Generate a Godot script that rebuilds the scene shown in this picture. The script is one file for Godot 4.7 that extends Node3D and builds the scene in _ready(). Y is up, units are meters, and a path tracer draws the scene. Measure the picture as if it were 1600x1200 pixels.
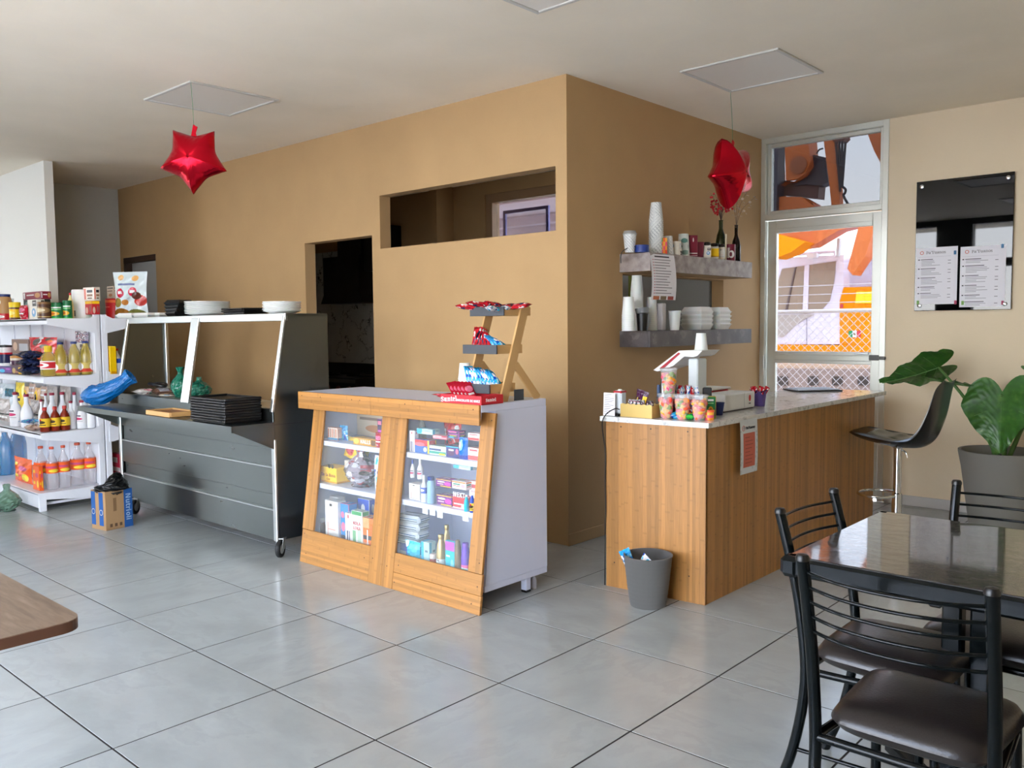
extends Node3D
# A small shop and snack bar: display shelves, a steel serving cart, a bamboo showcase, a bar counter, a glazed door onto a sunny yard.
# World: the brown wall with the pass-through lies in the plane z = 0, the wall with the floating shelves in x = 0, both meeting at the origin.

const F := 1346.4                      # focal length in pixels of the 1600 x 1200 frame
var eye := Vector3(3.26, 1.361, 4.111)
var cam_basis := Basis.from_euler(Vector3(-0.067936, 0.73533, -0.0095676))
var rng := RandomNumberGenerator.new()
var used := {}
var M := {}
const CEIL := 2.85
const BACK := -2.547

# ---------------------------------------------------------------- pixels to places
func ray(u: float, v: float) -> Vector3:
	return cam_basis * Vector3((u - 800.0) / F, -(v - 600.0) / F, -1.0)
func on_z(u: float, v: float, z: float) -> Vector3:
	var d := ray(u, v)
	return eye + d * ((z - eye.z) / d.z)
func on_x(u: float, v: float, x: float) -> Vector3:
	var d := ray(u, v)
	return eye + d * ((x - eye.x) / d.x)
func on_y(u: float, v: float, y: float) -> Vector3:
	var d := ray(u, v)
	return eye + d * ((y - eye.y) / d.y)
func local_of(p: Vector3) -> Vector3:
	return cam_basis.inverse() * (p - eye)
func depth_of(p: Vector3) -> float:
	return -local_of(p).z
func metres(pixels: float, p: Vector3) -> float:
	return pixels * depth_of(p) / F
func column_x(u: float, y: float, z: float) -> float:   # x at which the line (y, z) crosses the picture column u
	var q := local_of(Vector3(0, y, z))
	var e := cam_basis.inverse() * Vector3(1, 0, 0)
	return -((u - 800.0) * q.z + F * q.x) / ((u - 800.0) * e.z + F * e.x)
func column_z(u: float, x: float, y: float) -> float:
	var q := local_of(Vector3(x, y, 0))
	var e := cam_basis.inverse() * Vector3(0, 0, 1)
	return -((u - 800.0) * q.z + F * q.x) / ((u - 800.0) * e.z + F * e.x)

# ---------------------------------------------------------------- mesh kit
class Kit:
	var v := PackedVector3Array()
	var n := PackedVector3Array()
	var t := PackedVector2Array()
	var i := PackedInt32Array()
	func tri(a: Vector3, b: Vector3, c: Vector3, ta := Vector2(), tb := Vector2(), tc := Vector2()) -> void:
		var m := (b - a).cross(c - a).normalized()
		var k := v.size()
		v.append_array([a, b, c])
		n.append_array([m, m, m])
		t.append_array([ta, tb, tc])
		i.append_array([k, k + 2, k + 1])
	func quad(a: Vector3, b: Vector3, c: Vector3, d: Vector3, r := Rect2(0, 0, 1, 1)) -> void:   # counter-clockwise from outside
		var m := (b - a).cross(d - a)
		if m.length() < 1e-12:
			m = (c - b).cross(d - b)
		m = m.normalized()
		var k := v.size()
		v.append_array([a, b, c, d])
		n.append_array([m, m, m, m])
		t.append_array([Vector2(r.position.x, r.end.y), r.end, Vector2(r.end.x, r.position.y), r.position])
		i.append_array([k, k + 2, k + 1, k, k + 3, k + 2])
	func box(c: Vector3, s: Vector3, bev := 0.0, b := Basis(), r := Rect2(0, 0, 1, 1)) -> void:   # chamfered box
		var h := s / 2.0
		var e := minf(bev, minf(h.x, minf(h.y, h.z)) * 0.9)
		var ax := [Vector3(1, 0, 0), Vector3(0, 1, 0), Vector3(0, 0, 1)]
		for k in 3:
			var w: Vector3 = ax[k]
			for sg in [-1.0, 1.0]:
				var up: Vector3 = ax[1] if k != 1 else ax[2] * -sg
				var rt: Vector3 = up.cross(w * sg)
				var hw := absf(rt.dot(h)) - e
				var hh := absf(up.dot(h)) - e
				var o: Vector3 = w * sg * absf(w.dot(h))
				quad(c + b * (o - rt * hw - up * hh), c + b * (o + rt * hw - up * hh), c + b * (o + rt * hw + up * hh), c + b * (o - rt * hw + up * hh), r)
		if e <= 0.0:
			return
		var er := Rect2(r.get_center(), Vector2.ZERO) if r.size.x < 0.5 else r
		for k in 3:
			var a1: Vector3 = ax[(k + 1) % 3]
			var a2: Vector3 = ax[(k + 2) % 3]
			var w: Vector3 = ax[k]
			for s1 in [-1.0, 1.0]:
				for s2 in [-1.0, 1.0]:
					var p1: Vector3 = a1 * s1 * a1.dot(h) + a2 * s2 * (a2.dot(h) - e)
					var p2: Vector3 = a1 * s1 * (a1.dot(h) - e) + a2 * s2 * a2.dot(h)
					var l: Vector3 = w * (w.dot(h) - e)
					if s1 * s2 > 0:
						quad(c + b * (p1 - l), c + b * (p2 - l), c + b * (p2 + l), c + b * (p1 + l), er)
					else:
						quad(c + b * (p2 - l), c + b * (p1 - l), c + b * (p1 + l), c + b * (p2 + l), er)
		for sx in [-1.0, 1.0]:
			for sy in [-1.0, 1.0]:
				for sz in [-1.0, 1.0]:
					var a := c + b * Vector3(sx * h.x, sy * (h.y - e), sz * (h.z - e))
					var d := c + b * Vector3(sx * (h.x - e), sy * h.y, sz * (h.z - e))
					var g := c + b * Vector3(sx * (h.x - e), sy * (h.y - e), sz * h.z)
					var uv := er.get_center()
					if sx * sy * sz > 0:
						tri(a, d, g, uv, uv, uv)
					else:
						tri(a, g, d, uv, uv, uv)
	func bar(p: Vector3, q: Vector3, w: float, d: float, up := Vector3.UP, bev := 0.0) -> void:   # straight rectangular bar, w across, d along up
		var y := (q - p).normalized()
		var x := up.cross(y)
		x = x.normalized() if x.length() > 1e-4 else Vector3.RIGHT
		var z := x.cross(y).normalized()
		box((p + q) / 2, Vector3(w, (q - p).length(), d), bev, Basis(x, y, z))
	func lathe(prof: Array, seg := 20, at := Vector3.ZERO, b := Basis(), r := Rect2(0, 0, 1, 1), wraps := 1.0) -> void:   # prof: Vector2(radius, height), bottom to top
		var rows := prof.size()
		var y0: float = prof[0].y
		var y1: float = prof[0].y
		for q in prof:
			y0 = minf(y0, q.y)
			y1 = maxf(y1, q.y)
		for k in rows - 1:   # each band has its own normals unless the bend is gentle
			var base := v.size()
			for e in 2:
				var p: Vector2 = prof[k + e]
				var d0: Vector2 = prof[k + 1] - prof[k]
				var nn := Vector2(d0.y, -d0.x).normalized()
				var o: int = k - 1 if e == 0 else k + 1
				if o >= 0 and o < rows - 1:
					var d1: Vector2 = prof[o + 1] - prof[o]
					var n1 := Vector2(d1.y, -d1.x).normalized()
					if nn.dot(n1) > 0.7:
						nn = (nn + n1).normalized()
				var vv := 0.0 if is_equal_approx(y0, y1) else (p.y - y0) / (y1 - y0)
				for s in seg + 1:
					var a := TAU * s / seg
					v.append(at + b * Vector3(sin(a) * p.x, p.y, cos(a) * p.x))
					n.append(b * Vector3(sin(a) * nn.x, nn.y, cos(a) * nn.x))
					t.append(Vector2(r.position.x + r.size.x * fposmod(wraps * s / seg + 0.5, 1.0001), r.end.y - r.size.y * vv))
			for s in seg:
				var q := base + s
				i.append_array([q, q + seg + 1, q + 1, q + 1, q + seg + 1, q + seg + 2])
	func tube(p: Array, rad, seg := 8, closed := false) -> void:
		var c := p.size()
		var base := v.size()
		var x := Vector3.ZERO
		for k in c:
			var d: Vector3 = (p[(k + 1) % c] - p[k - 1] if k > 0 else p[1] - p[c - 1]) if closed else p[mini(k + 1, c - 1)] - p[maxi(k - 1, 0)]
			d = d.normalized()
			if k == 0:
				x = d.cross(Vector3.UP) if absf(d.y) < 0.95 else d.cross(Vector3.RIGHT)
			x = (x - d * x.dot(d)).normalized()
			var y := d.cross(x)
			var rr: float = rad[k] if rad is Array else rad
			for s in seg:
				var a := TAU * s / seg
				var o := x * cos(a) + y * sin(a)
				v.append(p[k] + o * rr)
				n.append(o)
				t.append(Vector2(float(s) / seg, float(k) / c))
		for k in (c if closed else c - 1):
			for s in seg:
				var a0 := base + k * seg + s
				var a1 := base + k * seg + (s + 1) % seg
				var b0 := base + ((k + 1) % c) * seg + s
				var b1 := base + ((k + 1) % c) * seg + (s + 1) % seg
				i.append_array([a0, b0, a1, a1, b0, b1])
		if not closed:
			for e in [0, c - 1]:
				for s in range(1, seg - 1):
					var o: int = base + e * seg
					if e == 0:
						tri(v[o], v[o + s + 1], v[o + s])
					else:
						tri(v[o], v[o + s], v[o + s + 1])
	func prism(poly: Array, o: Vector3, x: Vector3, y: Vector3, z: Vector3, uv := 1.0) -> void:   # polygon in (x, y) at o, given depth along z (front at o + z)
		var pp := PackedVector2Array(poly)
		if Geometry2D.is_polygon_clockwise(pp):
			pp.reverse()
		if x.cross(y).dot(z) < 0:
			o += z
			z = -z
		var ids := Geometry2D.triangulate_polygon(pp)
		for k in range(0, ids.size(), 3):
			var a := pp[ids[k]]
			var b := pp[ids[k + 1]]
			var c := pp[ids[k + 2]]
			if (b - a).cross(c - a) < 0:
				var w := b
				b = c
				c = w
			tri(o + z + x * a.x + y * a.y, o + z + x * b.x + y * b.y, o + z + x * c.x + y * c.y, a * uv, b * uv, c * uv)
			tri(o + x * a.x + y * a.y, o + x * c.x + y * c.y, o + x * b.x + y * b.y, a * uv, c * uv, b * uv)
		for k in pp.size():
			var a := pp[k]
			var b := pp[(k + 1) % pp.size()]
			quad(o + x * a.x + y * a.y, o + x * b.x + y * b.y, o + z + x * b.x + y * b.y, o + z + x * a.x + y * a.y)
	func grid(nu: int, nv: int, f: Callable, r := Rect2(0, 0, 1, 1), flip := false) -> void:   # smooth sheet f(u, v)
		var base := v.size()
		for b in nv + 1:
			for a in nu + 1:
				var u := float(a) / nu
				var w := float(b) / nv
				var p: Vector3 = f.call(u, w)
				var e := 0.01
				var du: Vector3 = f.call(minf(u + e, 1), w) - f.call(maxf(u - e, 0), w)
				var dv: Vector3 = f.call(u, minf(w + e, 1)) - f.call(u, maxf(w - e, 0))
				var m := du.cross(dv)
				m = m.normalized() if m.length() > 1e-12 else Vector3.UP
				v.append(p)
				n.append(-m if flip else m)
				t.append(r.position + r.size * Vector2(u, 1.0 - w))
		for b in nv:
			for a in nu:
				var q := base + b * (nu + 1) + a
				if flip:
					i.append_array([q, q + 1, q + nu + 2, q, q + nu + 2, q + nu + 1])
				else:
					i.append_array([q, q + nu + 2, q + 1, q, q + nu + 1, q + nu + 2])
	func mesh() -> ArrayMesh:
		var a := []
		a.resize(Mesh.ARRAY_MAX)
		a[Mesh.ARRAY_VERTEX] = v
		a[Mesh.ARRAY_NORMAL] = n
		a[Mesh.ARRAY_TEX_UV] = t
		a[Mesh.ARRAY_INDEX] = i
		var m := ArrayMesh.new()
		m.add_surface_from_arrays(Mesh.PRIMITIVE_TRIANGLES, a)
		return m

# ---------------------------------------------------------------- objects
func numbered(called: String) -> String:
	var k: int = used.get(called, 0)
	used[called] = k + 1
	return called if k == 0 else "%s_%03d" % [called, k]
func tag(o: Node, label: String, category: String, group := "") -> void:
	o.set_meta("label", label)
	o.set_meta("category", category)
	if group:
		o.set_meta("group", group)
func thing(called: String, label: String, category: String, at := Vector3.ZERO, turn := 0.0, group := "") -> Node3D:
	var o := Node3D.new()
	o.name = numbered(called)
	add_child(o)
	o.position = at
	o.rotation.y = turn
	tag(o, label, category, group)
	return o
func part(parent: Node, called: String, k, m: Material, at := Vector3.ZERO) -> MeshInstance3D:
	var o := MeshInstance3D.new()
	o.name = called
	o.mesh = k.mesh() if k is Kit else k
	o.material_override = m
	o.position = at
	parent.add_child(o, true)
	return o
func solo(called: String, label: String, category: String, k, m: Material, at := Vector3.ZERO, turn := 0.0, group := "") -> MeshInstance3D:
	var o := part(self, numbered(called), k, m, at)
	o.rotation.y = turn
	tag(o, label, category, group)
	return o
func struct(called: String, k, m: Material, at := Vector3.ZERO) -> MeshInstance3D:
	var o := part(self, numbered(called), k, m, at)
	o.set_meta("kind", "structure")
	return o
func kbox(c: Vector3, s: Vector3, bev := 0.0, r := Rect2(0, 0, 1, 1)) -> Kit:
	var k := Kit.new()
	k.box(c, s, bev, Basis(), r)
	return k
func kspan(a: Vector3, b: Vector3, bev := 0.0) -> Kit:   # box between two corners
	return kbox((a + b) / 2, (b - a).abs(), bev)
func klathe(prof: Array, seg := 20, r := Rect2(0, 0, 1, 1), wraps := 1.0) -> Kit:
	var k := Kit.new()
	k.lathe(prof, seg, Vector3.ZERO, Basis(), r, wraps)
	return k
func ktube(p: Array, rad, seg := 8, closed := false) -> Kit:
	var k := Kit.new()
	k.tube(p, rad, seg, closed)
	return k
func smooth(p: Array, steps := 6, closed := false) -> Array:   # Catmull-Rom through the points
	var out := []
	var c := p.size()
	for k in (c if closed else c - 1):
		var a: Vector3 = p[(k - 1 + c) % c] if closed else p[maxi(k - 1, 0)]
		var b: Vector3 = p[k]
		var d: Vector3 = p[(k + 1) % c]
		var e: Vector3 = p[(k + 2) % c] if closed else p[mini(k + 2, c - 1)]
		for s in steps:
			out.append(b.cubic_interpolate(d, a, e, float(s) / steps))
	if not closed:
		out.append(p[c - 1])
	return out
func lettering(parent: Node, words: String, size: float, m: Material, at: Vector3, turn := Basis(), serif := false, bold := true) -> MeshInstance3D:
	var t := TextMesh.new()
	var f := SystemFont.new()
	f.font_names = PackedStringArray(["Droid Serif" if serif else "Droid Sans"])
	f.font_weight = 700 if bold else 400
	t.font = f
	t.font_size = 24
	t.pixel_size = size / 24.0
	t.depth = 0.0008
	t.curve_step = 3.0
	t.text = words
	var o := part(parent, "lettering", t, m, at)
	o.basis = turn
	return o

# ---------------------------------------------------------------- materials
func mat(key: String, c: Color, rough := 0.6, metal := 0.0, spec := 0.5) -> StandardMaterial3D:
	if M.has(key):
		return M[key]
	var m := StandardMaterial3D.new()
	m.resource_name = key
	m.albedo_color = c
	m.roughness = rough
	m.metallic = metal
	m.metallic_specular = spec
	M[key] = m
	return m
func c8(r: int, g: int, b: int) -> Color:
	return Color8(r, g, b)
func hue(r: int, g: int, b: int, rough := 0.45) -> StandardMaterial3D:   # plain plastic or paint of that colour
	return mat("plain_%d_%d_%d_%d" % [r, g, b, int(rough * 100)], c8(r, g, b), rough)
func pane(key: String, c: Color, alpha: float, rough := 0.03) -> StandardMaterial3D:
	var m := mat(key, Color(c.r, c.g, c.b, alpha), rough)
	m.transparency = BaseMaterial3D.TRANSPARENCY_ALPHA
	return m
func noise_tex(seed_: int, freq: float, size: int, ramp: Array, octaves := 4, normal := 0.0, warp := 0.0, kind := FastNoiseLite.TYPE_SIMPLEX_SMOOTH) -> NoiseTexture2D:
	var f := FastNoiseLite.new()
	f.seed = seed_
	f.noise_type = kind
	f.frequency = freq
	f.fractal_octaves = octaves
	if warp > 0.0:
		f.domain_warp_enabled = true
		f.domain_warp_amplitude = warp
	var x := NoiseTexture2D.new()
	x.width = size
	x.height = size
	x.seamless = true
	x.noise = f
	if normal > 0.0:
		x.as_normal_map = true
		x.bump_strength = normal
	elif ramp.size():
		var g := Gradient.new()
		var o := PackedFloat32Array()
		var cs := PackedColorArray()
		for k in ramp.size():
			o.append(ramp[k][0])
			cs.append(ramp[k][1])
		g.offsets = o
		g.colors = cs
		x.color_ramp = g
	return x
func tri_map(m: StandardMaterial3D, s: Vector3, world := true) -> void:
	m.uv1_triplanar = true
	m.uv1_world_triplanar = world
	m.uv1_scale = s

func bamboo_image(turned: bool) -> ImageTexture:
	var r := RandomNumberGenerator.new()
	r.seed = 11
	var s := 1024
	var im := Image.create(s, s, false, Image.FORMAT_RGB8)
	var f := FastNoiseLite.new()
	f.seed = 4
	f.frequency = 0.02
	var x := 0
	while x < s:
		var w := r.randi_range(12, 24)
		var tone := r.randf_range(-0.10, 0.10)
		var node := r.randi_range(0, 300)
		var gap := r.randi_range(190, 300)
		for a in mini(w, s - x):
			for y in range(0, s, 4):
				var g := f.get_noise_2d((x + a) * 6.0, y * 0.35) * 0.07 + f.get_noise_2d((x + a) * 24.0, y * 0.12) * 0.05
				var k := 1.0 + tone + g
				if (y + node) % gap < 8:
					k -= 0.07
				if a == 0:
					k -= 0.05
				var c := Color(0.665 * k, 0.465 * k, 0.24 * k)
				if turned:
					im.fill_rect(Rect2i(y, x + a, 4, 1), c)
				else:
					im.fill_rect(Rect2i(x + a, y, 1, 4), c)
		x += w
	return ImageTexture.create_from_image(im)

func make_materials() -> void:
	var m: StandardMaterial3D
	var fine := noise_tex(3, 0.08, 512, [], 4, 2.0)
	m = mat("brown_wall_paint", c8(190, 155, 108), 0.75)
	m.albedo_texture = noise_tex(21, 0.004, 512, [[0.0, Color(0.975, 0.975, 0.975)], [1.0, Color(1, 1, 1)]], 5)
	m.normal_enabled = true
	m.normal_texture = fine
	m.normal_scale = 0.12
	tri_map(m, Vector3(1.3, 1.3, 1.3))
	m = mat("cream_wall_paint", c8(230, 212, 182), 0.75)
	m.normal_enabled = true
	m.normal_texture = fine
	m.normal_scale = 0.12
	tri_map(m, Vector3(1.3, 1.3, 1.3))
	m = mat("white_wall_paint", c8(238, 238, 232), 0.7)
	m.normal_enabled = true
	m.normal_texture = fine
	m.normal_scale = 0.1
	tri_map(m, Vector3(1.3, 1.3, 1.3))
	mat("grey_wall_paint", c8(196, 197, 190), 0.8)
	m = mat("ceiling_paint", c8(248, 238, 220), 0.8)
	m.albedo_texture = noise_tex(22, 0.003, 512, [[0.0, Color(0.965, 0.965, 0.96)], [1.0, Color(1, 1, 1)]], 4)
	tri_map(m, Vector3(0.5, 0.5, 0.5))
	# floor
	m = mat("stone_tile", Color(1, 1, 1), 0.16)
	m.metallic_specular = 0.55
	m.albedo_texture = noise_tex(31, 0.006, 1024, [[0.0, c8(161, 165, 163)], [0.42, c8(171, 175, 173)], [0.62, c8(175, 179, 177)], [0.70, c8(169, 173, 171)], [1.0, c8(182, 186, 184)]], 6, 0.0, 35.0)
	m.roughness_texture = noise_tex(32, 0.02, 512, [[0.0, Color(0.75, 0.75, 0.75)], [1.0, Color(1, 1, 1)]], 4)
	m.roughness = 0.2
	mat("grout", c8(44, 37, 34), 0.95)
	# bamboo plywood
	m = mat("bamboo_upright", Color(1, 1, 1), 0.42)
	m.albedo_texture = bamboo_image(false)
	tri_map(m, Vector3(0.85, 0.85, 0.85))
	m = mat("bamboo_flat", Color(1, 1, 1), 0.42)
	m.albedo_texture = bamboo_image(true)
	tri_map(m, Vector3(0.85, 0.85, 0.85))
	# metals
	m = mat("brushed_steel", c8(104, 109, 107), 0.32, 1.0)
	m.roughness_texture = noise_tex(41, 0.01, 512, [[0.0, Color(0.85, 0.85, 0.85)], [1.0, Color(1, 1, 1)]], 3)
	tri_map(m, Vector3(0.7, 2.0, 0.7))
	mat("bright_steel", c8(196, 200, 199), 0.32, 1.0)
	mat("chrome", c8(226, 228, 230), 0.1, 1.0)
	m = mat("aluminium", c8(214, 216, 208), 0.42, 0.75)
	mat("white_metal", c8(234, 236, 242), 0.38)
	mat("black_metal", c8(7, 11, 12), 0.15, 0.0, 0.36)
	mat("dark_bronze", c8(30, 30, 31), 0.4)
	# boards
	mat("white_board", c8(214, 220, 240), 0.42)
	m = mat("dark_wood", Color(1, 1, 1), 0.38)
	m.albedo_texture = noise_tex(51, 0.012, 512, [[0.0, c8(92, 73, 58)], [0.45, c8(128, 106, 88)], [0.6, c8(116, 94, 76)], [1.0, c8(146, 124, 106)]], 5, 0.0, 12.0)
	tri_map(m, Vector3(0.6, 4.0, 4.0))
	m = mat("dark_wood_edge", c8(84, 52, 34), 0.45)
	m = mat("concrete_laminate", Color(1, 1, 1), 0.5)
	m.albedo_texture = noise_tex(61, 0.012, 512, [[0.0, c8(120, 108, 102)], [0.5, c8(160, 149, 144)], [1.0, c8(190, 180, 176)]], 6, 0.0, 25.0)
	tri_map(m, Vector3(1.4, 1.4, 1.4))
	m = mat("slate_laminate", Color(1, 1, 1), 0.45)
	m.albedo_texture = noise_tex(62, 0.01, 512, [[0.0, c8(74, 68, 68)], [0.7, c8(96, 89, 89)], [0.78, c8(120, 112, 110)], [1.0, c8(92, 86, 86)]], 5, 0.0, 40.0)
	tri_map(m, Vector3(1.2, 1.2, 1.2))
	m = mat("marble", Color(1, 1, 1), 0.12)
	m.albedo_texture = noise_tex(71, 0.006, 1024, [[0.0, c8(206, 205, 200)], [0.44, c8(228, 228, 224)], [0.5, c8(172, 172, 170)], [0.56, c8(226, 226, 223)], [1.0, c8(210, 210, 206)]], 5, 0.0, 60.0)
	tri_map(m, Vector3(0.9, 0.9, 0.9))
	m = mat("vein_marble", Color(1, 1, 1), 0.2)
	m.albedo_texture = noise_tex(72, 0.004, 1024, [[0.0, c8(232, 232, 230)], [0.485, c8(226, 226, 224)], [0.5, c8(40, 40, 42)], [0.515, c8(222, 222, 220)], [1.0, c8(238, 238, 236)]], 4, 0.0, 50.0)
	tri_map(m, Vector3(0.45, 0.45, 0.45))
	m = mat("black_vinyl", c8(38, 33, 32), 0.3)
	m.normal_enabled = true
	m.normal_texture = noise_tex(81, 0.05, 512, [], 4, 3.0)
	m.normal_scale = 0.25
	tri_map(m, Vector3(4, 4, 4), false)
	m = mat("wrinkled_film", c8(30, 27, 26), 0.06, 0.0, 0.7)
	m.clearcoat_enabled = true
	m.clearcoat = 1.0
	m.clearcoat_roughness = 0.05
	m.heightmap_enabled = true
	m.heightmap_texture = noise_tex(82, 0.008, 1024, [[0.0, Color(0, 0, 0)], [0.45, Color(0.5, 0.5, 0.5)], [0.55, Color(0.52, 0.52, 0.52)], [1.0, Color(1, 1, 1)]], 4, 0.0, 60.0)
	m.heightmap_scale = 1.1
	m.uv1_scale = Vector3(0.8, 1.6, 1)
	mat("stool_vinyl", c8(7, 7, 8), 0.26)
	mat("rubber", c8(22, 22, 23), 0.6)
	m = mat("cardboard", c8(168, 132, 92), 0.85)
	mat("planter", c8(122, 119, 112), 0.8)
	m = mat("soil", c8(52, 40, 30), 0.95)
	m = mat("leaf", Color(1, 1, 1), 0.38)
	m.albedo_texture = noise_tex(91, 0.02, 256, [[0.0, c8(40, 84, 32)], [0.6, c8(58, 108, 40)], [1.0, c8(92, 134, 54)]], 4)
	m.backlight_enabled = true
	m.backlight = c8(60, 92, 20)
	tri_map(m, Vector3(3, 3, 3))
	mat("leaf_stem", c8(82, 120, 58), 0.5)
	m = mat("red_foil", c8(206, 14, 40), 0.2, 0.85)
	m = mat("foam", c8(244, 244, 240), 0.55)
	m.subsurf_scatter_enabled = true
	m.subsurf_scatter_strength = 0.1
	mat("paper", c8(240, 239, 238), 0.8)
	mat("black_plastic", c8(16, 16, 17), 0.35)
	mat("ink", c8(70, 66, 68), 0.8)
	mat("white_ink", c8(245, 240, 238), 0.7)
	pane("clear_glass", Color(0.9, 0.95, 0.95), 0.06)
	pane("door_glass", Color(0.12, 0.11, 0.12), 0.58)  # clear glass given a dark tint to dim the sunlit view outside
	pane("tinted_glass", Color(0.10, 0.085, 0.11), 0.8)
	pane("case_glass", Color(0.9, 0.95, 0.95), 0.05)
	pane("clear_plastic", Color(0.93, 0.95, 0.96), 0.25, 0.12)
	mat("black_glass", c8(6, 7, 8), 0.02, 0.0, 0.5)
	# yard
	m = mat("dusty_ground", Color(1, 1, 1), 0.95)
	m.albedo_texture = noise_tex(101, 0.01, 512, [[0.0, c8(190, 176, 160)], [1.0, c8(222, 208, 192)]], 5)
	tri_map(m, Vector3(0.3, 0.3, 0.3))
	mat("machine_orange", c8(240, 142, 4), 0.6, 0.0, 0.2)
	mat("machine_yellow", c8(246, 220, 12), 0.45)
	mat("boom_orange", c8(206, 104, 34), 0.5)
	mat("machine_white", c8(226, 214, 222), 0.45)
	mat("galvanised", c8(232, 222, 218), 0.6)
	pane("cab_glass", Color(0.42, 0.38, 0.36), 0.55)

# ---------------------------------------------------------------- the room
func wall_z(called: String, x0: float, x1: float, z0: float, z1: float, holes: Array, m: Material, y1 := CEIL) -> void:   # wall across z, holes as Rect2(x, y, w, h)
	var cuts := [x0, x1]
	for h in holes:
		cuts.append(h.position.x)
		cuts.append(h.end.x)
	cuts.sort()
	var k := Kit.new()
	for c in cuts.size() - 1:
		if cuts[c + 1] - cuts[c] < 0.001:
			continue
		var mid: float = (cuts[c] + cuts[c + 1]) / 2
		var y := 0.0
		var hs := holes.filter(func(h): return h.position.x < mid and h.end.x > mid)
		hs.sort_custom(func(a, b): return a.position.y < b.position.y)
		for h in hs:
			if h.position.y > y + 0.001:
				k.box(Vector3(mid, (y + h.position.y) / 2, (z0 + z1) / 2), Vector3(cuts[c + 1] - cuts[c], h.position.y - y, z1 - z0))
			y = h.end.y
		if y < y1 - 0.001:
			k.box(Vector3(mid, (y + y1) / 2, (z0 + z1) / 2), Vector3(cuts[c + 1] - cuts[c], y1 - y, z1 - z0))
	struct(called, k, m)

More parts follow.
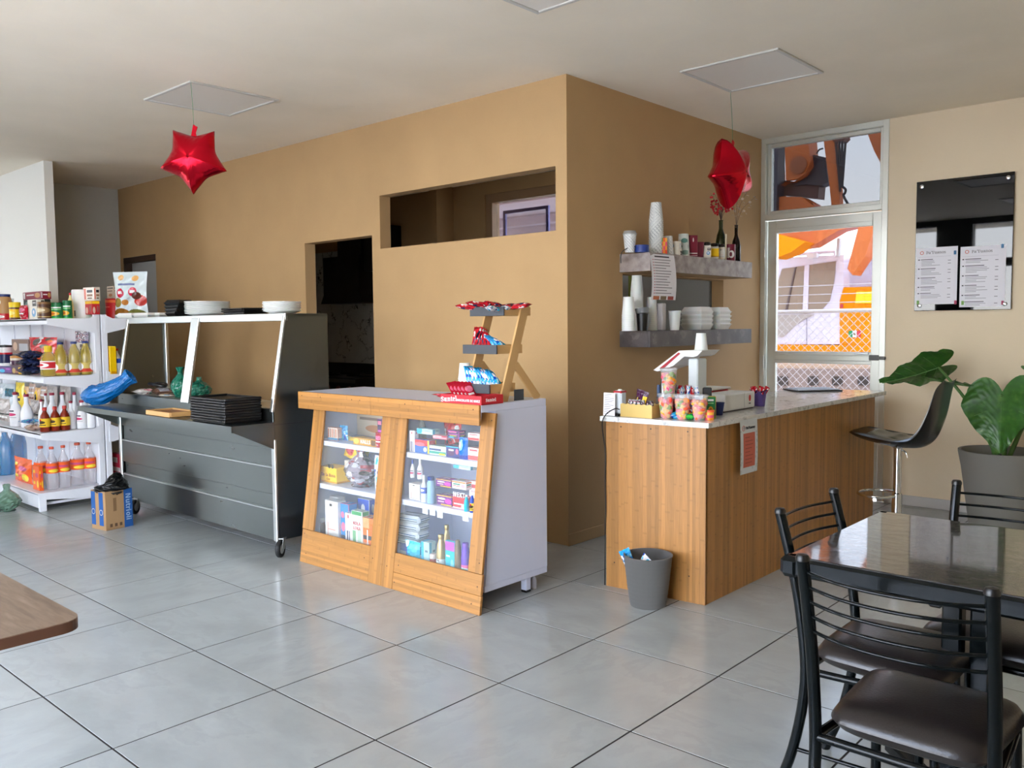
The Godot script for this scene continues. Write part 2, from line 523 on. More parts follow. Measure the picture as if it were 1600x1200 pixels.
func build_room() -> void:
	# floor: recessed grout bed and single tiles
	var bed := struct("floor", kspan(Vector3(-7.7, -0.12, -2.547), Vector3(5.1, -0.0014, 4.85)), M.grout)
	var shapes := []
	for a in 12:
		var k := Kit.new()
		var o := Vector2(rng.randf(), rng.randf())
		k.box(Vector3(0, -0.006, 0), Vector3(0.593, 0.012, 0.593), 0.0006, Basis(), Rect2(o, Vector2(0.30, 0.16) if a % 4 else Vector2(0.18, 0.30)))
		shapes.append(k.mesh())
	var cut := kbox(Vector3(0, -0.006, 0), Vector3(0.5935, 0.012, 0.117), 0.0015, Rect2(0.2, 0.3, 0.3, 0.05)).mesh()
	var gx := -2.534 - 0.6 * 8
	while gx < 5.1:
		var gz := 1.175 - 0.6 * 7
		while gz < 4.85:
			var c := Vector3(gx + 0.3, 0, gz + 0.3)
			# beyond the rooms in view the bed stays bare
			if c.z < 4.8 and c.x < 5.0 and not (c.x < -6.3) and not (c.z < 0.0 and c.x < -0.4 and c.z > -2.4 and c.x < -3.4):
				if c.z > -2.5:
					part(bed, "tile", shapes[rng.randi() % 12], M.stone_tile, c)
				elif c.x > 0.2:
					part(bed, "cut_tile", cut, M.stone_tile, Vector3(c.x, 0, -2.487))
			gz += 0.6
		gx += 0.6
	struct("kitchen_floor", kspan(Vector3(-6.12, -0.0013, -2.45), Vector3(-3.5, 0.0, -0.1)), M.grout)
	# ceiling slab, run out past the shop windows as an added sun-blocking eave
	struct("ceiling", kspan(Vector3(-7.8, CEIL, -2.75), Vector3(5.2, CEIL + 0.2, 6.4)), M.ceiling_paint)
	# walls
	wall_z("wall_front", -6.12, 0.0, -0.1, 0.0, [Rect2(-6.044, 0, 0.735, 2.118), Rect2(-2.713, 0, 0.862, 2.04), Rect2(-1.755, 1.934, 1.668, 0.387)], M.brown_wall_paint)
	# side wall with the opening behind the floating shelves
	var k := Kit.new()
	k.box(Vector3(-0.05, CEIL / 2, -0.34), Vector3(0.1, CEIL, 0.48))
	k.box(Vector3(-0.05, 0.65, -1.255), Vector3(0.1, 1.3, 1.35))
	k.box(Vector3(-0.05, (1.69 + CEIL) / 2, -1.255), Vector3(0.1, CEIL - 1.69, 1.35))
	k.box(Vector3(-0.05, CEIL / 2, (-1.93 - 2.667) / 2), Vector3(0.1, CEIL, 2.667 - 1.93))
	struct("wall_side", k, M.brown_wall_paint)
	wall_z("wall_back", 1.0, 5.1, BACK - 0.12, BACK, [], M.cream_wall_paint)
	wall_z("wall_kitchen", -6.22, -0.1, -2.667, -2.45, [Rect2(-3.03, 1.25, 1.75, 1.47)], M.brown_wall_paint)
	struct("wall_right", kspan(Vector3(5.0, 0, BACK - 0.12), Vector3(5.1, CEIL, 4.85)), M.cream_wall_paint)
	struct("wall_left", kspan(Vector3(-7.7, 0, 1.15), Vector3(-7.6, CEIL, 4.85)), M.white_wall_paint)
	struct("wall_white", kspan(Vector3(-7.7, 0, 1.075), Vector3(-4.96, CEIL, 1.15)), M.white_wall_paint)
	struct("wall_far", kspan(Vector3(-6.22, 0, -2.667), Vector3(-6.12, CEIL, 1.075)), M.grey_wall_paint)
	struct("wall_partition", kspan(Vector3(-3.62, 0, -2.45), Vector3(-3.5, CEIL, -2.2)), M.brown_wall_paint)
	struct("baseboard_back", kspan(Vector3(1.02, 0, BACK), Vector3(5.0, 0.075, BACK + 0.012), 0.003), hue(196, 192, 188, 0.3))
	struct("baseboard_side", kspan(Vector3(0, 0, BACK), Vector3(0.01, 0.075, 0.01), 0.003), M.brown_wall_paint)
	# closed grey door in its dark frame, at the far end of the brown wall
	var d := struct("door_2", kspan(Vector3(-5.96, 0, -0.085), Vector3(-5.309, 2.06, -0.05), 0.003), hue(178, 180, 178, 0.6))
	k = Kit.new()
	k.box(Vector3(-6.0, 1.059, -0.05), Vector3(0.08, 2.118, 0.11), 0.004)
	k.box(Vector3(-5.676, 2.088, -0.05), Vector3(0.735, 0.06, 0.11), 0.004)
	part(d, "door_frame", k, hue(58, 38, 26, 0.5))
	k = Kit.new()
	k.lathe([Vector2(0, 0), Vector2(0.022, 0.0), Vector2(0.026, 0.03), Vector2(0, 0.045)], 14, Vector3(-5.36, 1.0, -0.05), Basis(Vector3.RIGHT, PI / 2))
	part(d, "door_knob", k, M.bright_steel)
	# shop windows behind the camera: glass from low sill to ceiling between dark columns
	var w := struct("window_1", window_frame(4.74), M.dark_bronze)
	for s in [[-7.5, -6.3], [-2.3, -0.72], [-0.23, 2.7]]:
		part(w, "pane", kspan(Vector3(s[0], 0.06, 4.765), Vector3(s[1], 2.76, 4.771)), M.clear_glass)
	struct("wall_shopfront", kspan(Vector3(-6.2, 0.06, 4.72), Vector3(-2.4, 2.76, 4.82)), M.cream_wall_paint)
	struct("wall_shopfront", kspan(Vector3(2.8, 0.06, 4.72), Vector3(4.9, 2.76, 4.82)), M.cream_wall_paint)
	# unlit square ceiling panels
	for p in [[-2.326, 0.858, "beside the hanging star balloon over the steel cart"], [0.52, -1.03, "above the bar counter"], [0.53, 0.886, "above the floor before the showcase"], [0.53, 2.78, "behind the showcase light, nearer the shop windows"]]:
		var t := thing("ceiling_light", "unlit square white ceiling panel " + p[2], "ceiling light", Vector3(p[0] + 0.307, CEIL, p[1] + 0.307))
		k = Kit.new()
		for e in [-1.0, 1.0]:
			k.box(Vector3(e * 0.296, -0.005, 0), Vector3(0.024, 0.011, 0.616), 0.003)
			k.box(Vector3(0, -0.005, e * 0.296), Vector3(0.568, 0.011, 0.024), 0.003)
		part(t, "frame", k, hue(206, 204, 198, 0.5))
		part(t, "diffuser", kbox(Vector3(0, -0.003, 0), Vector3(0.568, 0.004, 0.568)), hue(232, 228, 220, 0.5))

func window_frame(z: float) -> Kit:
	var k := Kit.new()
	for s in [[-7.7, -7.5], [-6.3, -6.2], [-2.4, -2.3], [-0.72, -0.23], [2.7, 2.8], [4.9, 5.1]]:
		k.box(Vector3((s[0] + s[1]) / 2, CEIL / 2, z + 0.03), Vector3(s[1] - s[0], CEIL, 0.15))
	k.box(Vector3(-1.3, 0.03, z + 0.03), Vector3(12.8, 0.06, 0.15))
	k.box(Vector3(-1.3, 2.805, z + 0.03), Vector3(12.8, 0.09, 0.15))
	k.box(Vector3(0.95, 2.2, z + 0.03), Vector3(2.3, 0.12, 0.1))
	return k

func build_door() -> void:
	# aluminium door with two panes and a tinted transom
	var z := BACK - 0.06
	var al: Material = M.aluminium
	var k := Kit.new()
	k.box(Vector3(0.02, CEIL / 2, z), Vector3(0.04, CEIL, 0.13), 0.003)
	k.box(Vector3(0.985, CEIL / 2, z), Vector3(0.045, CEIL, 0.13), 0.003)
	k.box(Vector3(0.5, 2.215, z), Vector3(0.93, 0.045, 0.13), 0.003)
	k.box(Vector3(0.5, 2.827, z), Vector3(0.93, 0.045, 0.13), 0.003)
	var d := struct("door_1", k, al)
	d.set_meta("label", "silver aluminium glazed door with tinted transom onto the yard")
	var t := part(d, "transom_frame", frame_kit(0.04, 0.962, 2.238, 2.805, z, 0.03, 0.05), al)
	part(t, "transom_pane", kspan(Vector3(0.06, 2.26, z - 0.003), Vector3(0.945, 2.785, z + 0.003)), M.tinted_glass)
	var leaf := part(d, "door_leaf", frame_kit(0.045, 0.96, 0.012, 2.188, z, 0.075, 0.042), al)
	k = Kit.new()
	k.box(Vector3(0.5, 1.082, z), Vector3(0.79, 0.095, 0.045), 0.004)
	k.box(Vector3(0.5, 1.082, z + 0.025), Vector3(0.77, 0.045, 0.014), 0.004)
	part(d, "middle_rail", k, al)
	part(d, "top_rail", kbox(Vector3(0.5, 2.105, z), Vector3(0.77, 0.035, 0.05), 0.003), al)
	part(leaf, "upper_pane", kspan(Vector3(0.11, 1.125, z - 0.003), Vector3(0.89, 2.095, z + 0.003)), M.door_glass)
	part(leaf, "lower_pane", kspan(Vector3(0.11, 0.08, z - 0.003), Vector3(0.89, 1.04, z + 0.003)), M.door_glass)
	k = Kit.new()
	k.box(Vector3(0.93, 1.09, z + 0.03), Vector3(0.1, 0.04, 0.03), 0.005)
	k.box(Vector3(0.99, 1.09, z + 0.075), Vector3(0.05, 0.025, 0.02), 0.004)
	part(d, "latch", k, hue(92, 92, 90, 0.35))
	part(d, "handle", kbox(Vector3(0.82, 1.12, z + 0.03), Vector3(0.11, 0.02, 0.012), 0.004), M.bright_steel)
	for y in [0.25, 1.04, 1.94]:
		k = Kit.new()
		k.lathe([Vector2(0, -0.05), Vector2(0.011, -0.05), Vector2(0.011, 0.05), Vector2(0, 0.05)], 12, Vector3(0.042, y, z + 0.07))
		part(d, "hinge", k, M.bright_steel)

func frame_kit(x0: float, x1: float, y0: float, y1: float, z: float, w: float, d: float) -> Kit:
	var k := Kit.new()
	k.box(Vector3(x0 + w / 2, (y0 + y1) / 2, z), Vector3(w, y1 - y0, d), 0.003)
	k.box(Vector3(x1 - w / 2, (y0 + y1) / 2, z), Vector3(w, y1 - y0, d), 0.003)
	k.box(Vector3((x0 + x1) / 2, y0 + w / 2, z), Vector3(x1 - x0 - 2 * w, w, d), 0.003)
	k.box(Vector3((x0 + x1) / 2, y1 - w / 2, z), Vector3(x1 - x0 - 2 * w, w, d), 0.003)
	return k

func build_kitchen() -> void:
	var zb := -2.45
	# marble-look panel behind the stove
	struct("trim_1", kspan(Vector3(-6.1, 0.9, zb), Vector3(-4.6, 2.3, zb + 0.012)), M.vein_marble)
	var h := thing("range_hood", "black kitchen range hood above the stove inside the kitchen doorway", "range hood", Vector3(-5.1, 1.64, zb + 0.02))
	var k := Kit.new()
	k.prism([Vector2(-0.4, 0), Vector2(0.4, 0), Vector2(0.34, 0.1), Vector2(0.34, 0.55), Vector2(-0.34, 0.55), Vector2(-0.34, 0.1)], Vector3.ZERO, Vector3.RIGHT, Vector3.UP, Vector3(0, 0, 0.3))
	part(h, "canopy", k, hue(20, 20, 20, 0.4))
	part(h, "duct", kspan(Vector3(-0.1, 0.55, 0.02), Vector3(0.34, 1.205, 0.26)), hue(20, 20, 20, 0.4))
	var s := thing("stove", "black kitchen stove with row of knobs inside the kitchen doorway", "stove", Vector3(-5.1, 0, zb + 0.02))
	part(s, "body", kspan(Vector3(-0.75, 0, 0), Vector3(0.5, 0.78, 0.5), 0.01), hue(26, 26, 27, 0.35))
	part(s, "backguard", kspan(Vector3(-0.75, 0.78, 0), Vector3(0.5, 0.92, 0.05), 0.005), hue(30, 30, 30, 0.35))
	for a in 3:
		for b in 2:
			k = Kit.new()
			k.tube(smooth([Vector3(-0.55 + a * 0.42 - 0.12, 0.80, 0.15 + b * 0.2), Vector3(-0.55 + a * 0.42, 0.80, 0.08 + b * 0.2), Vector3(-0.55 + a * 0.42 + 0.12, 0.80, 0.15 + b * 0.2), Vector3(-0.55 + a * 0.42, 0.80, 0.23 + b * 0.2)], 4, true), 0.008, 6, true)
			part(s, "burner_grate", k, hue(18, 18, 18, 0.5))
	part(s, "front_trim", kspan(Vector3(-0.75, 0.72, 0.5), Vector3(0.5, 0.76, 0.512), 0.003), hue(96, 92, 86, 0.4))
	for a in 6:
		k = Kit.new()
		k.lathe([Vector2(0.024, 0), Vector2(0.022, 0.03), Vector2(0, 0.032)], 12, Vector3(-0.6 + a * 0.2, 0.66, 0.5), Basis(Vector3.RIGHT, PI / 2))
		part(s, "knob", k, hue(120, 60, 56, 0.4))
	solo("wall_cabinet", "dark wall cabinet seen through the pass-through opening", "cabinet", kspan(Vector3(-4.75, 2.0, zb + 0.002), Vector3(-4.36, 2.51, zb + 0.25), 0.004), hue(26, 25, 25, 0.5))
	var fr := thing("refrigerator", "tall grey refrigerator seen through the wall opening between the floating shelves", "refrigerator", Vector3(-0.68, 0, zb + 0.2))
	part(fr, "body", kspan(Vector3(-0.5, 0.02, -0.18), Vector3(0.5, 1.88, 0.16), 0.01), hue(172, 176, 172, 0.45))
	part(fr, "door", kspan(Vector3(-0.495, 0.05, 0.162), Vector3(-0.003, 1.87, 0.2), 0.008), hue(178, 182, 178, 0.45))
	part(fr, "door", kspan(Vector3(0.003, 0.05, 0.162), Vector3(0.495, 1.87, 0.2), 0.008), hue(178, 182, 178, 0.45))
	solo("mop_handle", "yellow green mop handle leaning beside the refrigerator front", "mop", ktube([Vector3(-0.86, 0.0, zb + 0.5), Vector3(-0.92, 1.9, zb + 0.43)], 0.02, 10), hue(150, 160, 40))
	solo("kitchen_cabinet", "dark grey kitchen cabinet beside the grey refrigerator", "cabinet", kspan(Vector3(-1.85, 0, zb + 0.002), Vector3(-1.22, 1.78, zb + 0.4), 0.006), hue(70, 70, 70, 0.5))
	# kitchen window with its opened sash and the patio roof outside
	var f := struct("window_2", frame_kit(-3.03, -1.28, 1.25, 2.72, zb - 0.06, 0.09, 0.1), hue(168, 136, 100, 0.5))
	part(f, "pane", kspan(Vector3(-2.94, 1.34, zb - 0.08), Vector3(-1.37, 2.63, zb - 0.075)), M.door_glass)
	var sash := part(f, "open_sash", frame_kit(-3.042, -2.412, 1.95, 2.58, -2.75, 0.035, 0.03), hue(104, 98, 160, 0.3))
	part(sash, "sash_pane", kspan(Vector3(-3.01, 1.985, -2.752), Vector3(-2.445, 2.545, -2.748)), M.case_glass)
	k = Kit.new()
	k.box(Vector3(-5.4, 3.16, -4.75), Vector3(5.6, 0.12, 3.9))
	k.box(Vector3(-5.4, 3.06, -4.75), Vector3(5.6, 0.1, 0.2))
	k.box(Vector3(-5.4, 3.05, -6.5), Vector3(5.6, 0.2, 0.4))
	k.box(Vector3(-5.4, 2.9, -6.6), Vector3(5.6, 0.2, 0.2))
	struct("patio_roof", k, hue(190, 172, 180, 0.8))

# ---------------------------------------------------------------- printed packaging: one sheet of labels, 10 x 10 cells
var sheet: Image
var cells := {}
func cell(key: String, base: Color, ops: Array) -> void:   # ops: [x, y, w, h, colour] rectangles, a sixth entry makes it an ellipse
	var k := cells.size()
	var o := Vector2i(k % 10, k / 10) * 128
	sheet.fill_rect(Rect2i(o, Vector2i(128, 128)), base)
	for p in ops:
		var r := Rect2i(o + Vector2i(int(p[0] * 128), int(p[1] * 128)), Vector2i(maxi(1, int(p[2] * 128)), maxi(1, int(p[3] * 128))))
		r = r.intersection(Rect2i(o, Vector2i(128, 128)))
		if p.size() == 5:
			sheet.fill_rect(r, p[4])
		else:
			for y in r.size.y:
				var q := (y + 0.5) / r.size.y * 2.0 - 1.0
				var w := int(r.size.x * sqrt(1.0 - q * q))
				sheet.fill_rect(Rect2i(r.position + Vector2i((r.size.x - w) / 2, y), Vector2i(w, 1)), p[4])
	cells[key] = Rect2((o.x + 2) / 1280.0, (o.y + 2) / 1280.0, 124 / 1280.0, 124 / 1280.0)
func lines(x: float, y: float, w: float, n: int, gap: float, c: Color, ragged := true) -> Array:
	var out := []
	for k in n:
		out.append([x, y + k * gap, w * (rng.randf_range(0.5, 1.0) if ragged else 1.0), gap * 0.35, c])
	return out
func cell_patches(key: String, base: Color, palette: Array, n: int, big := 0.3) -> void:   # crumpled wrappers: many small shapes
	var ops := []
	for k in n:
		var s := rng.randf_range(big * 0.27, big)
		ops.append([rng.randf_range(-0.1, 0.95), rng.randf_range(-0.1, 0.95), s, s * rng.randf_range(0.3, 1.2), palette[rng.randi() % palette.size()]] + ([1] if k % 3 else []))
	cell(key, base, ops)

func make_sheet() -> void:
	sheet = Image.create(1280, 1280, false, Image.FORMAT_RGB8)
	var W := c8(242, 240, 238)
	var RED := c8(206, 24, 40)
	var YEL := c8(246, 200, 20)
	var NAVY := c8(28, 40, 84)
	var GRN := c8(20, 120, 60)
	var ORG := c8(240, 96, 30)
	var BLK := c8(24, 22, 24)
	var PUR := c8(92, 40, 130)
	var BRN := c8(110, 68, 44)
	var CYN := c8(40, 184, 222)
	var GOLD := c8(190, 160, 80)
	var TEAL := c8(30, 130, 140)
	var PINK := c8(236, 120, 150)
	var MAR := c8(120, 22, 56)
	cell("tan_jar", c8(196, 150, 96), [[0, 0.72, 1, 0.28, RED], [0.3, 0.78, 0.4, 0.16, W, 1], [0.36, 0.1, 0.28, 0.3, W, 1]])
	cell("yellow_jar", YEL, [[0, 0, 1, 0.16, c8(250, 222, 40)], [0, 0.16, 1, 0.12, BRN], [0.3, 0.4, 0.4, 0.3, c8(250, 230, 120), 1], [0, 0.85, 1, 0.15, BRN]])
	cell("red_packet", c8(190, 20, 46), [[0.1, 0.2, 0.8, 0.3, PINK, 1], [0.2, 0.55, 0.6, 0.1, W], [0.1, 0.75, 0.4, 0.15, c8(240, 180, 190), 1]])
	cell("maroon_box", c8(140, 20, 52), [[0.05, 0.1, 0.1, 0.8, W], [0.22, 0.35, 0.4, 0.16, W], [0.66, 0.15, 0.3, 0.7, c8(206, 150, 90), 1]])
	cell("white_carton", c8(236, 230, 216), [[0.45, 0.45, 0.45, 0.45, c8(120, 170, 210), 1], [0.55, 0.55, 0.2, 0.2, W, 1], [0.55, 0.05, 0.45, 0.3, c8(80, 72, 66)], [0.6, 0.15, 0.3, 0.06, W]])
	cell("coffee_can", c8(84, 50, 34), [[0.15, 0.3, 0.7, 0.4, c8(150, 120, 80), 1], [0.28, 0.38, 0.44, 0.24, c8(220, 206, 170), 1], [0, 0, 1, 0.15, c8(140, 100, 60)], [0, 0.85, 1, 0.06, c8(200, 170, 110)]])
	cell("green_shaker", c8(10, 122, 62), [[0.2, 0.12, 0.6, 0.1, W], [0.2, 0.28, 0.6, 0.06, c8(160, 220, 150)], [0.25, 0.45, 0.5, 0.35, c8(230, 170, 40), 1], [0.36, 0.52, 0.28, 0.2, c8(190, 90, 30), 1], [0, 0.9, 1, 0.1, c8(60, 190, 70)]])
	cell("red_tin_yellow", c8(196, 26, 36), [[0, 0, 1, 0.22, YEL], [0.1, 0.45, 0.35, 0.5, c8(230, 190, 170), 1], [0.6, 0.35, 0.3, 0.5, c8(160, 90, 90), 1]])
	cell("red_can", c8(214, 30, 38), [[0.2, 0.1, 0.6, 0.12, c8(240, 120, 60)], [0.1, 0.4, 0.5, 0.05, c8(250, 140, 120)], [0.72, 0.55, 0.25, 0.4, c8(240, 220, 220)]])
	cell("cream_box", c8(232, 222, 206), [[0, 0.1, 0.28, 0.8, c8(228, 130, 110)], [0.36, 0.2, 0.5, 0.2, BLK], [0.36, 0.52, 0.5, 0.16, c8(150, 110, 80)], [0.4, 0.76, 0.4, 0.1, c8(110, 90, 70)]])
	cell("beige_box", c8(206, 186, 160), [[0.1, 0.1, 0.8, 0.14, c8(70, 56, 44)], [0.1, 0.34, 0.7, 0.1, c8(120, 90, 66)], [0.25, 0.6, 0.5, 0.25, c8(190, 120, 60), 1]])
	cell("granola", c8(216, 228, 230), [[0.12, 0.36, 0.26, 0.2, c8(204, 30, 60), 1], [0.52, 0.34, 0.26, 0.2, c8(204, 30, 60), 1], [0.17, 0.42, 0.16, 0.07, W], [0.57, 0.4, 0.16, 0.07, W], [0.2, 0.08, 0.18, 0.12, c8(236, 180, 110), 1], [0.62, 0.1, 0.18, 0.12, c8(236, 180, 110), 1], [0.2, 0.26, 0.5, 0.04, c8(120, 130, 170)], [0.0, 0.56, 0.3, 0.2, c8(150, 130, 60), 1], [0.7, 0.5, 0.3, 0.24, c8(190, 50, 40), 1], [0.62, 0.44, 0.26, 0.16, c8(90, 40, 30), 1], [0.0, 0.78, 0.5, 0.18, c8(150, 96, 30), 1], [0.45, 0.8, 0.5, 0.18, c8(110, 110, 50), 1], [0.3, 0.6, 0.24, 0.12, c8(200, 130, 60), 1]])
	cell("tub", W, [[0, 0, 1, 0.14, BLK], [0, 0.38, 1, 0.08, RED], [0.55, 0.46, 0.45, 0.4, NAVY], [0.1, 0.5, 0.35, 0.3, PINK, 1]])
	cell("small_jar", c8(226, 216, 196), [[0, 0, 1, 0.3, c8(214, 150, 70)], [0, 0.5, 1, 0.5, c8(70, 30, 60)], [0.15, 0.55, 0.4, 0.35, W, 1]])
	cell("purple_pack", PUR, [[0, 0.4, 0.45, 0.6, CYN, 1], [0.5, 0.2, 0.4, 0.3, c8(180, 80, 190), 1]])
	cell("sunset_pack", c8(66, 24, 56), [[0.1, 0.3, 0.3, 0.7, GOLD, 1], [0.65, 0.2, 0.3, 0.8, YEL], [0.35, 0.5, 0.3, 0.4, c8(150, 80, 50), 1]])
	cell_patches("navy_bag", c8(26, 34, 66), [c8(16, 20, 44), c8(40, 52, 96), c8(70, 84, 120)], 26)
	cell("brown_carton", c8(126, 92, 76), [[0.45, 0.3, 0.5, 0.5, c8(180, 180, 186)], [0.1, 0.2, 0.25, 0.6, c8(206, 170, 140), 1]])
	cell_patches("striped_bag", c8(216, 40, 40), [W, ORG, RED, c8(250, 120, 60), c8(110, 90, 70)], 22)
	cell("dark_carton", c8(38, 44, 42), [[0.05, 0.1, 0.35, 0.8, c8(140, 170, 170), 1], [0.5, 0.3, 0.4, 0.5, c8(110, 78, 50), 1]])
	cell("oil_label", c8(200, 178, 96), [[0.0, 0.6, 1, 0.34, c8(206, 60, 40)], [0.36, 0.0, 0.28, 0.8, W, 1], [0.02, 0.0, 0.2, 0.8, W, 1], [0.78, 0.0, 0.2, 0.8, W, 1]])
	cell("oil_red_label", c8(240, 232, 220), [[0, 0.15, 1, 0.7, c8(206, 30, 40)], [0.3, 0.2, 0.4, 0.6, W, 1], [0.4, 0.32, 0.2, 0.3, RED, 1]])
	cell("grey_pouch", c8(176, 166, 160), [[0.1, 0.1, 0.8, 0.4, c8(206, 198, 192), 1], [0.0, 0.62, 1, 0.06, BLK], [0.15, 0.74, 0.7, 0.08, W], [0.15, 0.86, 0.5, 0.06, c8(110, 70, 60)]])
	cell("pink_pouch", c8(198, 168, 150), [[0.1, 0.1, 0.8, 0.05, W], [0.1, 0.24, 0.8, 0.05, W], [0.1, 0.38, 0.8, 0.05, c8(120, 70, 60)], [0.2, 0.55, 0.6, 0.4, c8(240, 210, 180), 1]])
	cell("yellow_pouch", c8(246, 214, 30), [[0.2, 0.3, 0.5, 0.1, BLK], [0.2, 0.46, 0.5, 0.08, BLK], [0.3, 0.6, 0.4, 0.3, c8(230, 150, 60), 1]])
	cell("peach_pouch", c8(238, 190, 130), [[0.2, 0.12, 0.6, 0.35, YEL, 1], [0.36, 0.2, 0.28, 0.2, BLK, 1], [0.15, 0.6, 0.7, 0.08, BRN], [0.15, 0.75, 0.7, 0.14, ORG]])
	cell("blue_sack", c8(196, 206, 212), [[0.05, 0.5, 0.4, 0.3, CYN, 1], [0.55, 0.15, 0.4, 0.25, c8(16, 90, 110)], [0.1, 0.15, 0.35, 0.2, W, 1]])
	cell("bleach_label", c8(238, 236, 236), [[0.3, 0.35, 0.4, 0.3, c8(206, 60, 110), 1], [0.35, 0.1, 0.3, 0.14, c8(60, 60, 76)], [0.3, 0.75, 0.4, 0.06, c8(170, 170, 180)]])
	cell("sauce_label", c8(238, 196, 40), [[0.3, 0.25, 0.4, 0.4, c8(60, 44, 20), 1], [0.42, 0.1, 0.16, 0.2, RED], [0.28, 0.72, 0.44, 0.1, BLK]])
	cell("orange_label", ORG, [[0.1, 0.2, 0.3, 0.12, YEL], [0.45, 0.3, 0.4, 0.2, c8(206, 70, 120), 1], [0.1, 0.65, 0.3, 0.12, YEL], [0.6, 0.6, 0.3, 0.3, c8(250, 220, 60), 1]])
	cell("candy_gold", c8(206, 150, 40), [[0.02, 0.1, 0.25, 0.8, c8(236, 210, 90), 1], [0.8, 0.1, 0.2, 0.8, c8(96, 60, 24)]])
	cell("choc_yellow", c8(250, 202, 10), [[0, 0.9, 1, 0.1, c8(220, 150, 10)], [0.0, 0.0, 1, 0.04, c8(255, 224, 80)]])
	cell("yellow_bag", c8(248, 204, 30), [[0.2, 0.25, 0.4, 0.45, c8(206, 40, 50), 1], [0.28, 0.34, 0.24, 0.28, c8(240, 90, 100), 1], [0.6, 0.6, 0.3, 0.2, c8(250, 230, 90), 1]])
	cell_patches("wrapped_sweets", c8(150, 140, 150), [W, c8(60, 50, 70), c8(190, 40, 50), c8(120, 110, 130), BLK, c8(206, 206, 214), c8(236, 236, 240), c8(150, 40, 60)], 220, 0.12)
	cell("matches", c8(226, 214, 196), [[0.06, 0.1, 0.1, 0.7, c8(200, 90, 30)], [0.24, 0.1, 0.1, 0.7, c8(150, 80, 40)], [0.42, 0.1, 0.1, 0.7, c8(200, 90, 30)], [0.6, 0.1, 0.1, 0.7, c8(150, 80, 40)], [0.78, 0.1, 0.1, 0.7, c8(200, 90, 30)], [0, 0.82, 1, 0.18, c8(30, 110, 150)]])
	cell("glue_box", c8(236, 238, 232), [[0.05, 0.02, 0.9, 0.1, c8(60, 160, 90)], [0.1, 0.5, 0.3, 0.4, c8(120, 180, 130)], [0.55, 0.45, 0.35, 0.5, c8(190, 216, 190)]])
	cell("slim_white", c8(238, 236, 240), [[0.4, 0.06, 0.2, 0.1, RED], [0.25, 0.5, 0.2, 0.5, NAVY], [0.6, 0.5, 0.14, 0.5, NAVY]])
	cell("tall_white", c8(226, 226, 222), [[0.36, 0.08, 0.2, 0.06, BLK], [0.2, 0.5, 0.04, 0.4, c8(226, 130, 100)], [0.2, 0.66, 0.6, 0.02, c8(226, 130, 100)], [0.1, 0.9, 0.8, 0.04, c8(160, 160, 160)]])
	cell("blue_pink_box", c8(40, 140, 206), [[0.3, 0.2, 0.3, 0.16, PINK, 1], [0.3, 0.45, 0.36, 0.22, PINK, 1], [0.05, 0.75, 0.6, 0.2, NAVY]])
	cell("orange_box", c8(246, 120, 30), [[0, 0.0, 0.5, 0.3, c8(250, 170, 110)], [0, 0.5, 1, 0.12, c8(60, 60, 66)], [0.1, 0.7, 0.4, 0.25, c8(250, 180, 140)], [0.35, 0.35, 0.08, 0.5, W]])
	cell("blue_cap_box", c8(236, 240, 246), [[0, 0, 1, 0.45, c8(30, 80, 190)], [0.3, 0.12, 0.35, 0.2, W, 1]])
	cell("toothpaste", c8(50, 110, 190), [[0, 0, 1, 0.45, c8(220, 50, 60)], [0, 0.2, 0.7, 0.3, c8(240, 120, 130), 1], [0.6, 0.55, 0.24, 0.35, W, 1], [0.88, 0, 0.12, 1, c8(246, 214, 40)]])
	cell("cyan_box", c8(190, 226, 226), [[0, 0, 0.35, 1, CYN], [0.5, 0.3, 0.35, 0.08, c8(90, 110, 120)], [0.3, 0.6, 0.7, 0.4, c8(220, 240, 240), 1]])
	cell("pink_text_box", c8(214, 40, 80), [[0.05, 0.15, 0.6, 0.2, W], [0.0, 0.5, 1, 0.16, W], [0.05, 0.75, 0.9, 0.12, c8(250, 190, 200)]])
	cell("green_text_box", c8(210, 222, 214), [[0, 0.3, 0.7, 0.2, c8(40, 60, 130)], [0, 0.6, 1, 0.25, c8(40, 160, 140)], [0.6, 0.75, 0.35, 0.2, c8(220, 210, 40)]])
	cell("violet_box", c8(54, 32, 90), [[0.1, 0.08, 0.7, 0.16, PINK], [0.1, 0.45, 0.8, 0.08, c8(220, 60, 190)], [0.2, 0.6, 0.6, 0.12, c8(206, 206, 60)], [0.1, 0.78, 0.5, 0.2, CYN, 1]])
	cell("navy_round_box", c8(40, 50, 130), [[0.1, 0.2, 0.6, 0.7, c8(90, 40, 90), 1], [0.2, 0.28, 0.4, 0.16, W], [0.75, 0.2, 0.22, 0.5, PINK, 1], [0.0, 0.0, 1, 0.12, CYN]])
	cell("blue_gel", c8(40, 120, 210), [[0.1, 0.1, 0.6, 0.5, c8(160, 216, 244), 1], [0.2, 0.2, 0.3, 0.3, W, 1], [0.0, 0.8, 1, 0.2, c8(20, 60, 170)]])
	cell("white_red_box", c8(244, 240, 238), [[0, 0.62, 1, 0.38, c8(236, 90, 90)], [0.15, 0.12, 0.7, 0.14, c8(206, 70, 80)], [0.2, 0.34, 0.6, 0.08, c8(206, 190, 190)]])
	cell("purple_gold_box", c8(110, 30, 130), [[0.0, 0, 1, 0.1, YEL], [0.1, 0.25, 0.5, 0.2, W, 1], [0.55, 0.3, 0.45, 0.5, c8(200, 50, 170), 1], [0.1, 0.6, 0.4, 0.12, c8(250, 200, 210)], [0.3, 0.88, 0.7, 0.12, YEL]])
	cell("red_white_box", c8(216, 40, 56), [[0.1, 0.55, 0.8, 0.12, W], [0.6, 0.6, 0.5, 0.5, c8(246, 200, 206), 1], [0, 0.9, 1, 0.1, W]])
